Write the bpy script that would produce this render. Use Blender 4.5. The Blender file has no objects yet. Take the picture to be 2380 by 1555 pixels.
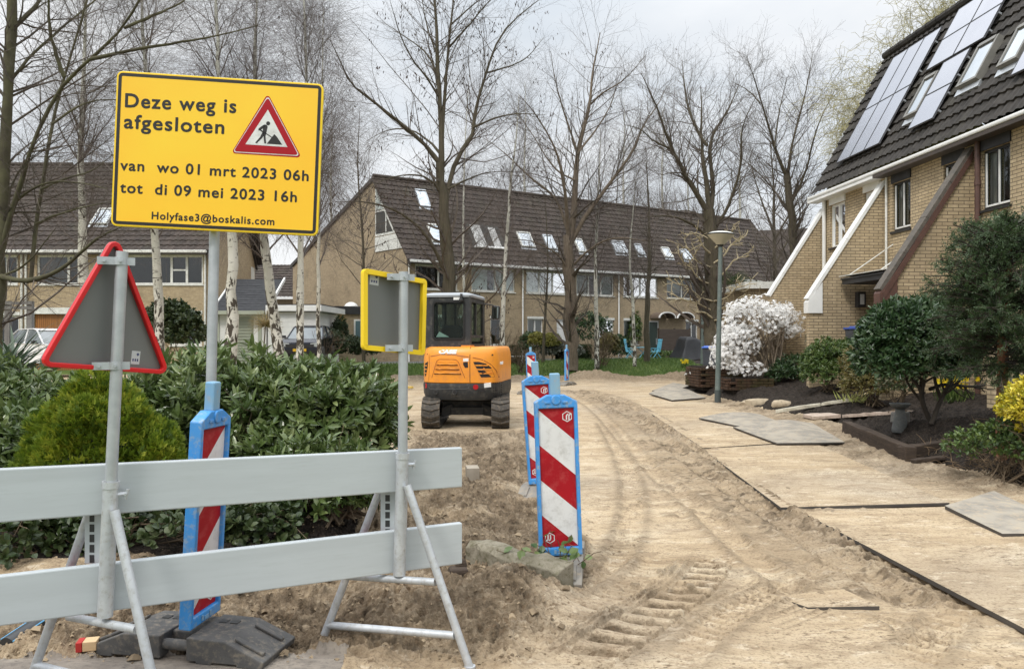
import bpy, bmesh, math, random
import numpy as np
from mathutils import Vector, Matrix

SC = bpy.context.scene
COL = SC.collection
R = math.radians
random.seed(7)
RNG = np.random.default_rng(11)

# ------------------------------------------------------------------ camera, sky, sun, exposure
EYE, FPX, CPX, HPX = 1.55, 1740.0, 1190.0, 788.0      # eye height; focal length, centre column and horizon row on a 2380 px wide frame
cam_d = bpy.data.cameras.new('camera')
cam_d.sensor_width = 36.0
cam_d.lens = 36.0 * FPX / 2380.0
cam_d.shift_y = (HPX - 777.5) / 2380.0
cam_d.clip_start, cam_d.clip_end = 0.05, 6000.0
cam = bpy.data.objects.new('camera', cam_d)
COL.objects.link(cam)
cam.location = (0, 0, EYE)
cam.rotation_euler = (R(90), 0, 0)
SC.camera = cam
SUN_EL, SUN_AZ = 48.0, 215.0       # behind the viewer, to the left
world = bpy.data.worlds.new('World')
SC.world = world
world.use_nodes = True
wn, wl = world.node_tree.nodes, world.node_tree.links
wn.clear()
w_out = wn.new('ShaderNodeOutputWorld')
w_sky = wn.new('ShaderNodeTexSky')
w_sky.sky_type = 'NISHITA'
w_sky.sun_disc = False
w_sky.sun_elevation = R(SUN_EL)
w_sky.sun_rotation = R(SUN_AZ)
w_sky.air_density, w_sky.dust_density, w_sky.ozone_density = 1.0, 3.0, 1.0
w_b1 = wn.new('ShaderNodeBackground'); w_b1.inputs[1].default_value = 0.10
wl.new(w_sky.outputs[0], w_b1.inputs[0])
w_tc = wn.new('ShaderNodeTexCoord')
w_map = wn.new('ShaderNodeMapping'); w_map.inputs['Scale'].default_value = (1.6, 1.6, 4.0)
wl.new(w_tc.outputs['Generated'], w_map.inputs[0])
w_no = wn.new('ShaderNodeTexNoise'); w_no.inputs['Scale'].default_value = 1.7; w_no.inputs['Detail'].default_value = 5; w_no.inputs['Roughness'].default_value = .5
wl.new(w_map.outputs[0], w_no.inputs['Vector'])
w_cr = wn.new('ShaderNodeValToRGB')
w_cr.color_ramp.elements[0].position = .32; w_cr.color_ramp.elements[0].color = (.66, .715, .77, 1)
w_cr.color_ramp.elements[1].position = .66; w_cr.color_ramp.elements[1].color = (.91, .92, .93, 1)
wl.new(w_no.outputs[0], w_cr.inputs[0])
w_b2 = wn.new('ShaderNodeBackground')
w_sp = wn.new('ShaderNodeSeparateXYZ'); wl.new(w_tc.outputs['Generated'], w_sp.inputs[0])
w_mr = wn.new('ShaderNodeMapRange'); w_mr.interpolation_type = 'SMOOTHSTEP'          # an overcast sky is brightest overhead
for k_, v_ in ((1, .34), (2, .95), (3, 1.0), (4, 3.3)): w_mr.inputs[k_].default_value = v_
wl.new(w_sp.outputs[2], w_mr.inputs[0]); wl.new(w_mr.outputs[0], w_b2.inputs[1])
wl.new(w_cr.outputs[0], w_b2.inputs[0])
w_mx = wn.new('ShaderNodeMixShader'); w_mx.inputs[0].default_value = .88      # cloud deck in front of the clear sky
wl.new(w_b1.outputs[0], w_mx.inputs[1]); wl.new(w_b2.outputs[0], w_mx.inputs[2])
wl.new(w_mx.outputs[0], w_out.inputs[0])
sun_d = bpy.data.lights.new('sun', 'SUN')
sun_d.energy = 1.5
sun_d.angle = R(12)
sun_d.color = (1.0, .955, .88)
sun = bpy.data.objects.new('sun', sun_d)
COL.objects.link(sun)
az = R(SUN_AZ)
sdir = Vector((math.sin(az) * math.cos(R(SUN_EL)), math.cos(az) * math.cos(R(SUN_EL)), math.sin(R(SUN_EL))))
sun.rotation_euler = sdir.to_track_quat('Z', 'Y').to_euler()
SC.view_settings.view_transform = 'Standard'
SC.view_settings.look = 'None'
SC.view_settings.exposure = 0.2
SC.view_settings.gamma = 1.0
SC.view_settings.use_curve_mapping = False
SC.cycles.max_bounces = 6
SC.cycles.diffuse_bounces = 3
SC.cycles.glossy_bounces = 3
SC.cycles.transparent_max_bounces = 12
SC.cycles.use_denoising = True

# ------------------------------------------------------------------ helpers
def P(x, y, Y):
    return np.array([(x - CPX) / FPX * Y, Y, EYE - (y - HPX) / FPX * Y])
def G(x, y, z=0.0):
    Y = (EYE - z) * FPX / (y - HPX)
    return np.array([(x - CPX) / FPX * Y, Y, z])
def hit(x, y, p0, n):
    d = np.array([(x - CPX) / FPX, 1.0, -(y - HPX) / FPX])
    o = np.array([0, 0, EYE]); n = np.asarray(n, float)
    t = np.dot(np.asarray(p0, float) - o, n) / np.dot(d, n)
    return o + d * t
def nrm(v):
    v = np.asarray(v, float)
    return v / np.maximum(np.linalg.norm(v, axis=-1, keepdims=True), 1e-9)

def _hash(ix, iy, s):
    h = (ix.astype(np.int64) * 374761393 + iy.astype(np.int64) * 668265263 + s * 144665) & 0x7fffffff
    h = ((h ^ (h >> 13)) * 1274126177) & 0x7fffffff
    h = h ^ (h >> 16)
    return (h & 0xffff) / 65535.0
def vnoise(x, y, s=0):
    x0, y0 = np.floor(x), np.floor(y)
    fx, fy = x - x0, y - y0
    fx, fy = fx * fx * (3 - 2 * fx), fy * fy * (3 - 2 * fy)
    a, b = _hash(x0, y0, s), _hash(x0 + 1, y0, s)
    c, d = _hash(x0, y0 + 1, s), _hash(x0 + 1, y0 + 1, s)
    return (a * (1 - fx) + b * fx) * (1 - fy) + (c * (1 - fx) + d * fx) * fy
def fbm(x, y, octv=4, s=0, gain=.5):
    x, y = np.asarray(x, float), np.asarray(y, float)
    t, a, tot = 0, 1.0, 0
    for i in range(octv):
        t = t + a * vnoise(x * 2 ** i + 17.3 * i, y * 2 ** i - 9.1 * i, s + i); tot += a; a *= gain
    return t / tot
def sstep(a, b, x):
    t = np.clip((x - a) / (b - a), 0, 1)
    return t * t * (3 - 2 * t)

# ---- materials
MATS = {}
def _new(name):
    m = bpy.data.materials.new(name); m.use_nodes = True
    n = m.node_tree.nodes; l = m.node_tree.links
    b = n['Principled BSDF']
    MATS[name] = m
    return m, n, l, b
def _coord(n, l, scale=(1, 1, 1), kind='Object'):
    tc = n.new('ShaderNodeTexCoord'); mp = n.new('ShaderNodeMapping')
    mp.inputs['Scale'].default_value = scale
    l.new(tc.outputs[kind], mp.inputs[0])
    return mp.outputs[0]
def _noise(n, l, vec, scale, detail=6, rough=.55, dist=0):
    t = n.new('ShaderNodeTexNoise'); t.inputs['Scale'].default_value = scale
    t.inputs['Detail'].default_value = detail; t.inputs['Roughness'].default_value = rough
    t.inputs['Distortion'].default_value = dist
    l.new(vec, t.inputs['Vector'])
    return t.outputs[0]
def _ramp(n, l, fac, stops):
    r = n.new('ShaderNodeValToRGB'); e = r.color_ramp.elements
    while len(e) < len(stops): e.new(.5)
    for i, (p, c) in enumerate(stops):
        e[i].position = p; e[i].color = (*c, 1) if len(c) == 3 else c
    l.new(fac, r.inputs[0])
    return r.outputs[0]
def _mix(n, l, fac, a, b, mode='MIX'):
    m = n.new('ShaderNodeMix'); m.data_type = 'RGBA'; m.blend_type = mode
    if isinstance(fac, (int, float)): m.inputs[0].default_value = fac
    else: l.new(fac, m.inputs[0])
    for k, v in ((6, a), (7, b)):
        if isinstance(v, tuple): m.inputs[k].default_value = (*v, 1) if len(v) == 3 else v
        else: l.new(v, m.inputs[k])
    return m.outputs[2]
def _math(n, l, op, a, b=None):
    m = n.new('ShaderNodeMath'); m.operation = op
    for k, v in ((0, a), (1, b)):
        if v is None: continue
        if isinstance(v, (int, float)): m.inputs[k].default_value = v
        else: l.new(v, m.inputs[k])
    return m.outputs[0]
def _bump(n, l, b, h, strength, dist=.01):
    bp = n.new('ShaderNodeBump'); bp.inputs['Strength'].default_value = strength; bp.inputs['Distance'].default_value = dist
    l.new(h, bp.inputs['Height']); l.new(bp.outputs[0], b.inputs['Normal'])
def pm(name, c1, c2=None, scale=6, rough=.6, metal=0, bump=0, bscale=60, stretch=(1, 1, 1), lo=.35, hi=.65, r2=None, dirt=None, spec=.5, detail=6, bdist=.01):
    if name in MATS: return MATS[name]
    m, n, l, b = _new(name)
    v = _coord(n, l, stretch)
    c2 = c2 or tuple(x * .8 for x in c1)
    f = _noise(n, l, v, scale, detail)
    col = _ramp(n, l, f, [(lo, c1), (hi, c2)])
    if dirt:
        f2 = _noise(n, l, v, scale * 4.3, 8, .7)
        col = _mix(n, l, _ramp(n, l, f2, [(.5, (0, 0, 0)), (.72, (1, 1, 1))]), col, dirt)
    l.new(col, b.inputs['Base Color'])
    b.inputs['Roughness'].default_value = rough
    if r2 is not None:
        l.new(_ramp(n, l, f, [(.3, (rough,) * 3), (.7, (r2,) * 3)]), b.inputs['Roughness'])
    b.inputs['Metallic'].default_value = metal
    b.inputs['Specular IOR Level'].default_value = spec
    if bump: _bump(n, l, b, _noise(n, l, v, bscale, 8, .6), bump, bdist)
    return m
def leaf_mat(name, c1, c2, c3, rough=.45, scale=3.0, trans=.25):
    m, n, l, b = _new(name)
    g = n.new('ShaderNodeNewGeometry')
    v = _coord(n, l)
    f = _noise(n, l, v, scale, 4)
    a = n.new('ShaderNodeAttribute'); a.attribute_name = 'lv'
    ff = _math(n, l, 'ADD', _math(n, l, 'MULTIPLY', f, .5), _math(n, l, 'MULTIPLY', a.outputs['Fac'], .5))
    col = _ramp(n, l, ff, [(.25, c1), (.5, c2), (.78, c3)])
    l.new(col, b.inputs['Base Color'])
    b.inputs['Roughness'].default_value = rough
    out = n['Material Output']
    tr = n.new('ShaderNodeBsdfTranslucent'); l.new(col, tr.inputs[0])
    mx = n.new('ShaderNodeMixShader'); mx.inputs[0].default_value = trans
    l.new(b.outputs[0], mx.inputs[1]); l.new(tr.outputs[0], mx.inputs[2]); l.new(mx.outputs[0], out.inputs[0])
    return m
def brick_mat(name, c1, c2, mortar, w=.21, h=.0625, stain=(.10, .085, .06), amt=.5, ms=.006):
    m, n, l, b = _new(name)
    tc = n.new('ShaderNodeTexCoord')
    sx = n.new('ShaderNodeSeparateXYZ'); l.new(tc.outputs['Object'], sx.inputs[0])
    cb = n.new('ShaderNodeCombineXYZ')
    l.new(_math(n, l, 'ADD', sx.outputs[0], sx.outputs[1]), cb.inputs[0]); l.new(sx.outputs[2], cb.inputs[1])
    bt = n.new('ShaderNodeTexBrick')
    bt.inputs['Scale'].default_value = 1; bt.inputs['Brick Width'].default_value = w; bt.inputs['Row Height'].default_value = h
    bt.inputs['Mortar Size'].default_value = ms; bt.inputs['Mortar Smooth'].default_value = .25; bt.inputs['Bias'].default_value = -.1
    bt.inputs['Color1'].default_value = (*c1, 1); bt.inputs['Color2'].default_value = (*c2, 1); bt.inputs['Mortar'].default_value = (*mortar, 1)
    l.new(cb.outputs[0], bt.inputs['Vector'])
    v = tc.outputs['Object']
    f1 = _noise(n, l, v, 1.1, 5); f2 = _noise(n, l, v, 9, 6)
    col = _mix(n, l, _ramp(n, l, f2, [(.35, (0, 0, 0)), (.75, (.55,) * 3)]), bt.outputs[0], tuple(x * .62 for x in c2))
    col = _mix(n, l, _ramp(n, l, f1, [(.5, (0, 0, 0)), (.8, (amt,) * 3)]), col, stain)
    l.new(col, b.inputs['Base Color'])
    b.inputs['Roughness'].default_value = .85; b.inputs['Specular IOR Level'].default_value = .25
    _bump(n, l, b, _math(n, l, 'ADD', bt.outputs['Fac'], _math(n, l, 'MULTIPLY', f2, -.5)), -.5, .008)
    return m

# ---- mesh builders
class MB:
    def __init__(self): self.v = []; self.f = []; self.mi = []; self.cur = 0
    def add(self, vs, fs):
        k = len(self.v)
        self.v += [tuple(map(float, a)) for a in vs]
        self.f += [tuple(i + k for i in q) for q in fs]
        self.mi += [self.cur] * len(fs)
        return self
    def box(self, c, s, M=None, taper=None):
        x, y, z = s[0] / 2, s[1] / 2, s[2] / 2
        tx, ty = taper or (1, 1)
        vs = [(-x, -y, -z), (x, -y, -z), (x, y, -z), (-x, y, -z), (-x * tx, -y * ty, z), (x * tx, -y * ty, z), (x * tx, y * ty, z), (-x * tx, y * ty, z)]
        c = np.asarray(c, float)
        vs = [(np.array(M @ Vector(a)) if M is not None else np.array(a)) + c for a in vs]
        return self.add(vs, [(0, 3, 2, 1), (4, 5, 6, 7), (0, 1, 5, 4), (1, 2, 6, 5), (2, 3, 7, 6), (3, 0, 4, 7)])
    def b(self, x0, x1, y0, y1, z0, z1):
        return self.box(((x0 + x1) / 2, (y0 + y1) / 2, (z0 + z1) / 2), (abs(x1 - x0), abs(y1 - y0), abs(z1 - z0)))
    def tube(self, pts, rad, sides=12, caps=True):
        pts = [np.asarray(p, float) for p in pts]; n = len(pts)
        rad = [rad] * n if isinstance(rad, (int, float)) else rad
        tan = [nrm(pts[min(i + 1, n - 1)] - pts[max(i - 1, 0)]) for i in range(n)]
        ref = np.array([0, 0, 1.0]) if abs(tan[0][2]) < .9 else np.array([1.0, 0, 0])
        u = nrm(np.cross(tan[0], ref)); vs = []
        for i in range(n):
            u = nrm(u - tan[i] * np.dot(u, tan[i])); w = np.cross(tan[i], u)
            for k in range(sides):
                a = 2 * math.pi * k / sides
                vs.append(pts[i] + rad[i] * (math.cos(a) * u + math.sin(a) * w))
        fs = [(i * sides + k, i * sides + (k + 1) % sides, (i + 1) * sides + (k + 1) % sides, (i + 1) * sides + k) for i in range(n - 1) for k in range(sides)]
        if caps: fs += [tuple(range(sides - 1, -1, -1)), tuple((n - 1) * sides + k for k in range(sides))]
        return self.add(vs, fs)
    def prism(self, poly, o, u, w, d):
        """polygon (a,b) in the plane o + a*u + b*w, extruded by vector d"""
        o, u, w, d = (np.asarray(q, float) for q in (o, u, w, d)); n = len(poly)
        A = [o + a * u + c * w for a, c in poly]
        vs = A + [p + d for p in A]
        fs = [tuple(range(n)), tuple(range(2 * n - 1, n - 1, -1))] + [(i, i + n, (i + 1) % n + n, (i + 1) % n) for i in range(n)]
        return self.add(vs, fs)
    def frame(self, outer, inner, o, u, w, d):
        """ring between two polygons with the same vertex count, extruded by d"""
        o, u, w, d = (np.asarray(q, float) for q in (o, u, w, d)); n = len(outer)
        A = [o + a * u + c * w for a, c in outer]; B = [o + a * u + c * w for a, c in inner]
        vs = A + B + [p + d for p in A] + [p + d for p in B]
        fs = []
        for i in range(n):
            j = (i + 1) % n
            fs += [(i, j, n + j, n + i), (2 * n + i, 3 * n + i, 3 * n + j, 2 * n + j), (i, 2 * n + i, 2 * n + j, j), (n + i, n + j, 3 * n + j, 3 * n + i)]
        return self.add(vs, fs)
    def lathe(self, prof, c=(0, 0, 0), sides=24, M=None):
        vs = []; n = len(prof)
        for r, z in prof:
            for k in range(sides):
                a = 2 * math.pi * k / sides
                p = Vector((r * math.cos(a), r * math.sin(a), z))
                if M is not None: p = M @ p
                vs.append(np.array(p) + np.asarray(c, float))
        fs = [(i * sides + k, i * sides + (k + 1) % sides, (i + 1) * sides + (k + 1) % sides, (i + 1) * sides + k) for i in range(n - 1) for k in range(sides)]
        fs += [tuple(range(sides - 1, -1, -1)), tuple((n - 1) * sides + k for k in range(sides))]
        return self.add(vs, fs)
    def build(self, name, mats, parent=None, smooth=False, bevel=0, world=True, segs=2, norm=True):
        me = bpy.data.meshes.new(name)
        v = np.array(self.v, float)
        if world and parent is not None: v = to_local(v, parent)
        me.from_pydata(v.tolist(), [], self.f)
        if norm:
            bm = bmesh.new(); bm.from_mesh(me); bmesh.ops.recalc_face_normals(bm, faces=bm.faces); bm.to_mesh(me); bm.free()
        for m in (mats if isinstance(mats, (list, tuple)) else [mats]): me.materials.append(m)
        if isinstance(mats, (list, tuple)): me.polygons.foreach_set('material_index', self.mi)
        o = bpy.data.objects.new(name, me); COL.objects.link(o)
        if parent is not None: o.parent = parent
        if smooth is True: me.shade_smooth()
        elif smooth: set_smooth(me, smooth)
        if bevel:
            md = o.modifiers.new('bevel', 'BEVEL'); md.width = bevel; md.segments = segs; md.limit_method = 'ANGLE'; md.angle_limit = R(35)
        return o
def set_smooth(me, ang):
    me.shade_smooth()
    bm = bmesh.new(); bm.from_mesh(me)
    for e in bm.edges:
        if len(e.link_faces) == 2 and e.calc_face_angle(0) > R(ang): e.smooth = False
    bm.to_mesh(me); bm.free()
WM = {}
def wm(o):
    M = WM.get(o.name, np.eye(4))
    return M
def to_local(v, parent):
    M = np.eye(4); p = parent
    while p is not None:
        if p.name in WM: M = WM[p.name] @ M
        p = p.parent
    Mi = np.linalg.inv(M)
    return v @ Mi[:3, :3].T + Mi[:3, 3]
def thing(name, label, cat, loc=(0, 0, 0), rotz=0, group=None):
    o = bpy.data.objects.new(name, None); COL.objects.link(o)
    o.empty_display_size = .2
    o.location = tuple(map(float, loc)); o.rotation_euler = (0, 0, rotz)
    o['label'] = label; o['category'] = cat
    if group: o['group'] = group
    M = np.eye(4); c, s = math.cos(rotz), math.sin(rotz)
    M[:2, :2] = [[c, -s], [s, c]]; M[:3, 3] = loc
    WM[o.name] = M
    return o
def tag(o, label=None, cat=None, group=None, kind=None):
    for k, v in (('label', label), ('category', cat), ('group', group), ('kind', kind)):
        if v: o[k] = v
    return o
def dup(root, loc, rotz, label=None, group=None):
    r = root.copy(); COL.objects.link(r); r.location = tuple(map(float, loc)); r.rotation_euler = (0, 0, rotz)
    if label: r['label'] = label
    if group: r['group'] = group
    def rec(src, dst):
        for ch in list(src.children):
            c = ch.copy(); COL.objects.link(c); c.parent = dst; rec(ch, c)
    rec(root, r)
    return r
def recentre(o):
    """move a single-mesh thing's origin to the bottom centre of its mesh"""
    me = o.data; v = np.empty(len(me.vertices) * 3, np.float32); me.vertices.foreach_get('co', v); v = v.reshape(-1, 3)
    c = np.array([(v[:, 0].min() + v[:, 0].max()) / 2, (v[:, 1].min() + v[:, 1].max()) / 2, v[:, 2].min()])
    me.vertices.foreach_set('co', (v - c).astype(np.float32).ravel()); o.location = tuple(map(float, c)); me.update()
    return o
def npmesh(name, V, F, mat, parent=None, smooth=False, attrs=None, world=True):
    """V (n,3), F (m,k) arrays -> one mesh object"""
    V = np.asarray(V, np.float64)
    if world and parent is not None: V = to_local(V, parent)
    me = bpy.data.meshes.new(name)
    k = F.shape[1]; m = len(F)
    me.vertices.add(len(V)); me.vertices.foreach_set('co', V.astype(np.float32).ravel())
    me.loops.add(m * k); me.loops.foreach_set('vertex_index', F.astype(np.int32).ravel())
    me.polygons.add(m); me.polygons.foreach_set('loop_start', (np.arange(m) * k).astype(np.int32))
    me.update(calc_edges=True); me.validate()
    if smooth: me.shade_smooth()
    else: me.shade_flat()
    for kx, (dom, val) in (attrs or {}).items():
        a = me.attributes.new(kx, 'FLOAT', dom); a.data.foreach_set('value', np.asarray(val, np.float32))
    for q in (mat if isinstance(mat, (list, tuple)) else [mat]): me.materials.append(q)
    o = bpy.data.objects.new(name, me); COL.objects.link(o)
    if parent is not None: o.parent = parent
    return o
def tubes(Pn, Rn, s=4):
    """(n,k,3) polylines with (n,k) radii -> V,F"""
    n, k, _ = Pn.shape
    T = np.empty_like(Pn); T[:, 1:-1] = Pn[:, 2:] - Pn[:, :-2]; T[:, 0] = Pn[:, 1] - Pn[:, 0]; T[:, -1] = Pn[:, -1] - Pn[:, -2]
    T = nrm(T)
    ref = np.where(np.abs(T[:, :1, 2:3]) > .9, np.array([1.0, .1, 0]), np.array([.05, .1, 1.0]))
    U = nrm(np.cross(T, np.broadcast_to(ref, T.shape))); W = np.cross(T, U)
    a = np.arange(s) * 2 * np.pi / s
    V = Pn[:, :, None, :] + Rn[:, :, None, None] * (np.cos(a)[None, None, :, None] * U[:, :, None, :] + np.sin(a)[None, None, :, None] * W[:, :, None, :])
    idx = np.arange(n * k * s).reshape(n, k, s)
    A = idx[:, :-1]; B = idx[:, 1:]
    F = np.stack([A, np.roll(A, -1, 2), np.roll(B, -1, 2), B], -1).reshape(-1, 4)
    return V.reshape(-1, 3), F
def merge(parts):
    Vs, Fs, k = [], [], 0
    for V, F in parts:
        Vs.append(V); Fs.append(F + k); k += len(V)
    return np.concatenate(Vs), np.concatenate(Fs)
def resample(pts, k):
    pts = np.asarray(pts, float)
    d = np.r_[0, np.cumsum(np.linalg.norm(np.diff(pts, axis=0), axis=1))]
    t = np.linspace(0, d[-1], k)
    return np.stack([np.interp(t, d, pts[:, i]) for i in range(3)], 1)
def smooth_path(pts, k, it=2):
    pts = np.asarray(pts, float)
    for _ in range(it):
        q = [pts[0]]
        for a, b in zip(pts[:-1], pts[1:]): q += [.75 * a + .25 * b, .25 * a + .75 * b]
        pts = np.array(q + [pts[-1]])
    return resample(pts, k)
def sprout(Pn, Rn, M, k, L, ang, t0=.25, t1=1.0, up=0.0, wig=.25, rfac=.6, rtip=.004, rmax=None, taper=.5, rng=RNG, lenpow=1.0):
    """M child branches on the parent polylines: L=(min,max) length as a share of the parent's (if < 0: metres), ang=(min,max) degrees, up = tropism"""
    n, kk, _ = Pn.shape
    ln = np.linalg.norm(np.diff(Pn, axis=1), axis=2).sum(1)
    pi = rng.choice(n, M, p=ln ** lenpow / (ln ** lenpow).sum())
    t = t0 + (t1 - t0) * rng.random(M)
    f = t * (kk - 1); i0 = np.minimum(f.astype(int), kk - 2); fr = (f - i0)[:, None]
    A, B = Pn[pi, i0], Pn[pi, i0 + 1]
    pos = A * (1 - fr) + B * fr; tan = nrm(B - A)
    pr = Rn[pi, i0] * (1 - fr[:, 0]) + Rn[pi, i0 + 1] * fr[:, 0]
    rv = nrm(rng.normal(size=(M, 3))); side = nrm(np.cross(tan, rv))
    a = np.radians(ang[0] + (ang[1] - ang[0]) * rng.random(M))[:, None]
    d = nrm(np.cos(a) * tan + np.sin(a) * side)
    if L[0] < 0: length = -(L[0] + (L[1] - L[0]) * rng.random(M))
    else: length = ln[pi] * (L[0] + (L[1] - L[0]) * rng.random(M)) * (1 - taper * t)
    step = (length / (k - 1))[:, None]
    Q = np.empty((M, k, 3)); Q[:, 0] = pos
    for j in range(1, k):
        d = nrm(d + wig * rng.normal(size=(M, 3)) + up * np.array([0, 0, 1.0]))
        Q[:, j] = Q[:, j - 1] + d * step
    r0 = np.maximum(pr * rfac, rtip)
    if rmax: r0 = np.minimum(r0, rmax)
    r = r0[:, None] * (1 - np.linspace(0, 1, k)) + rtip * np.linspace(0, 1, k)
    return Q, r
def leaves(pos, d, up, L, W, fold=.25, bend=.15):
    """leaf blades with a mid fold: 8 verts, 6 quads/tris as quads each"""
    n = len(pos); d = nrm(d); side = nrm(np.cross(d, up)); nor = np.cross(side, d)
    L = np.broadcast_to(np.asarray(L, float), (n,))[:, None]; W = np.broadcast_to(np.asarray(W, float), (n,))[:, None]
    c = []
    for t, w in ((0.0, .12), (.35, 1.0), (.72, .8), (1.0, .06)):
        ctr = pos + d * L * t - nor * L * bend * t * t
        c += [ctr - side * W * w * .5 + nor * W * fold * w * .5, ctr, ctr + side * W * w * .5 + nor * W * fold * w * .5]
    V = np.stack(c, 1).reshape(-1, 3)
    b = np.array([[0, 1, 4, 3], [1, 2, 5, 4], [3, 4, 7, 6], [4, 5, 8, 7], [6, 7, 10, 9], [7, 8, 11, 10]])
    F = (b[None] + (np.arange(n) * 12)[:, None, None]).reshape(-1, 4)
    return V, F, 6
def quads(pos, d, up, L, W):
    n = len(pos); d = nrm(d); side = nrm(np.cross(d, up))
    L = np.broadcast_to(np.asarray(L, float), (n,))[:, None]; W = np.broadcast_to(np.asarray(W, float), (n,))[:, None]
    V = np.stack([pos, pos + d * L * .5 + side * W * .5, pos + d * L, pos + d * L * .5 - side * W * .5], 1).reshape(-1, 3)
    return V, np.arange(n * 4).reshape(n, 4), 1
def leafmesh(name, VF, mat, parent, rng=RNG, smooth=False):
    V, F, per = VF
    n = len(F) // per
    lv = np.repeat(rng.random(n), per)
    return npmesh(name, V, F, mat, parent, smooth=smooth, attrs={'lv': ('FACE', lv)})
def text_mesh(body, size, spacing=1.0, offset=0.0, align='LEFT'):
    cu = bpy.data.curves.new('lettering', 'FONT'); cu.body = body; cu.size = size; cu.space_character = spacing; cu.offset = offset
    cu.align_x = align; cu.resolution_u = 4
    ob = bpy.data.objects.new('lettering', cu); COL.objects.link(ob)
    dg = bpy.context.evaluated_depsgraph_get(); dg.update()
    me = bpy.data.meshes.new_from_object(ob.evaluated_get(dg))
    vs = [tuple(v.co) for v in me.vertices]; fs = [tuple(p.vertices) for p in me.polygons]
    bpy.data.objects.remove(ob); bpy.data.curves.remove(cu); bpy.data.meshes.remove(me)
    return np.array(vs), fs
def put_text(mb, body, size, o, u, w, lift, x, y, spacing=1.0, offset=0.0, width=None, align='LEFT', shear=0.0, ysc=1.0):
    vs, fs = text_mesh(body, size, spacing, offset, align)
    if width: vs = vs * np.array([width / (vs[:, 0].max() - vs[:, 0].min()), 1, 1])
    vs[:, 1] *= ysc
    if align == 'LEFT': vs[:, 0] -= vs[:, 0].min()
    o, u, w, lift = (np.asarray(q, float) for q in (o, u, w, lift))
    mb.add([o + (x + a[0] + shear * a[1]) * u + (y + a[1]) * w + lift for a in vs], fs)
# ------------------------------------------------------------------ shared materials
galv = pm('galvanised_steel', (.50, .52, .54), (.40, .42, .44), 14, .42, .55, .05, 90, r2=.55)
galv2 = pm('galvanised_tube', (.55, .57, .59), (.42, .44, .46), 9, .45, .45, .04, 70, r2=.6, dirt=(.36, .35, .33))
plank_grey = pm('grey_plastic_board', (.43, .465, .48), (.40, .43, .445), 3, .42, 0, .02, 160, stretch=(.5, .5, 5), dirt=(.39, .42, .43))
white_paint = pm('white_paint', (.78, .78, .76), (.70, .70, .68), 3, .45)
dirty_white = pm('weathered_white', (.72, .72, .68), (.60, .60, .56), 5, .55, dirt=(.36, .35, .31))
dark_frame = pm('dark_brown_frame', (.035, .028, .025), (.05, .04, .035), 8, .5)
brown_trim = pm('red_brown_trim', (.085, .042, .032), (.115, .058, .044), 6, .55, dirt=(.05, .04, .035))
black_trim = pm('black_trim', (.02, .02, .02), (.03, .03, .032), 5, .5)
brick_mid = brick_mat('tan_brick_mid', (.41, .32, .205), (.32, .245, .155), (.34, .29, .225))
brick_left = brick_mat('tan_brick_left', (.45, .35, .22), (.35, .265, .16), (.36, .305, .23), amt=.35)
brick_right = brick_mat('yellow_brick_right', (.53, .42, .27), (.41, .32, .20), (.12, .095, .068), w=.225, h=.070, amt=.5, stain=(.17, .14, .10), ms=.0085)
def glass_mat():
    m, n, l, b = _new('window_glass')
    out = n['Material Output']
    gl = n.new('ShaderNodeBsdfGlossy'); gl.inputs['Roughness'].default_value = .015; gl.inputs[0].default_value = (.95, .97, 1, 1)
    tr = n.new('ShaderNodeBsdfTransparent'); tr.inputs[0].default_value = (.80, .84, .82, 1)
    fr = n.new('ShaderNodeFresnel'); fr.inputs[0].default_value = 1.75
    mx = n.new('ShaderNodeMixShader'); l.new(fr.outputs[0], mx.inputs[0])
    l.new(tr.outputs[0], mx.inputs[1]); l.new(gl.outputs[0], mx.inputs[2]); l.new(mx.outputs[0], out.inputs[0])
    return m
glass = glass_mat()
room_dark = pm('room_interior', (.035, .035, .035), (.06, .058, .05), 1.5, .9)
lace = pm('lace_curtain', (.62, .62, .60), (.42, .42, .41), 3, .9, stretch=(9, 9, .6))
blind_grey = pm('grey_blind', (.20, .20, .21), (.13, .13, .14), 2, .8, stretch=(14, 14, .3))
blind_pale = pm('pale_blind', (.46, .50, .48), (.40, .44, .42), 2, .8)
sky_pane = pm('skylight_pane', (.52, .55, .57), (.40, .43, .46), 1.2, .08, .85)
def tile_mat(name, c1, c2, moss, sx=.3, sz=.34):
    m, n, l, b = _new(name)
    v = _coord(n, l)
    f = _noise(n, l, v, 1.3, 6); f2 = _noise(n, l, v, 14, 7)
    col = _ramp(n, l, f2, [(.3, c1), (.7, c2)])
    col = _mix(n, l, _ramp(n, l, f, [(.52, (0, 0, 0)), (.75, (.6,) * 3)]), col, moss)
    vo = n.new('ShaderNodeTexVoronoi'); vo.inputs['Scale'].default_value = 3.3; l.new(v, vo.inputs['Vector'])
    col = _mix(n, l, .5, col, _mix(n, l, 1.0, col, _ramp(n, l, vo.outputs['Color'], [(.1, (.45,) * 3), (.9, (1.75,) * 3)]), 'MULTIPLY'))
    l.new(col, b.inputs['Base Color']); b.inputs['Roughness'].default_value = .8; b.inputs['Specular IOR Level'].default_value = .3
    _bump(n, l, b, f2, .3, .01)
    return m
tile_brown = tile_mat('brown_roof_tile', (.038, .029, .025), (.062, .048, .040), (.050, .046, .030))
tile_black = tile_mat('black_roof_tile', (.026, .023, .021), (.045, .040, .035), (.05, .046, .034))

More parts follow.
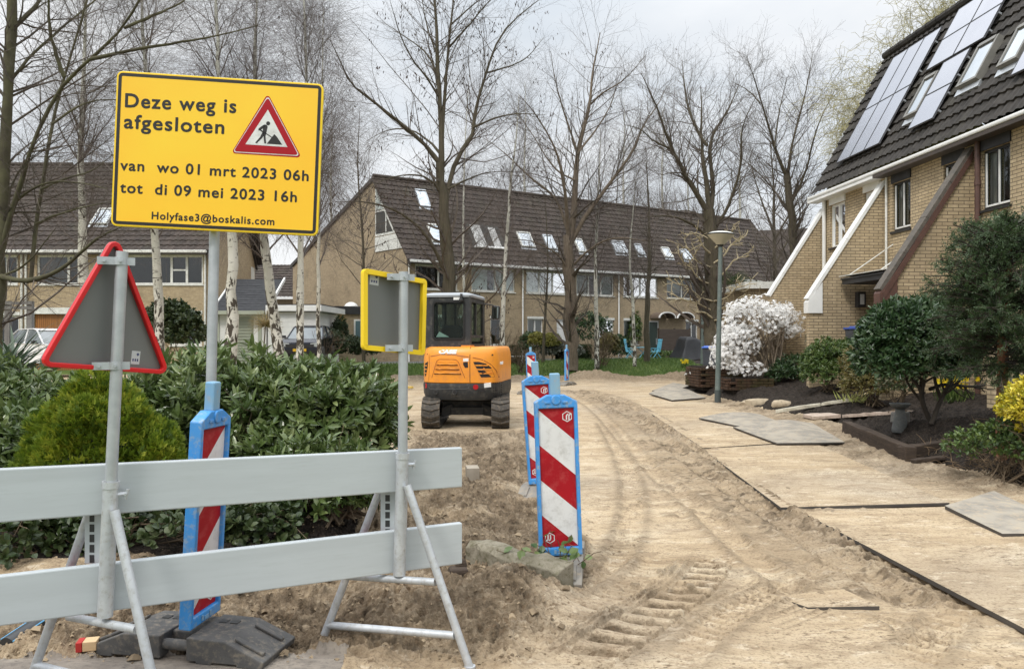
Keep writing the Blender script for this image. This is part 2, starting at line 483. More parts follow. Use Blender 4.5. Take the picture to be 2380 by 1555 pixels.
# ------------------------------------------------------------------ ground
def arc(poly, x, y, lim=1.0):
    """signed lateral distance and arclength of points to a polyline"""
    best = np.full(x.shape, 1e9); sd = np.full(x.shape, 1e9); ss = np.zeros(x.shape); acc = 0
    for a, b in zip(poly[:-1], poly[1:]):
        dx, dy = b[0] - a[0], b[1] - a[1]; L = math.hypot(dx, dy)
        t = np.clip(((x - a[0]) * dx + (y - a[1]) * dy) / L ** 2, 0, 1)
        ex, ey = x - (a[0] + t * dx), y - (a[1] + t * dy)
        d = np.hypot(ex, ey); q = d < best
        best[q] = d[q]; sd[q] = (np.sign(dx * ey - dy * ex) * d)[q]; ss[q] = (acc + t * L)[q]; acc += L
    return sd, ss
def gpath(pp, k=30): return smooth_path([G(*p) for p in pp], k)
EDGE_Y = [3, 5.5, 6.6, 7.66, 8.8, 9.25, 10.5, 12.5, 13.3, 15.0, 16.5, 18.3, 19.5, 21.5, 23.5, 26, 30]
EDGE_X = [6.6, 6.0, 5.5, 5.25, 5.22, 5.0, 5.17, 5.55, 5.86, 5.75, 5.45, 5.5, 5.35, 5.1, 5.3, 6.5, 9]
def edge_x(y): return np.interp(y, EDGE_Y, EDGE_X)
def base_z(x, y):
    x = np.asarray(x, float); y = np.asarray(y, float)
    z = .40 * sstep(32, 40, y) + .25 * sstep(-3, -9, x) * sstep(8, 20, y) * (1 - sstep(26, 34, y))
    d = x - edge_x(y)
    near = 1 - sstep(9.5, 12.5, y)
    g = (.26 * sstep(0, .7, d) + .25 * sstep(.4, 2.6, d)) * (1 - near) + (.50 * sstep(-.1, 1.1, d) + .2 * sstep(1, 3, d)) * near
    z = z + g * (1 - sstep(25, 29, y))
    # bank under the hedge on the left
    hx = np.interp(y, [4.2, 4.6, 5.6, 7, 9, 11], [-1.4, -1.15, -1.25, -1.45, -1.7, -2.6])
    z = z + .16 * sstep(.15, -.5, x - hx) * sstep(4.25, 4.75, y) * (1 - sstep(10, 12, y))
    return z
RUT_A = gpath([(1330, 905), (1400, 925), (1470, 965), (1560, 1035), (1660, 1110), (1770, 1175), (1860, 1235), (1950, 1295), (2040, 1350), (2120, 1395), (2190, 1440)], 40)
RUT_B = gpath([(1440, 925), (1540, 990), (1640, 1065), (1740, 1135), (1850, 1205), (1960, 1262), (2080, 1318), (2200, 1385), (2300, 1450)], 36)
TRK_A = gpath([(1080, 1570), (1180, 1530), (1290, 1470), (1400, 1405), (1480, 1355), (1525, 1310), (1535, 1285)], 26)
TRK_B = gpath([(1330, 1575), (1430, 1500), (1520, 1450), (1570, 1405)], 18)
TRK_C = gpath([(1180, 1575), (1320, 1505), (1450, 1430), (1580, 1350), (1660, 1290)], 20)
ARC_D = gpath([(1560, 1420), (1640, 1400), (1740, 1370), (1800, 1320)], 16)
ARC_E = gpath([(1960, 1440), (2060, 1430), (2150, 1440), (2200, 1480), (2190, 1530)], 16)
EX_T = gpath([(985, 1030), (1010, 1020), (900, 1000), (860, 985)], 10)
def bump2(x, y, cx, cy, rx, ry, h): return h * np.exp(-(((x - cx) / rx) ** 2 + ((y - cy) / ry) ** 2))
def disturbed(x, y):
    """where the road has been dug over"""
    c = np.interp(y, [3.4, 3.8, 4.4, 5.2, 6, 7.5, 9, 11, 13, 15], [-.2, -.02, .28, .46, .42, .38, .3, .22, .12, 0.])
    w = np.interp(y, [3.4, 3.8, 4.4, 5.2, 6, 7.5, 9, 11, 13, 15], [.9, 1.6, 1.7, 1.25, 1.0, 1.0, 1.0, .95, 1.0, .5])
    left = sstep(c - 2.2 * w, c - 1.5 * w, x); right = 1 - sstep(c - .12, c + .22, x + .12 * (fbm(x * 4, y * 4, 3, 5) - .5) * 4)
    return left * right * sstep(3.45, 3.75, y + .2 * (fbm(x * 3, y * 3, 3, 8) - .5)) * (1 - sstep(11.8, 13.0, y))
def detail_z(x, y):
    r = np.hypot(x, y)
    z = base_z(x, y)
    D = disturbed(x, y)
    damp_shade = D * .75
    d = x - edge_x(y); garden = sstep(-.05, .1, d) * (1 - sstep(25, 28, y))
    fine = np.clip(1 - r / 28, 0, 1)
    z = z + .02 * (fbm(x * .8, y * .8, 3, 3) - .5)
    z = z + fine * .006 * (fbm(x * 13, y * 9, 3, 21) - .5)
    # lumps of dug sand
    lump = fbm(x * 2.6, y * 2.6, 4, 31, .55); l2 = 1 - np.abs(2 * fbm(x * 7.5, y * 7.5, 4, 37, .6) - 1); l3 = 1 - np.abs(2 * fbm(x * 19, y * 19, 3, 41, .6) - 1)
    z = z + D * (.22 * (lump - .42) + .120 * (l2 - .72) + .075 * (l3 - .72))
    damp_shade = D * np.clip(.80 + 1.9 * (fbm(x * 3.1, y * 3.1, 4, 131, .6) - .44), .25, 1)
    z = z + bump2(x, y, -.42, 4.25, .55, .42, .17) + bump2(x, y, .12, 4.15, .35, .3, .07) + bump2(x, y, -.2, 5.4, .5, .35, .10)
    z = z - bump2(x, y, -1.22, 4.22, .36, .30, .13) - bump2(x, y, -.33, 4.62, .22, .14, .10)
    z = z + bump2(x, y, -.45, 7.3, .5, .5, .13) + bump2(x, y, -.1, 8.6, .35, .5, .14) + bump2(x, y, -.75, 11.0, .55, .4, .07) + bump2(x, y, -1.80, 12.0, .25, .6, .08) + bump2(x, y, .2, 11.9, .3, .5, .06)
    z = z - bump2(x, y, -2.0, 10.3, .5, .5, .06)
    for bx, by, br, bz in ((.33, 4.80, .34, .055), (.33, 5.05, .30, .07), (.30, 7.3, .35, .05), (-1.4, 12.75, .35, 0.0), (-.2, 12.75, .35, 0.0), (-.8, 13.2, .9, .02)):
        k = np.exp(-(((x - bx) / br) ** 2 + ((y - by) / br) ** 2) ** 2); z = z * (1 - k) + np.minimum(z, bz) * k
    # sand pushed up along the garden edge
    ed = np.exp(-((d + .15) / .22) ** 2) * sstep(6, 7, y) * (1 - sstep(24, 26, y))
    z = z + ed * (.10 * (fbm(x * 5, y * 5, 4, 51) - .1)); damp_shade = np.maximum(damp_shade, ed * .5)
    rough_strip = sstep(-1.1, -.5, d + .35 * (fbm(x * 2, y * 2, 3, 57) - .5)) * (1 - garden) * sstep(6.5, 8, y) * (1 - sstep(19, 21, y))
    z = z + rough_strip * (.06 * (l2 - .7) + .02 * (l3 - .7)); damp_shade = np.maximum(damp_shade, rough_strip * np.clip(.3 + 1.6 * (fbm(x * 3, y * 4, 4, 141, .6) - .35), 0, .9))
    # mulch
    z = z + garden * (.20 * (fbm(x * 2.4, y * 2.4, 4, 61, .6) - .5) + .10 * (fbm(x * 9, y * 9, 4, 67, .65) - .5)) * 1.2
    # far heaps in front of the lawn
    far = sstep(25.5, 27.5, y) * (1 - sstep(29.2, 30.6, y)) * sstep(-9, -6, x) * (1 - sstep(8.0, 9.0, x))
    z = z + far * (.32 * fbm(x * .9, y * .9, 4, 71, .6) - .06 + .12 * (l2 - .7)); damp_shade = np.maximum(damp_shade, far * .8)
    z = z + bump2(x, y, 3.1, 28.4, 1.0, .9, .28) + bump2(x, y, 6.3, 28.6, .8, .6, .18)
    # wheel and track marks
    m = (y < 30) & (y > 2.5) & (x > -4) & (x < 6.5)
    xm, ym = x[m], y[m]; zz = np.zeros(xm.shape); dd = np.zeros(xm.shape)
    nz = fbm(xm * 6, ym * 6, 3, 77)
    def rut(path, w, depth, ridge, tread, pitch, skew=0.0, fade=True, flat=None, jit=.03):
        nonlocal zz, dd
        s, a = arc(path, xm, ym)
        L = np.linalg.norm(np.diff(path[:, :2], axis=0), axis=1).sum()
        f = sstep(0, .5, a) * (1 - sstep(L - .4, L - .02, a)) * (.55 + .9 * (nz - .2)) if fade else 1
        f = np.clip(f, 0, 1.2) * (np.abs(s) < 4 * w)
        s = s + jit * (nz - .5)
        zz += f * (-depth * np.exp(-(s / w) ** 4) + ridge * (.4 + 1.2 * nz) * np.exp(-((np.abs(s) - 1.35 * w) / (.35 * w)) ** 2))
        if tread:
            ph = (a + skew * np.abs(s)) / pitch if flat is None else (ym + flat * xm + .02 * (nz - .5)) / pitch
            bar = np.clip(1.9 * np.sin(2 * np.pi * ph), -1, 1)
            zz += f * tread * bar * (1 - sstep(w * .92, w * 1.04, np.abs(s)))
            dd = np.maximum(dd, min(.8, tread * 24) * f * (np.cos(2 * np.pi * ph) * np.sign(tread) > .1) * (bar < .6) * (np.abs(s) < w))  # shade on the falling side of each tread bar, put into the colour
        dd = np.maximum(dd, .58 * f * np.exp(-((np.abs(s) - 1.3 * w) / (.5 * w)) ** 2))  # rut edges darkened: moist sand together with painted side shading
    for pth, wd, am in ((RUT_A, .55, 1.0), (RUT_A + np.array([.30, -.05, 0]), .34, .6), (RUT_B, .28, .6), (TRK_A, .45, .35)):
        s_, a_ = arc(pth, xm, ym); L_ = np.linalg.norm(np.diff(pth[:, :2], axis=0), axis=1).sum()
        band = np.exp(-(s_ / wd) ** 4) * sstep(0, .6, a_) * (1 - sstep(L_ - .5, L_, a_)) * am
        r2 = 1 - np.abs(2 * fbm(xm * 8, ym * 6, 3, 151, .6) - 1); r3 = fbm(xm * 17, ym * 11, 3, 157, .6)
        zz += band * (.014 * (r2 - .72) + .012 * (r3 - .5)) * sstep(.35, .6, fbm(xm * 1.7, ym * 1.7, 3, 161) + .12)
        dd = np.maximum(dd, band * .42 * sstep(.3, .6, r2)); dd = np.maximum(dd, band * .95 * sstep(.50, .58, r3) * sstep(.36, .55, fbm(xm * 2.3, ym * 2.3, 3, 163)))
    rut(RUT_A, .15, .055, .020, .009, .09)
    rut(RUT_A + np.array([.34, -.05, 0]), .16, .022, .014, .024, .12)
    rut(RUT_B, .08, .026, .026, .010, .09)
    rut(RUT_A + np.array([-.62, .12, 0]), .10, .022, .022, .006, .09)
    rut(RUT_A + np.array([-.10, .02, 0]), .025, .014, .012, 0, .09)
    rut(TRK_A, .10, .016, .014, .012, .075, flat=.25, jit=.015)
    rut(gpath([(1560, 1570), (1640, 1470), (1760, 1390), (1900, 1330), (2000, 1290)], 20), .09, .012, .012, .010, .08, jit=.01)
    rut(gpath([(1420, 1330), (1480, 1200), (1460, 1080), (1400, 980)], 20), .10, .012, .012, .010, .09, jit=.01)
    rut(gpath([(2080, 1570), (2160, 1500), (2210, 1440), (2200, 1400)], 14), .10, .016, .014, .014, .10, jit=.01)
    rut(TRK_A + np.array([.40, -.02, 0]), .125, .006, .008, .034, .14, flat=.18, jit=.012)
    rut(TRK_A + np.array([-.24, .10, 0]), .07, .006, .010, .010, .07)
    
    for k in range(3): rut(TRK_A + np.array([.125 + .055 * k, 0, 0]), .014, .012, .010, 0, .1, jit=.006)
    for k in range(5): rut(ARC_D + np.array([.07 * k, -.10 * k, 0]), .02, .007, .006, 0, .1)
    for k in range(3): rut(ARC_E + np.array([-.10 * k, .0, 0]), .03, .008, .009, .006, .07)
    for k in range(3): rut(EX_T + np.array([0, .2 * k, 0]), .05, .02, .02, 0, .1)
    far_f = 1.0
    z[m] += zz * far_f; damp_shade[m] = np.maximum(damp_shade[m], dd)
    # loose clods thrown on the packed sand
    cl = fbm(x * 9, y * 5, 3, 91, .6); pat = sstep(.56, .68, fbm(x * 1.1, y * .9, 3, 95))
    clod = sstep(.62, .74, cl) * pat * (1 - garden) * fine
    z = z + .022 * clod; damp_shade = np.maximum(damp_shade, .75 * clod)
    return z, np.clip(damp_shade, 0, 1), garden
def gz(x, y):
    z, _, _ = detail_z(np.atleast_1d(np.asarray(x, float)), np.atleast_1d(np.asarray(y, float)))
    return float(z[0])
def ghit(px, py):
    """where the ray through a pixel meets the ground"""
    d = np.array([(px - CPX) / FPX, 1.0, -(py - HPX) / FPX])
    t = np.linspace(2.5, 60, 6000); q = np.array([0, 0, EYE]) + t[:, None] * d
    z = detail_z(q[:, 0], q[:, 1])[0]; k = np.argmax(q[:, 2] <= z)
    if k == 0 and q[0, 2] > z[0]: k = len(t) - 1
    return q[k]
def zones(x, y, garden):
    """0 sand road, 1 garden soil, 2 lawn, 3 paving, 4 footpath and front gardens"""
    w = .5 * (fbm(x * 3, y * 3, 3, 103) - .5)
    q = np.zeros(x.shape, int)
    q[(garden > .5)] = 1
    hx = np.interp(y, [4.2, 4.8, 5.6, 7, 9, 12.5], [-1.3, -1.2, -1.2, -1.4, -1.7, -3.6]) + w * .3
    q[(x < hx) & (y > 4.75 + w * .3) & (y < 13.0)] = 1
    lawn = (y > 29.6 + w + .10 * np.maximum(x, 0)) & (y < 37.2 + w * .2 + .42 * np.maximum(x + 3, 0)) & (x < 9.2 + w)
    q[lawn] = 2
    q[(y < 3.70 + .04 * x + w * .08) & (x < -.80 + w * .1)] = 3
    q[(y >= 37.2 + w * .2 + .42 * np.maximum(x + 3, 0))] = 4
    q[(y > 26) & (x >= 9.2 + w)] = 1
    return q
def sand_mat():
    m, n, l, b = _new('trampled_sand')
    v = _coord(n, l)
    vs = _coord(n, l, (.75, 2.6, 1))
    f1 = _noise(n, l, vs, .9, 7, .6, .4); f2 = _noise(n, l, vs, 4.5, 8, .65); f3 = _noise(n, l, v, 60, 6, .6); f4 = _noise(n, l, v, .35, 4)
    col = _ramp(n, l, f1, [(.28, (.32, .235, .145)), (.42, (.44, .335, .215)), (.55, (.53, .415, .275)), (.70, (.62, .52, .375))])
    col = _mix(n, l, _ramp(n, l, f4, [(.45, (0, 0, 0)), (.7, (.6,) * 3)]), col, (.40, .345, .275))
    st = _noise(n, l, _coord(n, l, (.8, 1.9, 1)), 3.1, 8, .68, .5); sl = _noise(n, l, _coord(n, l, (.8, 1.7, 1)), 6.3, 8, .7, .3)
    col = _mix(n, l, _ramp(n, l, st, [(.55, (0, 0, 0)), (.61, (.62,) * 3)]), col, (.29, .215, .14))
    col = _mix(n, l, _ramp(n, l, sl, [(.565, (0, 0, 0)), (.61, (.6,) * 3)]), col, (.66, .56, .42))
    col = _mix(n, l, _ramp(n, l, f2, [(.36, (.6,) * 3), (.46, (0, 0, 0))]), col, (.29, .215, .14))
    a = n.new('ShaderNodeAttribute'); a.attribute_name = 'damp_shade'  # carries moist sand and the painted shade of the wheel marks
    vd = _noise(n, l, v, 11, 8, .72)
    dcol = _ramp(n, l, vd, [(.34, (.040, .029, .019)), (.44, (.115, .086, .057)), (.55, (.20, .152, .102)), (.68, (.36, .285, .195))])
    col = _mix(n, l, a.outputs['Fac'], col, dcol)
    col = _mix(n, l, _ramp(n, l, f3, [(.34, (.6,) * 3), (.48, (0, 0, 0))]), col, (.17, .12, .075))
    fl = _noise(n, l, _coord(n, l, (1, 2.2, 1)), 21, 6, .7); pt = _noise(n, l, v, 1.6, 5, .6)
    fm = _math(n, l, 'MULTIPLY', _ramp(n, l, fl, [(.55, (0, 0, 0)), (.60, (1, 1, 1))]), _ramp(n, l, pt, [(.40, (0, 0, 0)), (.58, (.9,) * 3)]))
    col = _mix(n, l, fm, col, (.15, .105, .066))
    l.new(col, b.inputs['Base Color']); b.inputs['Roughness'].default_value = .95; b.inputs['Specular IOR Level'].default_value = .15
    hh = _math(n, l, 'ADD', _math(n, l, 'MULTIPLY', f3, .6), _math(n, l, 'MULTIPLY', _noise(n, l, v, 22, 8, .65), 1.0))
    _bump(n, l, b, hh, .9, .03)
    return m
sand = sand_mat()
soil = pm('dark_mulch', (.012, .010, .008), (.040, .032, .027), 12, .95, 0, 1.0, 28, dirt=(.10, .075, .055), spec=.15, bdist=.05)
turf = pm('turf_soil', (.055, .095, .022), (.095, .135, .035), 3, .95, 0, .6, 30, dirt=(.12, .10, .05), spec=.1)
paving = pm('worn_paving', (.27, .235, .195), (.19, .165, .14), 7, .9, 0, .7, 40, stretch=(1, 2, 1), dirt=(.10, .09, .08), spec=.2)
footp = pm('footpath_grey', (.125, .125, .13), (.16, .155, .15), 2, .9, 0, .3, 12, dirt=(.07, .065, .05))
def build_ground():
    na, nr = 1300, 900
    th = np.radians(np.linspace(-52, 52, na))
    rr = 1.0 / np.linspace(1 / 2.4, 1 / 75.0, nr)
    T, Q = np.meshgrid(th, rr)
    x, y = np.sin(T) * Q, np.cos(T) * Q
    x, y = x.ravel(), y.ravel()
    z, damp_shade, garden = detail_z(x, y)
    zn = zones(x, y, garden)
    pv = zn == 3
    z[pv] = .012 + .006 * fbm(x[pv] * 8, y[pv] * 8, 3, 7)
    V = np.stack([x, y, z], 1)
    idx = np.arange(na * nr).reshape(nr, na)
    F = np.stack([idx[:-1, :-1], idx[:-1, 1:], idx[1:, 1:], idx[1:, :-1]], -1).reshape(-1, 4)
    fz = zn[F[:, 0]]
    for k, nm, mt in ((0, 'sand_road', sand), (1, 'garden_soil', soil), (2, 'lawn', turf), (3, 'pavement', paving), (4, 'footpath', footp)):
        Fk = F[fz == k]
        if not len(Fk): continue
        u, inv = np.unique(Fk, return_inverse=True)
        o = npmesh(nm, V[u], inv.reshape(-1, 4), mt, smooth=True, attrs={'damp_shade': ('POINT', damp_shade[u])})
        tag(o, kind='structure')
    m = MB(); ring = [(2500 * math.cos(a), 2500 * math.sin(a), -.5) for a in np.linspace(0, 2 * math.pi, 64, endpoint=False)]
    m.add(ring, [tuple(range(64))])
    tag(m.build('ground', turf), kind='structure')
    # grass blades on the verge
    n = 60000
    gx = RNG.uniform(-9, 10.5, n); gy = RNG.uniform(29.3, 43, n)
    zq, _, gd = detail_z(gx, gy); ok = (zones(gx, gy, gd) == 2) & (fbm(gx * 1.2, gy * 1.2, 3, 133) + .25 * RNG.random(n) > .42)
    gx, gy, zq = gx[ok], gy[ok], zq[ok]; n = len(gx)
    d = np.stack([RNG.normal(0, .45, n), RNG.normal(0, .45, n), np.ones(n)], 1)
    o = leafmesh('grass', quads(np.stack([gx, gy, zq - .01], 1), d, nrm(RNG.normal(size=(n, 3))), RNG.uniform(.08, .22, n), .022), leaf_mat('grass_blade', (.045, .085, .015), (.085, .15, .03), (.17, .22, .06), .6, .4), None)
    tag(o, 'short green grass on the verge before the middle houses', 'grass', kind='stuff')
build_ground()
# ------------------------------------------------------------------ houses
class Plane:
    """a vertical or sloping building face: world point = o + a*u + b*w + c*n (n points outwards)"""
    def __init__(s, o, u, w):
        s.o, s.u, s.w = np.asarray(o, float), nrm(u), nrm(w); s.n = nrm(np.cross(s.u, s.w))
    def p(s, a, b, c=0): return s.o + a * s.u + b * s.w + c * s.n
    def at(s, x, y):
        q = hit(x, y, s.o, s.n) - s.o
        return float(q @ s.u), float(q @ s.w)
    def rect(s, x0, y0, x1, y1):
        """pixel box -> (a0, a1, b0, b1), heights taken at the box's middle column"""
        a0 = s.at(x0, (y0 + y1) / 2)[0]; a1 = s.at(x1, (y0 + y1) / 2)[0]; xm = (x0 + x1) / 2
        return a0, a1, s.at(xm, y1)[1], s.at(xm, y0)[1]
def slab(mb, pl, a0, a1, b0, b1, c0, c1):
    vs = [pl.p(a, b, c) for c in (c0, c1) for a, b in ((a0, b0), (a1, b0), (a1, b1), (a0, b1))]
    return mb.add(vs, [(0, 3, 2, 1), (4, 5, 6, 7), (0, 1, 5, 4), (1, 2, 6, 5), (2, 3, 7, 6), (3, 0, 4, 7)])
def wall_holes(mb, pl, a0, a1, b0, b1, holes, depth=.13):
    A = sorted({a0, a1} | {h[i] for h in holes for i in (0, 1)}); B = sorted({b0, b1} | {h[i] for h in holes for i in (2, 3)})
    A = [a for a in A if a0 <= a <= a1]; B = [b for b in B if b0 <= b <= b1]
    for i in range(len(A) - 1):
        for j in range(len(B) - 1):
            ca, cb = (A[i] + A[i + 1]) / 2, (B[j] + B[j + 1]) / 2
            if any(h[0] < ca < h[1] and h[2] < cb < h[3] for h in holes): continue
            mb.add([pl.p(A[i], B[j]), pl.p(A[i + 1], B[j]), pl.p(A[i + 1], B[j + 1]), pl.p(A[i], B[j + 1])], [(0, 1, 2, 3)])
    for h in holes:
        c = [(h[0], h[2]), (h[1], h[2]), (h[1], h[3]), (h[0], h[3])]
        for k in range(4):
            p, q = c[k], c[(k + 1) % 4]
            mb.add([pl.p(*p), pl.p(*q), pl.p(*q, -depth), pl.p(*p, -depth)], [(3, 2, 1, 0)])
def window(par, pl, h, fmat, splits=(), back=None, fw=.07, sill=True, head=None, bars=(), recess=.07, name='window', sillmat=None):
    """framed window filling the hole h: window > pane, curtain; splits = mullion positions as shares of the width"""
    a0, a1, b0, b1 = h; m = MB(); c0, c1 = -recess - .05, -recess
    slab(m, pl, a0, a0 + fw, b0, b1, c0, c1); slab(m, pl, a1 - fw, a1, b0, b1, c0, c1)
    slab(m, pl, a0 + fw, a1 - fw, b0, b0 + fw, c0, c1); slab(m, pl, a0 + fw, a1 - fw, b1 - fw, b1, c0, c1)
    for s in splits:
        c = a0 + (a1 - a0) * s; slab(m, pl, c - fw * .6, c + fw * .6, b0 + fw, b1 - fw, c0, c1 + .004)
    for s, lo, hi in bars:
        c = b0 + (b1 - b0) * s; slab(m, pl, a0 + (a1 - a0) * lo, a0 + (a1 - a0) * hi, c - fw * .4, c + fw * .4, c0 + .01, c1 - .006)
    w = m.build(name, fmat, par)
    g = MB(); g.add([pl.p(a0 + .01, b0 + .01, c0 + .02), pl.p(a1 - .01, b0 + .01, c0 + .02), pl.p(a1 - .01, b1 - .01, c0 + .02), pl.p(a0 + .01, b1 - .01, c0 + .02)], [(0, 1, 2, 3)])
    g.build('pane', glass, w)
    for k, (lo, hi, mt, lo2, hi2) in enumerate(back or [(0, 1, room_dark, 0, 1)]):
        g = MB(); A0, A1 = a0 + (a1 - a0) * lo, a0 + (a1 - a0) * hi; B0, B1 = b0 + (b1 - b0) * lo2, b0 + (b1 - b0) * hi2
        dd = -.16 if mt is not room_dark else -.24
        g.add([pl.p(A0, B0, dd), pl.p(A1, B0, dd), pl.p(A1, B1, dd), pl.p(A0, B1, dd)], [(0, 1, 2, 3)])
        g.build('curtain' if mt is not room_dark else 'room_backing', mt, w)
    if back and not any(q[2] is room_dark for q in back):
        g = MB(); g.add([pl.p(a0, b0, -.26), pl.p(a1, b0, -.26), pl.p(a1, b1, -.26), pl.p(a0, b1, -.26)], [(0, 1, 2, 3)]); g.build('room_backing', room_dark, w)
    if sill:
        g = MB(); slab(g, pl, a0 - .04, a1 + .04, b0 - .05, b0 - .002, -recess, .05); g.build('sill', sillmat or fmat, w)
    if head:
        g = MB(); slab(g, pl, a0 - .03, a1 + .03, b1 + .002, b1 + head, -.05, .03); g.build('head_panel', fmat, w)
    return w
def door(par, pl, h, mat, fmat, glassy=False):
    a0, a1, b0, b1 = h; m = MB(); f = .07
    slab(m, pl, a0 + f, a1 - f, b0, b1 - f, -.11, -.07)
    if glassy:
        for k in range(3): slab(m, pl, a0 + f + .1 + k * (a1 - a0 - 2 * f - .2) / 3, a0 + f + .06 + (k + 1) * (a1 - a0 - 2 * f - .2) / 3, b0 + (b1 - b0) * .45, b1 - .25, -.07, -.062)
    d = m.build('door', mat, par)
    m = MB(); slab(m, pl, a0, a0 + f, b0, b1, -.12, -.03); slab(m, pl, a1 - f, a1, b0, b1, -.12, -.03); slab(m, pl, a0 + f, a1 - f, b1 - f, b1, -.12, -.03)
    m.build('door_frame', fmat, d)
    m = MB(); slab(m, pl, a1 - f - .12, a1 - f - .09, b0 + .85, b0 + 1.25, -.07, -.035); m.build('handle', galv, d)
    return d
def tiles(o, u, s, n, width, length, tw, th, amp, lift, per=6, s_skew=0.0):
    """a tiled slope as one sheet: waves across, stepped courses up the slope"""
    o, u, s, n = (np.asarray(q, float) for q in (o, u, s, n))
    na = max(2, int(round(width / tw)) * per + 1); nc = int(math.ceil(length / th))
    a = np.linspace(0, width, na); w = (a / tw) % 1.0
    wave = amp * (np.where(w < .62, np.sin(np.pi * w / .62), -.25 * np.sin(np.pi * (w - .62) / .38)))
    rows = []
    for j in range(nc):
        s0, s1 = j * th, min((j + 1) * th, length)
        jit = RNG.normal(0, .0025, na)
        for sv, lf in ((s0 - .02, lift), (s1 - .021, .004)):
            rows.append(o + np.outer(a + s_skew * sv, u) + s * sv + np.outer(wave + lf + jit, n))
        rows.append(o + np.outer(a + s_skew * s1, u) + s * (s1 - .02) + np.outer(wave + .004, n)) if j == nc - 1 else None
    rows = [r for r in rows if r is not None]
    V = np.concatenate(rows); nr = len(rows); idx = np.arange(na * nr).reshape(nr, na)
    F = np.stack([idx[:-1, :-1], idx[:-1, 1:], idx[1:, 1:], idx[1:, :-1]], -1).reshape(-1, 4)
    return V, F
def roof_window(par, pl, a0, a1, b0, b1, fmat, lift=.15, name='roof_window', pmat=None):
    m = MB(); f = .06
    slab(m, pl, a0, a0 + f, b0, b1, -.02, lift); slab(m, pl, a1 - f, a1, b0, b1, -.02, lift)
    slab(m, pl, a0 + f, a1 - f, b0, b0 + f, -.02, lift); slab(m, pl, a0 + f, a1 - f, b1 - f * 1.4, b1, -.02, lift + .015)
    w = m.build(name, fmat, par)
    g = MB(); slab(g, pl, a0 + f * .8, a1 - f * .8, b0 + f * .8, b1 - f * .8, -.01, lift - .02); g.build('pane', pmat or sky_pane, w)
    g = MB(); slab(g, pl, a0 - .05, a1 + .05, b0 - .16, b0 - .002, -.01, .055); g.build('flashing', galv, w)
    return w
UP = np.array([0, 0, 1.0])

# ---- the terrace across the end of the street
MB_U = nrm([.8526, .5225, 0]); MB_O = np.array([-5.46, 38.8, .45])
mid_f = Plane(MB_O, MB_U, UP)                     # facade; outward normal faces the street
mid_in = -mid_f.n
RISE, RUN, EV = 4.85, 3.5, 5.22                   # front roof slope
rs = nrm(mid_in * RUN + UP * RISE)
mid_r = Plane(MB_O + mid_f.n * .35 + UP * (EV - .02), MB_U, rs)
SLOPE_L = math.hypot(RISE, RUN); SKEW = -.187
mid_bounds = [0, 7.2, 14.2, 21.2, 30.2]
ff = {0: [(965, 622, 1064, 672), (1096, 633, 1197, 681)], 1: [(1223, 633, 1317, 685), (1340, 640, 1427, 689)],
      2: [(1449, 647, 1529, 691), (1550, 650, 1620, 692)], 3: [(1640, 655, 1690, 697), (1720, 665, 1775, 700)]}
gf = {0: [(1010, 740, 1080, 800), (1140, 732, 1170, 783)], 1: [(1226, 733, 1262, 790), (1392, 736, 1427, 783)],
      2: [(1450, 736, 1484, 783), (1594, 742, 1622, 783)], 3: [(1650, 742, 1690, 785)]}
doors = {1: (1294, 738, 1316, 808), 2: (1508, 742, 1528, 812)}
labels = ['brick terraced house at the left end of the middle row, with a glazed gable', 'brick terraced house in the middle row with patterned blind upstairs',
          'brick terraced house in the middle row with arched white door canopies', 'brick terraced house at the far right end of the middle row']
vel = {0: [(1004, 528, 1038, 564), (975, 448, 1004, 482)], 1: [(1212, 546, 1246, 576), (1272, 552, 1297, 581)],
       2: [(1345, 560, 1362, 588), (1430, 566, 1462, 590), (1482, 572, 1500, 594)], 3: [(1545, 580, 1566, 600), (1590, 585, 1612, 606)]}
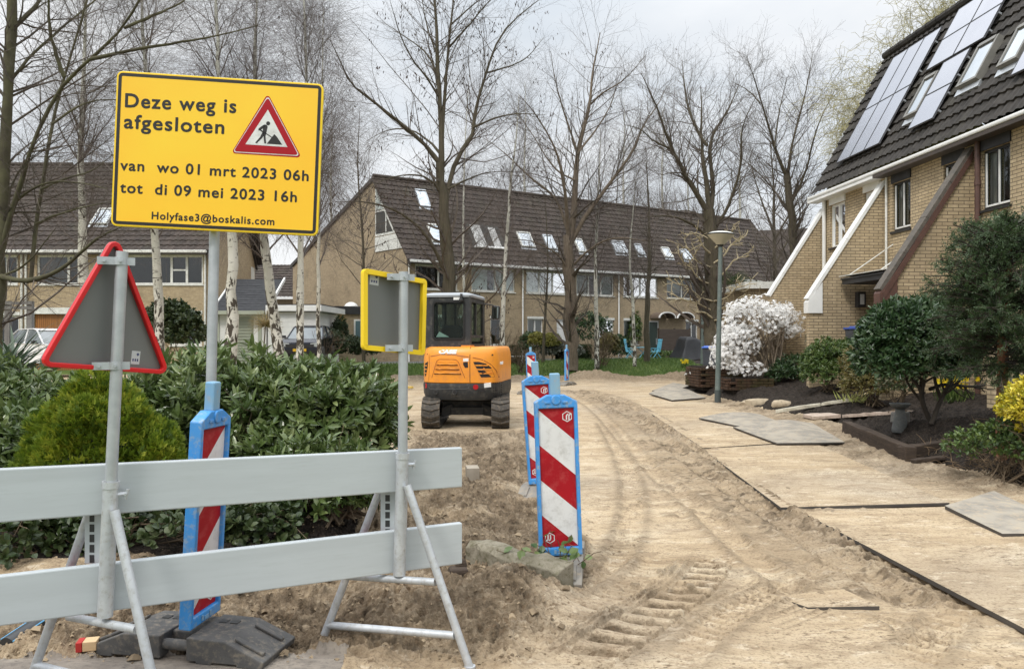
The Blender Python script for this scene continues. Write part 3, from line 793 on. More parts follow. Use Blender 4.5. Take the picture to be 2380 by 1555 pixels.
for i in range(4):
    u0, u1 = mid_bounds[i], mid_bounds[i + 1]
    h = thing('terraced_house', labels[i], 'house', mid_f.p(u0, 0), math.atan2(MB_U[1], MB_U[0]), 'terraced houses of the middle row')
    wins = [mid_f.rect(*q) for q in ff[i]] ; gw = [mid_f.rect(*q) for q in gf[i]]
    wins = [(max(a, u0 + .15), min(b, u1 - .15), 3.72, 5.0) for a, b, _, _ in wins]
    gw = [(a, b, .75, 2.25) for a, b, _, _ in gw]
    dr = None
    if i in doors:
        a, b, _, _ = mid_f.rect(*doors[i]); dr = (a, max(b, a + .85), -.1, 2.25)
    w = MB()
    wall_holes(w, mid_f, u0, u1, -.6, EV + .12, wins + gw + ([dr] if dr else []))
    D = 12.8
    def gp_(v, z, a): return mid_f.p(a + SKEW * v, z, -v)
    zr = EV - .02 + RISE - .12
    prof = [(0, -.6), (0, EV + .12), (RUN - .35, zr), (D, 5.95), (D, -.6)]
    if i in (0, 3):
        a = u0 if i == 0 else u1
        w.add([gp_(v, z, a) for v, z in prof], [tuple(range(5))])
    w.build('wall', brick_mid, h)
    w = MB(); w.add([gp_(D, -.6, u0), gp_(D, -.6, u1), gp_(D, 5.95, u1), gp_(D, 5.95, u0)], [(0, 1, 2, 3)]); w.build('rear_wall', brick_mid, h)
    V, F = tiles(mid_r.p(u0 - (.12 if i == 0 else 0), 0), MB_U, rs, mid_r.n, u1 - u0 + (.12 if i in (0,) else 0) + (.12 if i == 3 else 0), SLOPE_L, .30, .36, .03, .045, 4, SKEW * RUN / SLOPE_L)
    rp = mid_r.p(0, SLOPE_L); bs = nrm(np.array(mid_in * (D + .3 - RUN + .35)) + UP * (5.8 - rp[2] + MB_O[2]) + MB_U * SKEW * (D - RUN))
    V2, F2 = tiles(mid_r.p(u1, SLOPE_L) + MB_U * SKEW * RUN + UP * .0, -MB_U, bs, nrm(np.cross(-MB_U, bs)), u1 - u0, 10.6, .30, .36, .03, .045, 2)
    rf = npmesh('roof', *merge([(V, F), (V2, F2)]), tile_brown, h)
    m = MB(); m.tube([mid_r.p(u0, SLOPE_L, .04) + MB_U * SKEW * RUN, mid_r.p(u1, SLOPE_L, .04) + MB_U * SKEW * RUN], .11, 8)
    m.build('ridge_tiles', tile_brown, rf)
    m = MB(); slab(m, mid_f, u0, u1, EV - .16, EV - .02, .28, .42); m.build('gutter', white_paint if i < 2 else dirty_white, h, bevel=.02)
    m = MB(); slab(m, mid_f, u0, u1, EV - .20, EV - .162, .0, .40); m.build('soffit', dark_frame, h)
    m = MB(); m.tube([mid_f.p(u1 - .12, EV - .2, .07), mid_f.p(u1 - .12, -.4, .07)], .045, 8); m.build('downpipe', white_paint if i < 2 else dark_frame, h)
    if i == 0:
        m = MB(); m.tube([mid_f.p(u0 + .1, EV - .2, .07), mid_f.p(u0 + .1, -.4, .07)], .04, 8); m.build('downpipe', white_paint, h)
    bk = [[(0, .3, room_dark, 0, 1), (.3, .62, room_dark, 0, 1), (.62, 1, room_dark, 0, 1)], [(0, .38, blind_pale, 0, 1), (.52, 1, blind_pale, 0, 1)]] if i == 0 else \
         [[(0, 1, blind_pale, 0, 1)], [(0, .3, lace, 0, 1), (.5, 1, blind_pale, 0, 1)]] if i == 1 else [[(0, .6, blind_grey, 0, 1)], [(0, .5, lace, .3, 1)]]
    for k, q in enumerate(wins):
        window(h, mid_f, q, dirty_white, (.5,) if i == 2 else ((.33, .66) if i else (.55,)), bk[k % 2], .08, head=.13 if i < 2 else None)
    for k, q in enumerate(gw): window(h, mid_f, q, dirty_white, (.5,) if q[1] - q[0] > .9 else (), [(0, 1, lace, .4, 1)] if k % 2 == 0 else None, .08, head=.14)
    if dr: door(h, mid_f, dr, white_paint if i == 1 else pm('dark_green_door', (.015, .03, .022), (.02, .04, .03), 4, .35), white_paint)
    for k, q in enumerate(vel[i]):
        a, b = mid_r.at(q[0], q[3]); a2, b2 = mid_r.at(q[2], q[1])
        a3 = mid_r.at(q[2], q[3])[0]
        roof_window(h, mid_r, a, max(a3 - .12, a + .6), b, max(b2, b + .7), galv if k else dirty_white)
    if i == 0:
        # dormer let into the roof: a dark recess with glazed doors and a white sill
        a, b = mid_r.at(1100, 576); a3 = mid_r.at(1176, 578)[0]; b2 = mid_r.at(1140, 526)[1]
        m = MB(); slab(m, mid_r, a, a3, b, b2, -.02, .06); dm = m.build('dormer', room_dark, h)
        m = MB(); slab(m, mid_r, a, a3 - .1, b - .06, b + .06, .06, .16); m.build('sill', white_paint, dm)
        m = MB(); slab(m, mid_r, a + .25, a + .9, b + .1, b2 - .1, .06, .09); slab(m, mid_r, a3 - .75, a3 - .3, b + .1, b2 - .2, .06, .09); m.build('pane', lace, dm)
        # glazed corner of the gable
        gpl = Plane(gp_(3.0, 0, u0), MB_U * SKEW * -1 + mid_f.n, UP); gpl.n = nrm(np.cross(gpl.u, gpl.w))
        def slope_v(z): return -.35 + (z - EV + .14) / (RISE / RUN) + .12
        def q3(v, z, c): return gp_(v, z, u0) - nrm(MB_U + mid_f.n * SKEW) * c
        def poly(mb, pts, c0, c1):
            n = len(pts); mb.add([q3(v, z, c0) for v, z in pts] + [q3(v, z, c1) for v, z in pts], [tuple(range(n)), tuple(range(2 * n - 1, n - 1, -1))] + [(k, (k + 1) % n, (k + 1) % n + n, k + n) for k in range(n)])
        zs = [9.25, 8.1, 6.75]
        m = MB(); poly(m, [(2.95, 9.55), (2.95, 6.7), (slope_v(6.7) + .1, 6.7), (slope_v(9.2), 9.25)], .0, .03)
        gwn = m.build('gable_window', dirty_white, h)
        m = MB(); poly(m, [(2.85, 8.0), (2.85, 6.82), (slope_v(6.82) + .2, 6.82), (slope_v(8.0) + .2, 8.0)], .03, .04); m.build('room_backing', room_dark, gwn)
        m = MB(); poly(m, [(2.85, 9.3), (2.85, 8.1), (slope_v(8.1) + .2, 8.1), (slope_v(9.1) + .18, 9.1)], .03, .04); m.build('pane', blind_pale, gwn)
        m = MB(); poly(m, [(1.9, 7.95), (1.9, 6.85), (1.82, 6.85), (1.82, 7.95)], .04, .06); m.build('mullion', dirty_white, gwn)
        m = MB(); poly(m, [(2.95, 6.65), (2.95, 5.85), (slope_v(5.85), 5.85), (slope_v(6.65), 6.65)], .0, .05); m.build('balcony_panel', dirty_white, h)
        m = MB()
        for (v0, z0), (v1, z1) in (((-.4, EV - .1), (RUN - .35, zr + .08)), ((RUN - .35, zr + .08), (D + .2, 5.9))):
            A, B = q3(v0, z0, .02), q3(v1, z1, .02); C, E = q3(v1, z1 - .22, .02), q3(v0, z0 - .22, .02); o_ = q3(0, 0, .08) - q3(0, 0, 0)
            m.add([A, B, C, E, A + o_, B + o_, C + o_, E + o_], [(0, 1, 2, 3), (7, 6, 5, 4), (0, 4, 5, 1), (1, 5, 6, 2), (2, 6, 7, 3), (3, 7, 4, 0)])
        m.build('verge_board', dark_frame, h)
        # low lean-to beside the gable
        m = MB(); slab(m, mid_f, -3.6, -.02, 2.35, 2.75, -3.4, -.6); m.build('lean_to_fascia', black_trim, h)
        m = MB(); slab(m, mid_f, -3.55, -.03, -.6, 2.35, -3.3, -.7); lt = m.build('lean_to_wall', brick_mid, h)
        lp = Plane(mid_f.p(0, 0, -.69), MB_U, UP)
        m = MB(); slab(m, lp, -2.6, -1.4, 1.0, 2.1, .0, .03); wn_ = m.build('window', dirty_white, h)
        m = MB(); slab(m, lp, -2.52, -1.48, 1.1, 2.02, .03, .036); m.build('pane', pm('teal_blind', (.10, .17, .18), (.06, .10, .11), 3, .4, stretch=(1, 1, 14)), wn_)
        m = MB(); m.lathe([(.38, 0), (.36, .1), (.26, .22), (.1, .29), (0.01, .3)], mid_f.p(-2.2, 2.75, -2.2), 16); m.build('roof_dome', white_paint, h, smooth=True)
        m = MB(); m.lathe([(.05, 0), (.085, .06), (.085, .14), (.03, .19)], lp.p(-3.2, 1.95, .1), 10); lm = m.build('wall_lamp', pm('warm_lamp_globe', (.8, .6, .25), (.8, .62, .3), 2, .4), h)
        bn = MATS['warm_lamp_globe'].node_tree.nodes['Principled BSDF']; bn.inputs['Emission Color'].default_value = (1, .72, .3, 1); bn.inputs['Emission Strength'].default_value = 1.3
    if i == 2:
        for px0, px1 in ((1510, 1549), (1552, 1592)):
            a, a1 = mid_f.at(px0, 735)[0], mid_f.at(px1, 735)[0]; c = (a + a1) / 2; r = (a1 - a) / 2
            m = MB(); A = [(c + r * math.cos(t), 2.42 + .55 * r * math.sin(t)) for t in np.linspace(0, math.pi, 13)]; B = [(c + (r - .07) * math.cos(t), 2.42 + (.55 * r - .07) * max(math.sin(t), 0)) for t in np.linspace(0, math.pi, 13)]
            for c0, c1 in ((.82, .9),):
                for k in range(12): m.add([mid_f.p(*A[k], c0), mid_f.p(*A[k + 1], c0), mid_f.p(*B[k + 1], c0), mid_f.p(*B[k], c0), mid_f.p(*A[k], c1), mid_f.p(*A[k + 1], c1), mid_f.p(*B[k + 1], c1), mid_f.p(*B[k], c1)], [(0, 1, 2, 3), (7, 6, 5, 4), (0, 4, 5, 1), (2, 6, 7, 3)])
            cn = m.build('door_canopy', white_paint, h)
            m = MB()
            for k in range(12): m.add([mid_f.p(*A[k], .01), mid_f.p(*A[k + 1], .01), mid_f.p(*A[k + 1], .82), mid_f.p(*A[k], .82)], [(0, 1, 2, 3)])
            m.build('canopy_sheet', pm('smoked_sheet', (.10, .075, .06), (.14, .11, .09), 3, .3), cn)

# ---- the row on the left, seen square on
left_f = Plane((-30, 34.7, .45), (1, 0, 0), UP)
l_rs = nrm(np.array([0, 5.0, 5.05])); left_r = Plane((-30, 34.35, 5.62), (1, 0, 0), l_rs)
lw = {0: [(-60, 593, 41, 661)], 1: [(85, 593, 183, 661), (294, 593, 472, 661)]}
for i, (X0, X1, lb) in enumerate([(-30.0, -22.55, 'tan brick terraced house cut off by the left edge behind the pergola'), (-22.55, -14.0, 'tan brick terraced house with an orange garage door, behind the yellow sign')]):
    a0, a1 = X0 + 30, X1 + 30
    h = thing('terraced_house', lb, 'house', (X0, 34.7, .45), 0, 'terraced houses of the left row')
    holes = []
    for q in lw[i]:
        a, b, _, _ = left_f.rect(*q); holes.append((max(a, a0 + .2), b, 3.62, 4.98))
    gd = []
    if i:
        a, b, _, _ = left_f.rect(80, 726, 190, 790); gar = (a, b, -.5, 2.25)
        a, b, _, _ = left_f.rect(396, 715, 469, 770); gd = [(a, b, .8, 2.25)]
        holes_all = holes + gd + [gar]
    else:
        a, b, _, _ = left_f.rect(-20, 722, 45, 800); gd = [(a, b, .2, 2.2)]; holes_all = holes + gd
    w = MB(); wall_holes(w, left_f, a0, a1, -.6, 5.3, holes_all)
    sk = -.119; Dp = 9.3
    if i: w.add([(X1, 34.7, -.2), (X1, 34.7, 5.75), (X1 + sk * 4.7, 39.4, 10.45), (X1 + sk * Dp, 34.7 + Dp, 6.0), (X1 + sk * Dp, 34.7 + Dp, -.2)], [(0, 1, 2, 3, 4)])
    w.build('wall', brick_left, h)
    w = MB(); w.add([(X0, 34.7 + Dp, -.2), (X1 + sk * Dp, 34.7 + Dp, -.2), (X1 + sk * Dp, 34.7 + Dp, 6), (X0, 34.7 + Dp, 6)], [(0, 1, 2, 3)]); w.build('rear_wall', brick_left, h)
    L = 7.15; tw = a1 - a0 + (.1 if i else 0)
    V, F = tiles(left_r.p(a0, 0), (1, 0, 0), l_rs, left_r.n, tw, L, .30, .36, .03, .045, 4, sk * .7 if i else 0)
    bs = nrm(np.array([0, 4.9, -4.75])); V2, F2 = tiles(left_r.p(a1, L), (-1, 0, 0), bs, nrm(np.cross((-1, 0, 0), bs)), tw, 6.9, .30, .36, .03, .045, 2, .08 if i else 0)
    rf = npmesh('roof', *merge([(V, F), (V2, F2)]), tile_brown, h)
    m = MB(); m.tube([left_r.p(a0, L, .03), left_r.p(a1 - .55, L, .03)], .11, 8); m.build('ridge_tiles', tile_brown, rf)
    m = MB(); slab(m, left_f, a0, a1, 5.05, 5.18, .3, .44); m.build('gutter', dirty_white, h, bevel=.02)
    m = MB(); slab(m, left_f, a0, a1, 5.0, 5.048, 0, .42); m.build('soffit', dark_frame, h)
    for xx in ((a1 - .14,) if i == 0 else (a0 + .06, a1 - .2)):
        m = MB(); m.tube([left_f.p(xx, 5.0, .07), left_f.p(xx, -.4, .07)], .05, 8); m.build('downpipe', dirty_white, h)
    for k, q in enumerate(holes):
        window(h, left_f, q, dirty_white, (.58, .78) if k else (.74,), [(0, .48, room_dark, 0, 1), (.5, 1, room_dark, 0, 1)] if k else [(0, .72, blind_grey, 0, 1)], .09, head=.14, bars=[(.5, .58, .78)] if k else [])
    for q in gd: window(h, left_f, q, dirty_white, (.55,), None, .09, head=.16)
    if i:
        m = MB(); slab(m, left_f, gar[0], gar[1], gar[2], gar[3], -.12, -.07); gdr = m.build('garage_door', pm('orange_timber', (.36, .15, .035), (.26, .10, .022), 2.5, .55, stretch=(9, 1, .3), bump=.25, bscale=8), h)
        m = MB()
        for k in range(1, 24): slab(m, left_f, gar[0] + k * (gar[1] - gar[0]) / 24 - .008, gar[0] + k * (gar[1] - gar[0]) / 24 + .008, gar[2], gar[3], -.07, -.064)
        m.build('board_joints', pm('orange_joint', (.12, .045, .015), (.10, .04, .012), 3, .7), gdr)
        m = MB(); slab(m, left_f, gar[0] - .25, gar[1] + .15, 2.26, 2.55, .01, .10); m.build('garage_lintel', dirty_white, h)
        a, b = left_r.at(210, 525); a3 = left_r.at(250, 525)[0]; b2 = left_r.at(230, 490)[1]; roof_window(h, left_r, a, a3, b, b2, dirty_white)
        m = MB()
        for (y0, z0), (y1, z1) in (((34.3, 5.45), (39.4, 10.55)), ((39.4, 10.55), (44.2, 5.85))):
            A, B = np.array([X1 + sk * (y0 - 34.7), y0, z0]), np.array([X1 + sk * (y1 - 34.7), y1, z1]); dz = np.array([0, 0, -.24]); dx = np.array([.12, 0, 0])
            m.add([A, B, B + dz, A + dz, A + dx, B + dx, B + dx + dz, A + dx + dz], [(0, 1, 2, 3), (7, 6, 5, 4), (0, 4, 5, 1), (2, 6, 7, 3), (0, 3, 7, 4), (1, 5, 6, 2)])
        m.build('verge_board', dark_frame, h)
        pl = Plane(P(583, 650, 43.2) * np.array([1, 1, 0]), (-.119, .993, 0), UP)
        m = MB(); slab(m, pl, -.2, .7, 5.05 - .05, 5.9 - .2, -.0, .06); slab(m, pl, -.1, .6, 4.1, 4.9, .0, .06); m.build('side_window', dirty_white, h)
# ---- a roof further back between the two rows
h = thing('background_house', 'low brown roof seen between the left and the middle house rows', 'house', (-18.6, 60, .4), 0)
s_ = nrm(np.array([0, 3.4, 2.7])); V, F = tiles((-22.5, 57.5, 4.75), (1, 0, 0), s_, nrm(np.cross((1, 0, 0), s_)), 8.5, 4.6, .3, .36, .03, .05, 3)
npmesh('roof', V, F, tile_brown, h)
m = MB(); m.b(-22.5, -14.0, 57.9, 66, -.5, 4.7); m.build('wall', brick_mid, h)
m = MB(); m.b(-22.5, -14.0, 57.35, 57.5, 4.6, 4.75); m.build('gutter', white_paint, h)
h = thing('background_house', 'small brick gable beyond the bare trees beside the right row', 'house', (22, 62, .4), R(-20))
m = MB(); m.b(-5, 5, -4, 4, -.8, 6.6); m.add([(-5, -4, 6.6), (-5, 4, 6.6), (-5, 0, 9.9)], [(0, 1, 2)]); m.add([(5, -4, 6.6), (5, 4, 6.6), (5, 0, 9.9)], [(0, 1, 2)]); m.build('wall', brick_mid, h, world=False)
m = MB()
for sg in (-1, 1): m.prism([(sg * 4.3, 6.4), (0, 10.0), (0, 10.2), (sg * 4.5, 6.5)], (-5.2, 0, 0), (0, 1, 0), (0, 0, 1), (10.4, 0, 0))
m.build('roof', tile_brown, h, world=False)

# ---- garages between the rows
white_brick = pm('white_painted_brick', (.72, .71, .69), (.64, .63, .61), 4, .75, 0, .3, 18, stretch=(1, 1, 5), dirt=(.50, .49, .46))
sage = pm('sage_green_paint', (.36, .38, .30), (.32, .34, .27), 3, .5)
h = thing('garage', 'white brick garage with a dark pitched roof and a sage slatted door', 'garage', (-12.1, 33.5, .5), 0)
gf_ = Plane((0, 33.5, .45), (1, 0, 0), UP)
xa, xb = (502 - 1190) / 1740 * 33.5, (619 - 1190) / 1740 * 33.5
dxa, dxb = (548 - 1190) / 1740 * 33.5, (590 - 1190) / 1740 * 33.5
m = MB(); wall_holes(m, gf_, xa, xb, -.6, 2.28, [(dxa, dxb, -.2, 2.1)]); m.b(xa + .01, xb - .01, 33.62, 38, -.1, 2.7); m.build('wall', white_brick, h)
m = MB(); slab(m, gf_, dxa + .002, dxb - .002, -.2, 2.1, -.11, -.08)
for k in range(16): slab(m, gf_, dxa + .05, dxb - .10, -.12 + k * .135, -.12 + k * .135 + .085, -.08, -.035)
d_ = m.build('door', sage, h)
m = MB(); slab(m, gf_, dxb - .17, dxb - .13, .75, 1.1, -.055, -.02); m.build('handle', black_trim, d_)
m = MB(); slab(m, gf_, xa, xa + .16, -.5, 2.28, .0, .03); m.build('corner_board', sage, h); m = MB(); slab(m, gf_, (600 - 1190) / 1740 * 33.5, (608 - 1190) / 1740 * 33.5, -.5, 2.28, 0, .03); m.build('corner_board', sage, h)
s_ = nrm(np.array([0, 2.6, 1.62])); o_ = np.array([xa - .05, 33.25, 2.78]); Vt, Ft = tiles(o_, (1, 0, 0), s_, nrm(np.cross((1, 0, 0), s_)), xb - xa + .1, 3.1, .4, .17, .0, .014, 1)
npmesh('roof', Vt, Ft, pm('dark_felt_shingle', (.022, .023, .026), (.035, .036, .04), 6, .85), h)
m = MB(); m.b(xa - .05, xb + .02, 33.1, 33.24, 2.64, 2.80); m.build('gutter', sage, h)
m = MB()
for xx in (xa - .12, xb + .055): m.prism([(0, -.14), (2.7, 1.55), (2.7, 1.72), (0, .06)], (xx, 33.2, 2.78), (0, 1, 0), (0, 0, 1), (.07, 0, 0))
m.build('verge_board', white_paint, h)
h = thing('garage', 'flat roofed white garage with a boarded fascia behind the dark car', 'garage', (-9.8, 33.2, .5), 0)
xc = (734 - 1190) / 1740 * 33.2
m = MB(); m.b(xb + .14, xc, 33.3, 38.5, -.3, 2.75); m.build('wall', white_brick, h)
m = MB(); m.b(xb + .25, xc - .75, 33.26, 33.30, -.2, 2.6)
for k in range(11): m.b(xb + .27, xc - .77, 33.245, 33.258, .1 + k * .22, .1 + k * .22 + .205)
m.build('garage_door', white_paint, h)
m = MB(); m.b(xb + .13, (747 - 1190) / 1740 * 33.0, 33.0, 38.6, 2.78, 3.04); m.build('fascia', white_paint, h, bevel=.01)
m = MB(); m.b(xb + .13, (747 - 1190) / 1740 * 33.0, 33.02, 38.6, 3.05, 3.09); m.build('roof', black_trim, h)

# ---- the row on the right with raking brick fins
RU = np.array([.0653, -.9979, 0.]); RO = np.array([8.68, 20.43, 0.0])
rt_f = Plane(RO, RU, UP)                                   # n points to the street
if rt_f.n[0] > 0: rt_f.n = -rt_f.n
RG, RT = 5.6, 9.56
r_s = nrm(-rt_f.n * 2.2 + UP * (RT - RG)); rt_r = Plane(rt_f.p(0, RG, .2), RU, r_s)
if rt_r.n[2] < 0: rt_r.n = -rt_r.n
SL = math.hypot(2.2, RT - RG)
def fin(par, u, tmax, zt, zb, cap, thick=.15, drop=True, endm=None):
    m = MB()
    prof = [(0, 0.0), (0, zt), (tmax, zb), (tmax, 0.0)]
    m.add([rt_f.p(u - thick / 2, z, t) for t, z in prof] + [rt_f.p(u + thick / 2, z, t) for t, z in prof], [(0, 1, 2, 3), (7, 6, 5, 4), (0, 4, 5, 1), (1, 5, 6, 2), (2, 6, 7, 3)])
    f = m.build('fin_wall', brick_right, par)
    m = MB(); L = math.hypot(tmax, zt - zb); dx, dz = tmax / L, (zb - zt) / L; nx, nz = -dz, dx
    k = int(L / .9) + 1
    for j in range(k):
        s0, s1 = L * j / k + (.004 if j else 0), L * (j + 1) / k - .004 + (.03 if j == k - 1 else 0); e = .003 * (j % 2)
        A = [(s0 * dx, zt + s0 * dz), (s1 * dx, zt + s1 * dz)]
        q = [(A[0][0] - nx * .02, A[0][1] - nz * .02), (A[1][0] - nx * .02, A[1][1] - nz * .02), (A[1][0] + nx * (.05 + e), A[1][1] + nz * (.05 + e)), (A[0][0] + nx * (.05 + e), A[0][1] + nz * (.05 + e))]
        w2 = thick / 2 + .035
        m.add([rt_f.p(u - w2, z, t) for t, z in q] + [rt_f.p(u + w2, z, t) for t, z in q], [(0, 1, 2, 3), (7, 6, 5, 4), (0, 4, 5, 1), (1, 5, 6, 2), (2, 6, 7, 3), (3, 7, 4, 0)])
    m.build('coping', cap, f); m = MB()
    if drop:
        q = [(tmax + .05, zb - .34), (tmax - .30, zb - .34), (tmax - .30, zb + .38), (tmax + .05, zb - .08)]
        m.add([rt_f.p(u - w2 - .004, z, t) for t, z in q] + [rt_f.p(u + w2 + .004, z, t) for t, z in q], [(0, 1, 2, 3), (7, 6, 5, 4), (0, 4, 5, 1), (1, 5, 6, 2), (2, 6, 7, 3), (3, 7, 4, 0)])
    if drop: m.build('coping_end', endm or cap, f)
    return f
rt_rot = math.atan2(RU[1], RU[0])
RB = [-.42, 2.63, 9.0]
rw = {0: [(.02, .80, 4.02, 5.18), (1.75, 2.45, 4.55, 5.18)], 1: [(2.98, 3.68, 4.04, 5.16), (4.83, 5.46, 4.04, 5.16), (6.0, 6.74, 4.02, 5.16)]}
coping_dark = pm('weathered_dark_coping', (.085, .075, .065), (.13, .11, .09), 7, .85, dirt=(.05, .05, .04))
solar = pm('solar_panel', (.42, .425, .46), (.37, .375, .415), .6, .2, .8, r2=.28)
for i in range(2):
    u0, u1 = RB[i], RB[i + 1]; light = i == 0; fr = white_paint if light else black_trim
    h = thing('terraced_house', ['yellow brick house at the far end of the right row, with white trim', 'yellow brick house of the right row with red brown trim and a porch roof'][i], 'house', rt_f.p(u0, .2), rt_rot, 'terraced houses of the right row')
    w = MB(); wall_holes(w, rt_f, u0, u1, 0, 5.5, rw[i])
    if i == 0:
        w.add([rt_f.p(u0, 0), rt_f.p(u0, 5.5), rt_f.p(u0, 9.3, -2.0), rt_f.p(u0, 5.5, -8), rt_f.p(u0, 0, -8)], [(0, 1, 2, 3, 4)])
    w.build('wall', brick_right, h, norm=True)
    w = MB(); w.add([rt_f.p(u0, 0, -8), rt_f.p(u1, 0, -8), rt_f.p(u1, 5.5, -8), rt_f.p(u0, 5.5, -8)], [(0, 1, 2, 3)]); w.build('rear_wall', brick_right, h)
    e0 = .28 if i == 0 else 0
    V, F = tiles(rt_r.p(u0 - e0, 0, -.02), RU, r_s, rt_r.n, u1 - u0 + e0, SL, .215, .33, .028, .05, 8)
    b_s = nrm(-rt_f.n * 6.2 + UP * (5.5 - RT)); V2, F2 = tiles(rt_r.p(u0 - e0, SL, -.02), RU, b_s, nrm(np.cross(RU, b_s)) * np.sign(np.cross(RU, b_s)[2]), u1 - u0 + e0, 7.4, .215, .33, .03, .05, 3)
    rf = npmesh('roof', *merge([(V, F), (V2, F2)]), tile_black, h)
    m = MB(); a = u0 - e0
    while a < u1 - .05:
        b = min(a + .40, u1); m.tube([rt_r.p(a, SL, .03), rt_r.p(b + .02, SL, .035)], [.115, .125], 10); a += .40
    m.build('ridge_tiles', tile_black, rf)
    m = MB(); slab(m, rt_f, u0 - e0, u1, RG - .15, RG - .06, .16, .30); m.build('gutter', white_paint, h, bevel=.03)
    m = MB(); slab(m, rt_f, u0 - e0, u1, RG - .24, RG - .172, .0, .29); m.build('soffit', white_paint if light else pm('brown_soffit', (.05, .04, .034), (.07, .055, .045), 3, .6), h)
    if i == 0:
        m = MB(); slab(m, rt_f, u0 - e0 - .02, u0 - e0, RG - .24, RG - .05, .0, .30); m.build('verge_board', white_paint, h)
    for k, q in enumerate(rw[i]):
        w_ = window(h, rt_f, q, fr, (.5,) if q[1] - q[0] > .68 else (), [(0, .35, lace, 0, 1), (.7, 1, lace, 0, 1), (.35, .7, room_dark, 0, 1)] if not light else [(0, .55, lace, .0, 1)], .055, head=.24, recess=.05, sillmat=black_trim if not light else dark_frame)
        if not light:
            m = MB()
            for c in (q[0] + .055, (q[0] + q[1]) / 2 + .03): slab(m, rt_f, c, c + .03, q[2] + .06, q[3] - .06, -.052, -.03)
            slab(m, rt_f, q[0] + .05, q[1] - .05, q[2] + .05, q[2] + .085, -.052, -.03); m.build('casement', white_paint, w_)
    if i == 0:
        fin(h, -.38, 1.55, 5.15, 2.75, white_paint, drop=False); fin(h, 2.60, 1.85, 5.28, 2.50, white_paint)
        m = MB(); m.tube([rt_f.p(-.22, RG - .2, .06), rt_f.p(-.22, .3, .06)], .05, 10); m.build('downpipe', white_paint, h)
        m = MB(); m.tube([rt_f.p(2.80, RG - .25, .05), rt_f.p(2.80, 2.9, .05)], .028, 8); m.build('downpipe', dirty_white, h)
    else:
        fin(h, 5.66, 1.86, 5.30, 2.52, coping_dark, endm=brown_trim); fin(h, 8.75, 1.86, 5.30, 2.52, coping_dark, endm=brown_trim)
        m = MB(); w2 = .16
        q = [(.03, 5.235), (1.86, 2.455), (1.86, 2.28), (.03, 5.06)]
        m.add([rt_f.p(5.738, z, t) for t, z in q] + [rt_f.p(5.79, z, t) for t, z in q], [(0, 1, 2, 3), (7, 6, 5, 4), (0, 4, 5, 1), (1, 5, 6, 2), (2, 6, 7, 3), (3, 7, 4, 0)]); m.build('barge_board', brown_trim, h)
        for zz in (0,): 
            m = MB(); m.tube([rt_f.p(5.95, RG - .2, .06), rt_f.p(5.95, .3, .06)], .05, 10); m.tube([rt_f.p(5.95, 4.6, .06), rt_f.p(5.95, 4.52, .06)], .062, 10); m.build('downpipe', brown_trim, h)
        m = MB(); slab(m, rt_f, 2.85, 5.5, 2.82, 2.93, .02, 1.15); m.add([rt_f.p(2.83, 2.93, 0), rt_f.p(2.83, 2.93, 1.18), rt_f.p(5.5, 2.93, 1.18), rt_f.p(5.5, 2.93, 0), rt_f.p(2.83, 3.0, 0), rt_f.p(2.83, 2.96, 1.18), rt_f.p(5.5, 2.96, 1.18), rt_f.p(5.5, 3.0, 0)], [(0, 1, 2, 3), (4, 5, 6, 7), (0, 1, 5, 4), (1, 2, 6, 5), (2, 3, 7, 6), (3, 0, 4, 7)])
        cp = m.build('porch_canopy', black_trim, h)
        m = MB(); slab(m, rt_f, 2.80, 5.5, 3.005, 3.02, .0, 1.2); m.build('canopy_flashing', dirty_white, cp)
        m = MB()
        for uu in (3.0, 4.3): m.tube([rt_f.p(uu, 3.0, 1.1), rt_f.p(uu, 3.75, .0)], .012, 6)
        m.build('stay_rod', dirty_white, cp)
        m = MB(); lp = Plane(rt_f.p(2.715, 0, .66), rt_f.n, UP); slab(m, lp, -.09, .09, 2.30, 2.66, -.02, .13) if lp.n @ RU > 0 else slab(m, lp, -.09, .09, 2.30, 2.66, .02, -.13)
        wl_ = m.build('wall_lamp', black_trim, h)
        sg = 1 if lp.n @ RU > 0 else -1
        m = MB(); slab(m, lp, -.05, .05, 2.36, 2.60, .131 * sg, .137 * sg); m.build('lamp_glass', dirty_white, wl_)
        m = MB(); m.tube([rt_f.p(8.5, RG - .2, .06), rt_f.p(8.5, .3, .06)], .05, 10); m.build('downpipe', brown_trim, h)
    # panels and roof windows, measured on the slope
    def arr(corners, cols, rows):
        q = [rt_r.at(*c) for c in corners]                     # bottom left, top left, top right, bottom right
        aa, ab = (q[0][0] + q[1][0]) / 2, (q[2][0] + q[3][0]) / 2; ba, bb = (q[0][1] + q[3][1]) / 2, (q[1][1] + q[2][1]) / 2
        print('array', [tuple(round(t, 2) for t in k) for k in q], round(aa, 2), round(ab, 2), round(ba, 2), round(bb, 2))
        for c in range(cols):
            for r_ in range(rows):
                x0, x1 = aa + (ab - aa) * c / cols + .008, aa + (ab - aa) * (c + 1) / cols - .008; y0, y1 = ba + (bb - ba) * r_ / rows + .008, ba + (bb - ba) * (r_ + 1) / rows - .008
                m = MB(); slab(m, rt_r, x0, x1, y0, y1, .10, .135); pn = m.build('solar_panel', solar, h)
                m = MB(); slab(m, rt_r, x0, x1, y0, y0 + .012, .1355, .139); slab(m, rt_r, x0, x0 + .012, y0 + .012, y1, .1355, .139); slab(m, rt_r, x1 - .012, x1, y0 + .012, y1, .1355, .139); slab(m, rt_r, x0 + .012, x1 - .012, y1 - .012, y1, .1355, .139); m.build('panel_frame', black_trim, pn)
        m = MB()
        for bb_ in (.25, .75):
            for r_ in range(rows): yy = ba + (bb - ba) * (r_ + bb_) / rows; slab(m, rt_r, aa, ab, yy - .02, yy + .02, .03, .098)
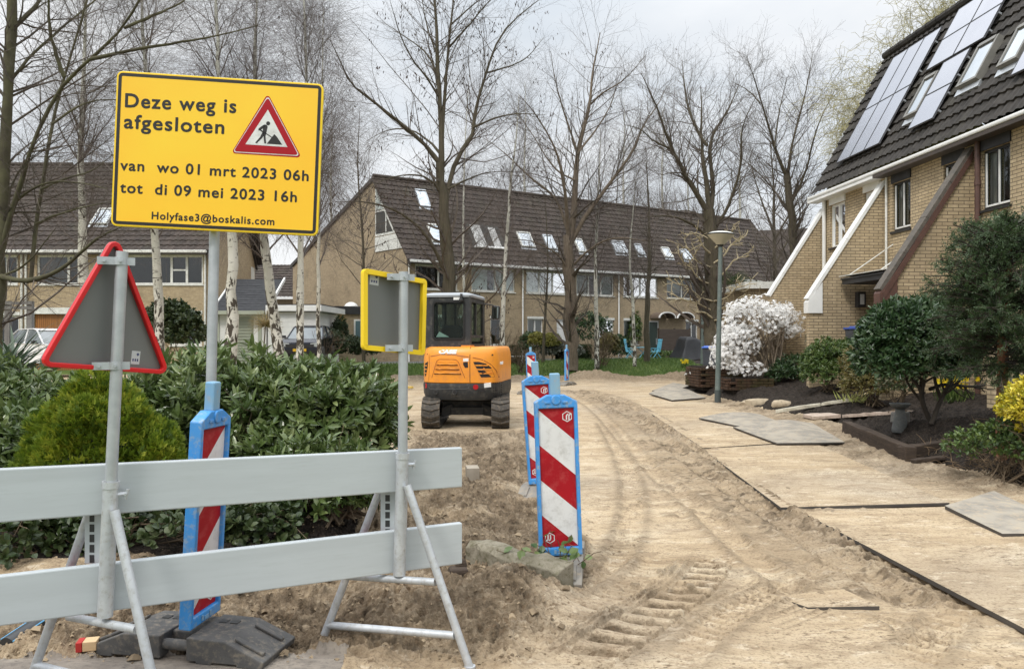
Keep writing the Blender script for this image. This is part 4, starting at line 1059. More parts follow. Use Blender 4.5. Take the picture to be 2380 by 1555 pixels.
        m.build('panel_rail', galv, h)
    def rwin(corners):
        q = [rt_r.at(*c) for c in corners]; aa, ab = (q[0][0] + q[1][0]) / 2, (q[2][0] + q[3][0]) / 2; ba, bb = (q[0][1] + q[3][1]) / 2, (q[1][1] + q[2][1]) / 2
        print('rwin', round(aa, 2), round(ab, 2), round(ba, 2), round(bb, 2))
        roof_window(h, rt_r, aa, ab, ba, bb, pm('roof_window_frame', (.16, .155, .14), (.2, .19, .17), 5, .5), .15)
    if i == 0:
        arr([(1949, 388), (2089, 141), (2204, 63), (2052, 341)], 3, 2)
    else:
        arr([(2158, 175), (2247, 20), (2380, -58), (2300, 95)], 2, 2); arr([(2117, 310), (2210, 148), (2270, 118), (2176, 286)], 1, 2)
        rwin([(2112, 281), (2159, 190), (2191, 173), (2144, 266)]); rwin([(2233, 215), (2287, 113), (2344, 84), (2275, 190)]); rwin([(2331, 163), (2374, 81), (2428, 40), (2380, 143)])
        arr([(2362, 190), (2420, 70), (2480, 30), (2430, 150)], 1, 1)
h = thing('garage', 'flat roofed outhouse with a white fascia beyond the right row', 'garage', (9.3, 26.2, .3), 0)
m = MB(); m.b(7.75, 11.0, 24.6, 28.0, 0, 3.2); m.build('wall', brick_right, h)
m = MB(); m.b(7.6, 11.1, 24.45, 28.1, 3.2, 3.42); m.build('fascia', dirty_white, h)
# ------------------------------------------------------------------ road works: barrier, signs, beacons
def xf(m, M):
    v = np.array(m.v); m.v = [tuple(q) for q in (v @ M[:3, :3].T + M[:3, 3])]; return m
def rotz(a, t=(0, 0, 0)):
    c, s = math.cos(a), math.sin(a); M = np.eye(4); M[:2, :2] = [[c, -s], [s, c]]; M[:3, 3] = t; return M
def rounded(pts, r, k=5):
    out = []; n = len(pts)
    for i in range(n):
        a, b, c = (np.array(pts[j % n], float) for j in (i - 1, i, i + 1))
        u, v = nrm(a - b), nrm(c - b); ang = math.acos(np.clip(u @ v, -1, 1)); d = r / math.tan(ang / 2)
        p, q = b + u * d, b + v * d; cen = b + nrm(u + v) * r / math.sin(ang / 2)
        a0, a1 = math.atan2(*(p - cen)[::-1]), math.atan2(*(q - cen)[::-1]); da = (a1 - a0 + math.pi) % (2 * math.pi) - math.pi
        out += [tuple(cen + r * np.array([math.cos(a0 + da * t), math.sin(a0 + da * t)])) for t in np.linspace(0, 1, k)]
    return out
def inset(pts, d):
    """offset a convex polygon inwards"""
    P_ = np.array(pts); c = P_.mean(0); n = len(P_); out = []
    e = nrm(np.roll(P_, -1, 0) - P_); nn = np.stack([-e[:, 1], e[:, 0]], 1)
    s = np.sign(((c - P_) * nn).sum(1)); nn = nn * s[:, None]
    for i in range(n):
        m_ = nrm(nn[i] + nn[i - 1]); out.append(tuple(P_[i] + m_ * d / max(m_ @ nn[i], .3)))
    return out
red = pm('red_sign_enamel', (.62, .008, .012), (.52, .008, .012), 4, .35)
redfoil = pm('red_reflective_foil', (.38, .005, .013), (.28, .005, .011), 4, .5, dirt=(.40, .05, .05), spec=.25)
signred = pm('deep_red_print', (.36, .004, .012), (.33, .004, .012), 2.5, .55, spec=.25)
whitefoil = pm('white_reflective_foil', (.70, .70, .69), (.60, .60, .59), 3, .4, dirt=(.44, .43, .41))
yellow = pm('yellow_sign_face', (.88, .56, .020), (.88, .47, .014), 1.1, .4)
yellow_rim = pm('yellow_sign_rim', (.86, .60, .012), (.82, .55, .010), 3, .35)
ink = pm('black_print', (.006, .005, .005), (.008, .007, .006), 5, .5)
signback = pm('grey_sign_back', (.165, .168, .163), (.15, .153, .15), 2, .5, .1)
blue = pm('blue_plastic', (.035, .27, .68), (.06, .25, .55), 5, .45, 0, .05, 120, dirt=(.30, .36, .38))
blue_worn = pm('worn_blue_plastic', (.22, .36, .46), (.14, .33, .55), 6, .6, dirt=(.30, .33, .34))
rubber = pm('black_rubber_base', (.05, .05, .05), (.085, .082, .078), 6, .75, 0, .4, 50, dirt=(.20, .17, .13))
brush = galv
# barrier
BA, BB = np.array([-2.05, 3.0, 0]), np.array([-.255, 3.85, 0])
bdir = nrm(BB - BA); bn = np.array([bdir[1], -bdir[0], 0])
bar = thing('road_barrier', 'grey board barrier on two tubular trestles closing the road', 'barrier', (-1.2, 3.4, 0), 0)
def board(zl0, zl1, zr0, zr1, name='board'):
    a, b = BA - bdir * .75, BB
    sl = .75 / np.linalg.norm(BB - BA); e0, e1 = zl0 - (zr0 - zl0) * sl, zl1 - (zr1 - zl1) * sl
    m = MB(); z = UP
    p = [a + z * e0, b + z * zr0, b + z * zr1, a + z * e1]; q = [k - bn * .038 for k in p]
    m.add(p + q, [(0, 1, 2, 3), (7, 6, 5, 4), (0, 4, 5, 1), (1, 5, 6, 2), (2, 6, 7, 3), (3, 7, 4, 0)])
    o = m.build(name, plank_grey, bar, bevel=.006)
    m = MB(); 
    for k in range(14):
        c0 = a + (b - a) * k / 14; c1 = a + (b - a) * (k + .97) / 14; r0, r1 = e0 + (zr0 - e0) * k / 14, e0 + (zr0 - e0) * (k + .97) / 14
        s0, s1 = e1 + (zr1 - e1) * k / 14, e1 + (zr1 - e1) * (k + .97) / 14; off = -bn * .0395
        cutw = .11 * (1 if k % 2 else -1)
        m.add([c0 + off + z * (r0 + .012), c1 + off + z * (r1 + .012), c1 + off + z * (s1 - .012), c0 + off + z * (s0 - .012)], [(3, 2, 1, 0)])
    m.build('reflective_face', redfoil, o)
    return o
board(.814, 1.029, .789, .992); board(.40, .60, .395, .605)
def trestle(Yp, post, bottom, top, l1, l2, low, up_, brk):
    t = MB()
    ptop, pbot = P(*top, Yp), P(*bottom, Yp); sl = P(*post, Yp)
    t.tube([pbot + (sl - pbot) * 0, sl], .0305, 16); s = t.build('post_sleeve', galv2, bar, smooth=40)
    m = MB(); m.tube([sl - (ptop - sl) * .05, ptop], .0235, 16); p_ = m.build('sign_post', galv, bar, smooth=40)
    m = MB(); m.tube([sl + (pbot - sl) * .0, sl + (pbot - sl) * .05], .034, 16); m.build('collar', galv2, s, smooth=40)
    m = MB(); w = sl + (pbot - sl) * .10 + bn * .005; m.tube([w + bdir * .02, w + bdir * .06], .009, 8); m.tube([w + bdir * .055 - UP * .022, w + bdir * .065 + UP * .018], .007, 8); m.tube([w + bdir * .055 + bn * .02, w + bdir * .06 - bn * .02], .006, 8); m.build('wing_bolt', galv, s, smooth=40)
    for a, b in (l1, l2):
        m = MB(); m.tube([P(*a), P(*b)], .0195, 14); lg = m.build('leg', galv2, bar, smooth=40)
        m = MB(); f = P(*b); m.tube([f - UP * .01, f + UP * .012], .027, 12); m.build('foot', galv2, lg)
    m = MB(); m.tube([P(*low[0]), P(*low[1])], .0185, 14); m.build('crossbar', galv2, bar, smooth=40)
    m = MB(); m.tube([P(*up_[0]), P(*up_[1])], .0175, 14); m.build('crossbar', galv2, bar, smooth=40)
    m = MB(); x0, y0, x1, y1 = brk; Yb = Yp + .085
    a_, b_, c_, d_ = P(x0, y0, Yb), P(x1, y0, Yb), P(x1, y1, Yb), P(x0, y1, Yb); off = np.array([.02, .045, 0])
    m.add([a_, b_, c_, d_] + [q + off for q in (a_, b_, c_, d_)], [(0, 1, 2, 3), (7, 6, 5, 4), (0, 4, 5, 1), (1, 5, 6, 2), (2, 6, 7, 3), (3, 7, 4, 0)]); br = m.build('board_bracket', plank_grey, bar, bevel=.003)
    m = MB()
    for k in range(6):
        ya, yb = y0 + (y1 - y0) * (k + .12) / 6, y0 + (y1 - y0) * (k + .88) / 6; xa_, xb_ = x0 + (x1 - x0) * .30, x0 + (x1 - x0) * .58
        m.add([P(xa_, ya, Yb - .0012), P(xb_, ya, Yb - .0012), P(xb_, yb, Yb - .0012), P(xa_, yb, Yb - .0012)], [(0, 1, 2, 3)])
    m.build('slot', black_trim, br)
    return p_
trestle(3.665, (936, 1052), (928, 1336), (938, 632), ((946, 1128, 3.625), (1092, 1552, 3.535)), ((886, 1130, 3.80), (743, 1503, 3.79)), ((762, 1452, 3.79), (1056, 1476, 3.55)), ((800, 1338, 3.79), (1012, 1352, 3.585)), (884, 1128, 922, 1246))
trestle(3.125, (258, 1118), (244, 1432), (284, 585), ((266, 1186, 3.085), (380, 1690, 2.99)), ((212, 1180, 3.26), (56, 1622, 3.235)), ((84, 1546, 3.235), (352, 1612, 3.0)), ((160, 1432, 3.25), (318, 1462, 3.05)), (196, 1168, 236, 1310))
def clampset(par, c, r, u, n, wid, tabl):
    m = MB(); u = nrm(u); n = nrm(n)
    m.tube([c - UP * .016, c + UP * .016], r + .006, 16); o = m.build('clamp', brush, par)
    m = MB(); q = c + n * .0 ; m.prism([(-.016, -.016), (-tabl, -.016), (-tabl, .016), (-.016, .016)], q + n * .012, u, UP, n * .006); m.prism([(.016, -.016), (.055, -.016), (.055, .016), (.016, .016)], q + n * .006, u, UP, n * .006); m.build('clamp_tab', brush, o)
    m = MB()
    for s in (-tabl * .7, .0): m.tube([c + u * s + n * .015, c + u * s + n * (.032 if s else .042)], .0075, 6)
    m.build('bolt', galv, o)
# triangular sign seen from the back
def back_sign(name, label, corners, rimmat, rad, rimw, depth, sticker, mirror=None):
    A = [P(*c) for c in corners]; o = A[-1]; u = nrm(A[-2] - A[-1]); n = nrm(np.cross(u, A[0] - o)); 
    if n[1] > 0: n = -n
    w = nrm(np.cross(n, u)); w = w if w[2] > 0 else -w
    poly = [((p - o) @ u, (p - o) @ w) for p in A]
    t = thing(name, label, 'road sign', np.array([o[0], o[1], o[2]]) + 0 * o, 0)
    out = rounded(poly, rad); inn = inset(out, rimw); i2 = inset(out, .004)
    m = MB(); m.prism(inset(out, .002), o, u, w, -n * .004); m.build('panel', signback, t)
    m = MB(); m.frame(out, inn, o + n * .0005, u, w, n * depth); m.build('rim', rimmat, t, bevel=.004)
    m = MB(); m.prism(i2, o - n * .0045, u, w, -n * .001); m.build('sign_face', whitefoil, t)
    (a0, b0, a1, b1) = sticker; W = poly[-2][0]; H = max(q[1] for q in poly)
    m = MB(); m.prism([(a0 * W, b0 * H), (a1 * W, b0 * H), (a1 * W, b1 * H), (a0 * W, b1 * H)], o + n * .0003, u, w, n * .0007); st = m.build('sticker', pm('label_paper', (.50, .51, .52), (.44, .45, .46), 4, .6), t)
    m = MB(); aw, bh = (a1 - a0) * W, (b1 - b0) * H
    m.prism([(a0 * W + aw * .55, b0 * H + bh * .75), (a0 * W + aw * .72, b0 * H + bh * .62), (a0 * W + aw * .9, b0 * H + bh * .75), (a0 * W + aw * .72, b0 * H + bh * .88)], o + n * .0012, u, w, n * .0003)
    for k in range(3): m.prism([(a0 * W + aw * (.15 + .26 * k), b0 * H + bh * .22), (a0 * W + aw * (.3 + .26 * k), b0 * H + bh * .22), (a0 * W + aw * (.3 + .26 * k), b0 * H + bh * .42), (a0 * W + aw * (.15 + .26 * k), b0 * H + bh * .42)], o + n * .0012, u, w, n * .0003)
    m.build('sticker_print', pm('blue_ink', (.03, .04, .14), (.05, .05, .12), 4, .6), st)
    return t, o, u, w, n, poly
t, o, u, w, n, poly = back_sign('warning_sign', 'triangular red rimmed warning sign seen from behind on the left trestle post', [(263, 541, 3.15), (389, 870, 3.39), (83, 851, 2.905)], red, .03, .020, .024, (.68, .06, .75, .16))
clampset(t, P(280, 608, 3.125), .0235, bdir, bn, .03, .085); clampset(t, P(268, 850, 3.125), .0235, bdir, bn, .03, .085)
t, o, u, w, n, poly = back_sign('detour_sign', 'yellow rimmed square sign seen from behind on the right trestle post', [(838, 624, 3.56), (989, 650, 3.82), (981, 826, 3.82), (838, 813, 3.56)], yellow_rim, .022, .024, .026, (.06, .82, .20, .96))
clampset(t, P(937, 645, 3.665), .0235, bdir, bn, .03, .085); clampset(t, P(933, 809, 3.665), .0235, bdir, bn, .03, .085)

# the yellow announcement board
S = [P(257, 525, 3.80), P(738, 549, 3.88), P(748, 195, 3.88), P(263, 164, 3.80)]
sp_ = Plane(S[0], S[1] - S[0], UP); sp_.w = nrm((S[3] - S[0]) - sp_.u * ((S[3] - S[0]) @ sp_.u)); sp_.n = nrm(np.cross(sp_.u, sp_.w))
if sp_.n[1] > 0: sp_.n = -sp_.n
SW, SH = np.linalg.norm(S[1] - S[0]), (S[3] - S[0]) @ sp_.w
sg = thing('road_closure_sign', 'large yellow announcement board on a steel pole rising from the blue beacon', 'road sign', P(491, 881, 3.90) * np.array([1, 1, 1]), 0)
outl = rounded([(0, 0), (SW, 0), (SW, SH), (0, SH)], .03)
m = MB(); m.prism(outl, sp_.o, sp_.u, sp_.w, -sp_.n * .022); pn = m.build('panel', yellow_rim, sg, bevel=.003)
m = MB(); m.prism(inset(outl, .008), sp_.o + sp_.n * .0004, sp_.u, sp_.w, sp_.n * .0006); m.build('sign_face', yellow, sg)
m = MB(); m.frame(inset(outl, .010), inset(outl, .026), sp_.o + sp_.n * .0012, sp_.u, sp_.w, sp_.n * .0005); m.build('black_border', ink, sg)
def cp(x, y): return sp_.at(x * .36447, y * .36447)
capH = text_mesh('H', 1.0)[0][:, 1].max(); LIFT = sp_.n * .0016
def line(body, x0, y0, x1, y1, cap_px, sp=1.12):
    a, b = cp(x0, y0), cp(x1, y1); wd = a[0] - b[0]
    cap = cap_px * .36447 * 3.84 / FPX; m = MB(); dirv = nrm((b[0] - a[0]) * sp_.u + (b[1] - a[1]) * sp_.w); upv = nrm(np.cross(-sp_.n, dirv)); upv = upv if upv[2] > 0 else -upv
    e = .023 * cap / capH; wd_ = math.hypot(b[0] - a[0], b[1] - a[1])
    for q, (dx, dy) in enumerate(((0, 0), (1, .4), (-1, .4), (.5, -1), (-.5, -1), (.4, 1), (-.4, 1))):
        put_text(m, body, cap / capH, sp_.p(*a), dirv, upv, LIFT + sp_.n * .00012 * q, e * (dx + 1), e * dy, sp, 0, width=wd_ - 2 * e)
    m.build('lettering', ink, sg, norm=False)
line('Deze weg is', 797, 684, 1507, 722, 84); line('afgesloten', 790, 818, 1430, 855, 84)
line('van  wo 01 mrt 2023 06h', 766, 1086, 1968, 1156, 64); line('tot  di 09 mei 2023 16h', 765, 1228, 1893, 1290, 64)
line('Holyfase3@boskalis.com', 967, 1398, 1750, 1437, 45)
def tri(pts, mat, lift, nm='triangle', rad=0.0):
    q = [cp(*p) for p in pts]; q = rounded(q, rad, 5) if rad else q
    m = MB(); m.prism(q, sp_.o + sp_.n * lift, sp_.u, sp_.w, sp_.n * .0003); return m.build(nm, mat, sg)
tri([(1474, 980), (1708, 598), (1924, 1008)], signred, .0012, 'warning_triangle', .013); tri([(1484, 973), (1709, 612), (1912, 998)], whitefoil, .0017, 'triangle_line', .010)
tri([(1490, 968), (1709, 622), (1904, 992)], signred, .0022, 'triangle_band', .009); tri([(1566, 923), (1709, 702), (1834, 941)], whitefoil, .0027, 'triangle_field')
def pict(pts):
    q = [cp(*p) for p in pts]; m_.prism(q, sp_.o + sp_.n * .0032, sp_.u, sp_.w, sp_.n * .0003)
m_ = MB()
pict([(1711 + 13 * math.cos(a), 790 + 13 * math.sin(a)) for a in np.linspace(0, 2 * math.pi, 16, endpoint=False)])
pict([(1688, 797), (1702, 800), (1708, 812), (1700, 850), (1676, 845), (1678, 815)])               # trunk
pict([(1690, 797), (1680, 800), (1650, 822), (1648, 834), (1660, 836), (1690, 812)])                # upper arm
pict([(1650, 822), (1662, 838), (1672, 846), (1677, 842), (1660, 826)])                             # forearm
pict([(1676, 845), (1700, 848), (1694, 872), (1698, 918), (1687, 918), (1682, 878)])                # front leg
pict([(1676, 843), (1690, 850), (1676, 880), (1638, 917), (1628, 913), (1660, 876)])                # rear leg
pict([(1664, 836), (1668, 832), (1738, 878), (1735, 883)])                                          # shovel
pict([(1702, 920), (1728, 886), (1750, 858), (1766, 874), (1801, 926)])                             # heap
m_.build('pictogram', ink, sg)
m = MB(); pt = P(503, 300, 3.925); m.tube([P(489, 930, 3.90), P(491, 881, 3.90), P(498, 560, 3.915), pt], .026, 14); m.build('pole', galv, sg, smooth=40)
for yy in (270, 480):
    m = MB(); c = P(499, yy, 3.89); m.tube([c - sp_.u * .12, c + sp_.u * .12], .014, 8); m.build('bracket', galv, sg)

# beacons: red and white striped panels in blue plastic frames
def beacon_proto(name, label, mirror):
    t = thing(name, label, 'beacon', (0, 0, 0), 0, 'blue framed striped beacons')
    W, H, Dp = .282, 1.075, .062
    m = MB(); o_ = [(-W / 2, 0), (W / 2, 0), (W / 2, H - .075), (W * .2, H - .03), (-W * .2, H - .03), (-W / 2, H - .075)]
    i_ = [(-W / 2 + .024, .052), (W / 2 - .024, .052), (W / 2 - .024, H - .115), (W * .12, H - .1151), (-W * .12, H - .1151), (-W / 2 + .024, H - .115)]
    m.frame(o_, i_, (0, -Dp / 2, 0), (1, 0, 0), UP, (0, Dp, 0)); fr = m.build('frame', blue, t, world=False, bevel=.006)
    m = MB(); m.prism([(-W / 2 + .02, .05), (W / 2 - .02, .05), (W / 2 - .02, H - .11), (-W / 2 + .02, H - .11)], (0, -.012, 0), (1, 0, 0), UP, (0, .024, 0)); m.build('core', blue, t, world=False)
    m = MB(); m.b(-.033, .033, -.026, .026, H - .035, H + .110); so = m.build('socket', blue_worn, t, world=False, bevel=.008)
    m = MB(); m.lathe([(.033, -.006), (.033, .004), (.028, .008)], (0, -Dp / 2, H - .062), 20, Matrix.Rotation(R(90), 3, 'X')); m.b(-.075, -.04, -Dp / 2 - .007, -Dp / 2, H - .085, H - .07); m.b(.04, .075, -Dp / 2 - .007, -Dp / 2, H - .085, H - .07); m.build('moulded_lug', blue, t, world=False, bevel=.002)
    m = MB(); m.b(-.018, .018, -Dp / 2 - .004, -Dp / 2, .012, .03); m.b(-.045, -.03, -Dp / 2 - .004, -Dp / 2, .015, .04); m.b(.03, .045, -Dp / 2 - .004, -Dp / 2, .015, .04); m.build('latch', blue_worn, t, world=False)
    w, h0, h1 = W / 2 - .026, .056, H - .119; hh = h1 - h0; pitch, drop = .2538 * hh, .2262 * hh
    from_top = lambda k: h1 - .0075 * hh - pitch * k
    for front in (1, -1):
        reds, whites = MB(), MB(); fl = mirror * front
        for k in range(-1, 4):
            tl, tr = from_top(k), from_top(k) - drop; bl, br_ = from_top(k + 1), from_top(k + 1) - drop
            poly = [(-w, tl), (w, tr), (w, br_), (-w, bl)]
            def clip(pl, lo, hi):
                for lim, sgn in ((hi, 1), (lo, -1)):
                    out = []
                    for i in range(len(pl)):
                        a, b = pl[i], pl[(i + 1) % len(pl)]; ia, ib = sgn * (lim - a[1]) >= 0, sgn * (lim - b[1]) >= 0
                        if ia: out.append(a)
                        if ia != ib: q = (lim - a[1]) / (b[1] - a[1]); out.append((a[0] + q * (b[0] - a[0]), lim))
                    pl = out
                    if not pl: return pl
                return pl
            if k == -1: poly = [(-w, h1 + .3), (w, h1 + .3), (w, br_), (-w, bl)]
            poly = clip(poly, h0, h1)
            if len(poly) < 3: continue
            (reds if k % 2 else whites).prism([(a * fl, b) for a, b in poly], (0, -.0125 * front, 0), (1, 0, 0), UP, (0, -.0012 * front, 0))
        reds.build('red_stripes', redfoil, t, world=False); whites.build('white_stripes', whitefoil, t, world=False)
        for cx, cy in ((.072 * mirror, h1 - .055), (-.068 * mirror, h0 + .058)):
            if front < 0 or (mirror < 0 and cy > .5): continue
            lg = MB()
            hexa = [(cx + .036 * math.cos(a), cy + .036 * math.sin(a)) for a in np.linspace(math.pi / 6, 2 * math.pi + math.pi / 6, 6, endpoint=False)]
            hi = [(cx + .030 * math.cos(a), cy + .030 * math.sin(a)) for a in np.linspace(math.pi / 6, 2 * math.pi + math.pi / 6, 6, endpoint=False)]
            lg.frame(hexa, hi, (0, -.0140, 0), (1, 0, 0), UP, (0, -.0006, 0))
            sg_ = -1 if cy < .5 else 1
            for dx in (-.004, .012):
                p0, p1, p2 = (cx + dx * sg_, cy - .022 * sg_), (cx + dx * sg_, cy + .008 * sg_), (cx + (dx + .012) * sg_ * 1, cy + .016 * sg_)
                for a, b in ((p0, p1), (p1, p2)):
                    dv = nrm(np.array(b) - np.array(a)); nv = np.array([-dv[1], dv[0]]) * .0042
                    lg.prism([tuple(np.array(a) + nv), tuple(np.array(b) + nv), tuple(np.array(b) - nv), tuple(np.array(a) - nv)], (0, -.0140, 0), (1, 0, 0), UP, (0, -.0006, 0))
            lg.build('emblem', whitefoil, t, world=False)
        
    return t
bcA = beacon_proto('traffic_beacon', 'nearest striped beacon in the open road, tallest of the row beside the concrete kerb block', 1)
def place(o, loc, rz, lean=0.0, pitch=0.0):
    o.location = tuple(map(float, loc)); o.rotation_euler = (pitch, lean, rz)
place(bcA, P(1303, 1288, 4.90), R(4), R(-2.0))
b = dup(bcA, (0, 0, 0), 0, 'leaning striped beacon half hidden behind the nearest one'); place(b, P(1262, 1122, 7.30), R(6), R(-4.0))
b = dup(bcA, (0, 0, 0), 0, 'far striped beacon standing alone beyond the excavator, facing the viewer'); place(b, P(1237, 905, 21.0), R(-8), R(-2.5))
b = dup(bcA, (0, 0, 0), 0, 'farthest striped beacon, turned edge on beside the thick grey trunk'); place(b, P(1317, 884, 25.0), R(66), R(0))
bcL = beacon_proto('traffic_beacon', 'striped beacon behind the barrier boards, carrying the pole of the yellow sign', -1)
place(bcL, P(465, 1440, 3.72), R(83), R(0), R(3.4))
# their bases
def rubber_base(label, loc, rz, mat, sc=1.0, name='beacon_base'):
    t = thing(name, label, 'beacon base', loc, rz, 'bases under the beacons')
    for s in (-1, 1):
        m = MB(); pr = [(.07, .012), (.12, .012), (.12, .0), (.20, .0), (.20, .012), (.33, .012), (.33, 0), (.46, 0), (.47, .035), (.27, .118), (.07, .122)]
        m.prism([(a * s * sc, b * sc) for a, b in pr], (0, -.16 * sc, 0), (1, 0, 0), UP, (0, .32 * sc, 0)); w = m.build('weight', mat, t, world=False, bevel=.012)
        for yy in (-.12, .06):
            m = MB(); m.prism([(.30 * s * sc, .108 * sc), (.445 * s * sc, .046 * sc), (.445 * s * sc, .060 * sc), (.30 * s * sc, .122 * sc)], (0, yy * sc, 0), (1, 0, 0), UP, (0, .03 * sc, 0)); m.build('rib', mat, w, world=False, bevel=.004)
        for xx in (.13, .19):
            m = MB(); m.b((xx - .02) * s * sc, (xx + .02) * s * sc, .05 * sc, .09 * sc, .1215 * sc, .1235 * sc); m.build('slot', black_trim, w, world=False)
    m = MB(); m.b(-.072 * sc, .072 * sc, -.06 * sc, .15 * sc, .012, .112 * sc); m.build('bridge', mat, t, world=False, bevel=.008)
    m = MB(); m.tube([(-.08 * sc, -.12 * sc, .07 * sc), (.08 * sc, -.12 * sc, .07 * sc)], .026 * sc, 12); m.build('handle', mat, t, world=False, smooth=40)
    return t
rubber_base('black rubber beacon base with two sloping weights on the paving', (-1.585, 3.72, .012), R(-11), rubber)
grey_base = pm('grey_recycled_base', (.17, .16, .145), (.24, .22, .19), 5, .85, 0, .5, 40, dirt=(.32, .26, .18))
rubber_base('grey base half buried in sand under the nearest beacon', (.33, 5.03, gz(.33, 5.0) - .045), R(83), grey_base, .95)
rubber_base('grey base under the leaning second beacon', (.30, 7.50, gz(.3, 7.4) - .01), R(75), grey_base, .95)
rubber_base('grey base under the far lone beacon', (.58, 21.05, gz(.58, 21.0) - .0), R(0), grey_base, .95)
rubber_base('grey base under the farthest, edge on beacon', (1.84, 25.05, gz(1.84, 25.0) - .0), R(60), grey_base, .95)

# ------------------------------------------------------------------ the excavator
orange = pm('orange_paint', (.80, .30, .028), (.74, .27, .025), 1.5, .38, 0, .0, 60, dirt=(.60, .22, .05))
charcoal = pm('charcoal_paint', (.018, .019, .020), (.027, .028, .029), 2, .6, dirt=(.10, .09, .075))
dark_gap = pm('dark_gap', (.012, .010, .010), (.018, .015, .014), 4, .8)
track_rub = pm('muddy_track_rubber', (.040, .036, .032), (.070, .060, .048), 5, .85, 0, .5, 40, dirt=(.17, .13, .09))
cab_glass = pm('tinted_cab_glass', (.02, .03, .028), (.03, .04, .036), 2, .05, 0, spec=.6)
_n, _l = cab_glass.node_tree.nodes, cab_glass.node_tree.links
_t = _n.new('ShaderNodeBsdfTransparent'); _t.inputs[0].default_value = (.62, .72, .66, 1); _m = _n.new('ShaderNodeMixShader'); _m.inputs[0].default_value = .78
_l.new(_n['Principled BSDF'].outputs[0], _m.inputs[1]); _l.new(_t.outputs[0], _m.inputs[2]); _l.new(_m.outputs[0], _n['Material Output'].inputs[0])
ex = thing('mini_excavator', 'orange and black mini excavator standing on the sand with its back to the viewer', 'excavator', (-.80, 13.85, 0), 0)
EXM = rotz(0, (-.80, 13.85, 0)); UPM = EXM @ rotz(R(-9), (.0, 0, 0))
for s in (-1, 1):
    Lh, r = .80, .245; cx = s * .60; wd = .31
    prof = [(-Lh - r * math.sin(a) if 0 else -Lh + r * math.cos(a), .26 + r * math.sin(a)) for a in np.linspace(math.pi / 2, 3 * math.pi / 2, 14)] + [(Lh + r * math.cos(a), .26 + r * math.sin(a)) for a in np.linspace(-math.pi / 2, math.pi / 2, 14)]
    m = MB(); inner = [(a * .93, .26 + (b - .26) * .86) for a, b in prof]
    m.frame(prof, inner, (cx - wd / 2, 0, 0), (0, 1, 0), UP, (wd, 0, 0)); tr = m.build('track', track_rub, ex, world=False)
    m = MB(); n_ = 40; per = resample([(0, a, b) for a, b in prof + prof[:1]], n_ + 1)
    for k in range(n_):
        a, b = per[k], per[k + 1]; tv = nrm(b - a); nv = np.array([0, tv[2], -tv[1]]); mid = (a + b) / 2
        if nv @ (mid - np.array([0, mid[1] * .8, .26])) < 0: nv = -nv
        for q0, q1, of in ((-.155, -.005, -.25 + .5 * (k % 2)), (.005, .155, .25 - .5 * (k % 2))):
            st = tv * .05
            vs = []
            for xx, sh in ((q0, -1), (q1, 1)):
                sk_ = tv * (.022 * (1 if q0 < 0 else -1) * sh)
                base = np.array([cx + xx, 0, 0]) + np.array([0, mid[1], mid[2]])
                vs += [base - st * .42 + sk_, base + st * .42 + sk_, base + st * .30 + sk_ + nv * .030, base - st * .30 + sk_ + nv * .030]
            m.add(vs, [(0, 1, 2, 3), (7, 6, 5, 4), (0, 4, 5, 1), (1, 5, 6, 2), (2, 6, 7, 3), (3, 7, 4, 0)])
    m.build('track_lugs', track_rub, tr, world=False)
    for yy in (-Lh, Lh):
        m = MB(); m.lathe([(.04, -.10), (.19, -.10), (.20, -.05), (.20, .05), (.19, .10), (.04, .10)], (cx, yy, .26), 18, Matrix.Rotation(R(90), 3, 'Y')); m.build('sprocket', charcoal, tr, world=False, smooth=40)
    m = MB(); m.b(cx - .09, cx + .09, -.66, .66, .17, .36); m.build('track_frame', charcoal, tr, world=False, bevel=.02)
m = MB(); m.b(-.44, .44, -.42, .42, .22, .44); m.b(-.30, .30, -.52, -.42, .20, .34); m.prism([(-.46, .16), (-.26, .20), (-.26, .40), (-.46, .32)], (0, -.5, 0), (1, 0, 0), UP, (0, 1.0, 0)); m.prism([(.46, .16), (.26, .20), (.26, .40), (.46, .32)], (0, -.5, 0), (1, 0, 0), UP, (0, 1.0, 0))
m.build('undercarriage', charcoal, ex, world=False, bevel=.01)
m = MB(); m.lathe([(.36, .42), (.36, .56), (.30, .57)], (0, 0, 0), 24); m.build('slew_ring', charcoal, ex, world=False)
m = MB(); m.b(-.70, .66, 1.32, 1.38, .04, .36); m.build('dozer_blade', charcoal, ex, world=False)
def plan(sx, front=.62):
    pts = [(-.69, front), (-.69, -.50), (-.665, -.68), (-.59, -.83), (-.46, -.925), (-.30, -.965), (-.1, -.985), (.1, -.985), (.30, -.965), (.46, -.925), (.59, -.83), (.665, -.68), (.69, -.50), (.69, front)]
    return [(a * sx, b * sx if b < 0 else b) for a, b in pts]
def loft(levels, front=.62):
    m = MB(); n = 14; vs = []
    for z, s in levels: vs += [(a, b, z) for a, b in plan(s, front)]
    fs = [(i * n + k, i * n + (k + 1) % n, (i + 1) * n + (k + 1) % n, (i + 1) * n + k) for i in range(len(levels) - 1) for k in range(n)]
    fs += [tuple(range(n)), tuple((len(levels) - 1) * n + k for k in range(n - 1, -1, -1))]
    m.add(vs, fs); return m
def up(m): return xf(m, UPM)
_pl = np.array(plan(1.0))[1:13]
def ys(x, z=1.1):
    s = 1.0 if z < 1.25 else 1.0 - .06 * (z - 1.25) / .15
    return float(np.interp(abs(x) / s, [0, .1, .30, .46, .59, .665, .69], [-.985, -.985, -.965, -.925, -.83, -.68, -.50])) * s
body = up(loft([(.785, .985), (.80, 1.0), (1.20, 1.0), (1.30, .985), (1.37, .96), (1.405, .925), (1.415, .88)])).build('engine_cover', orange, ex, smooth=38)
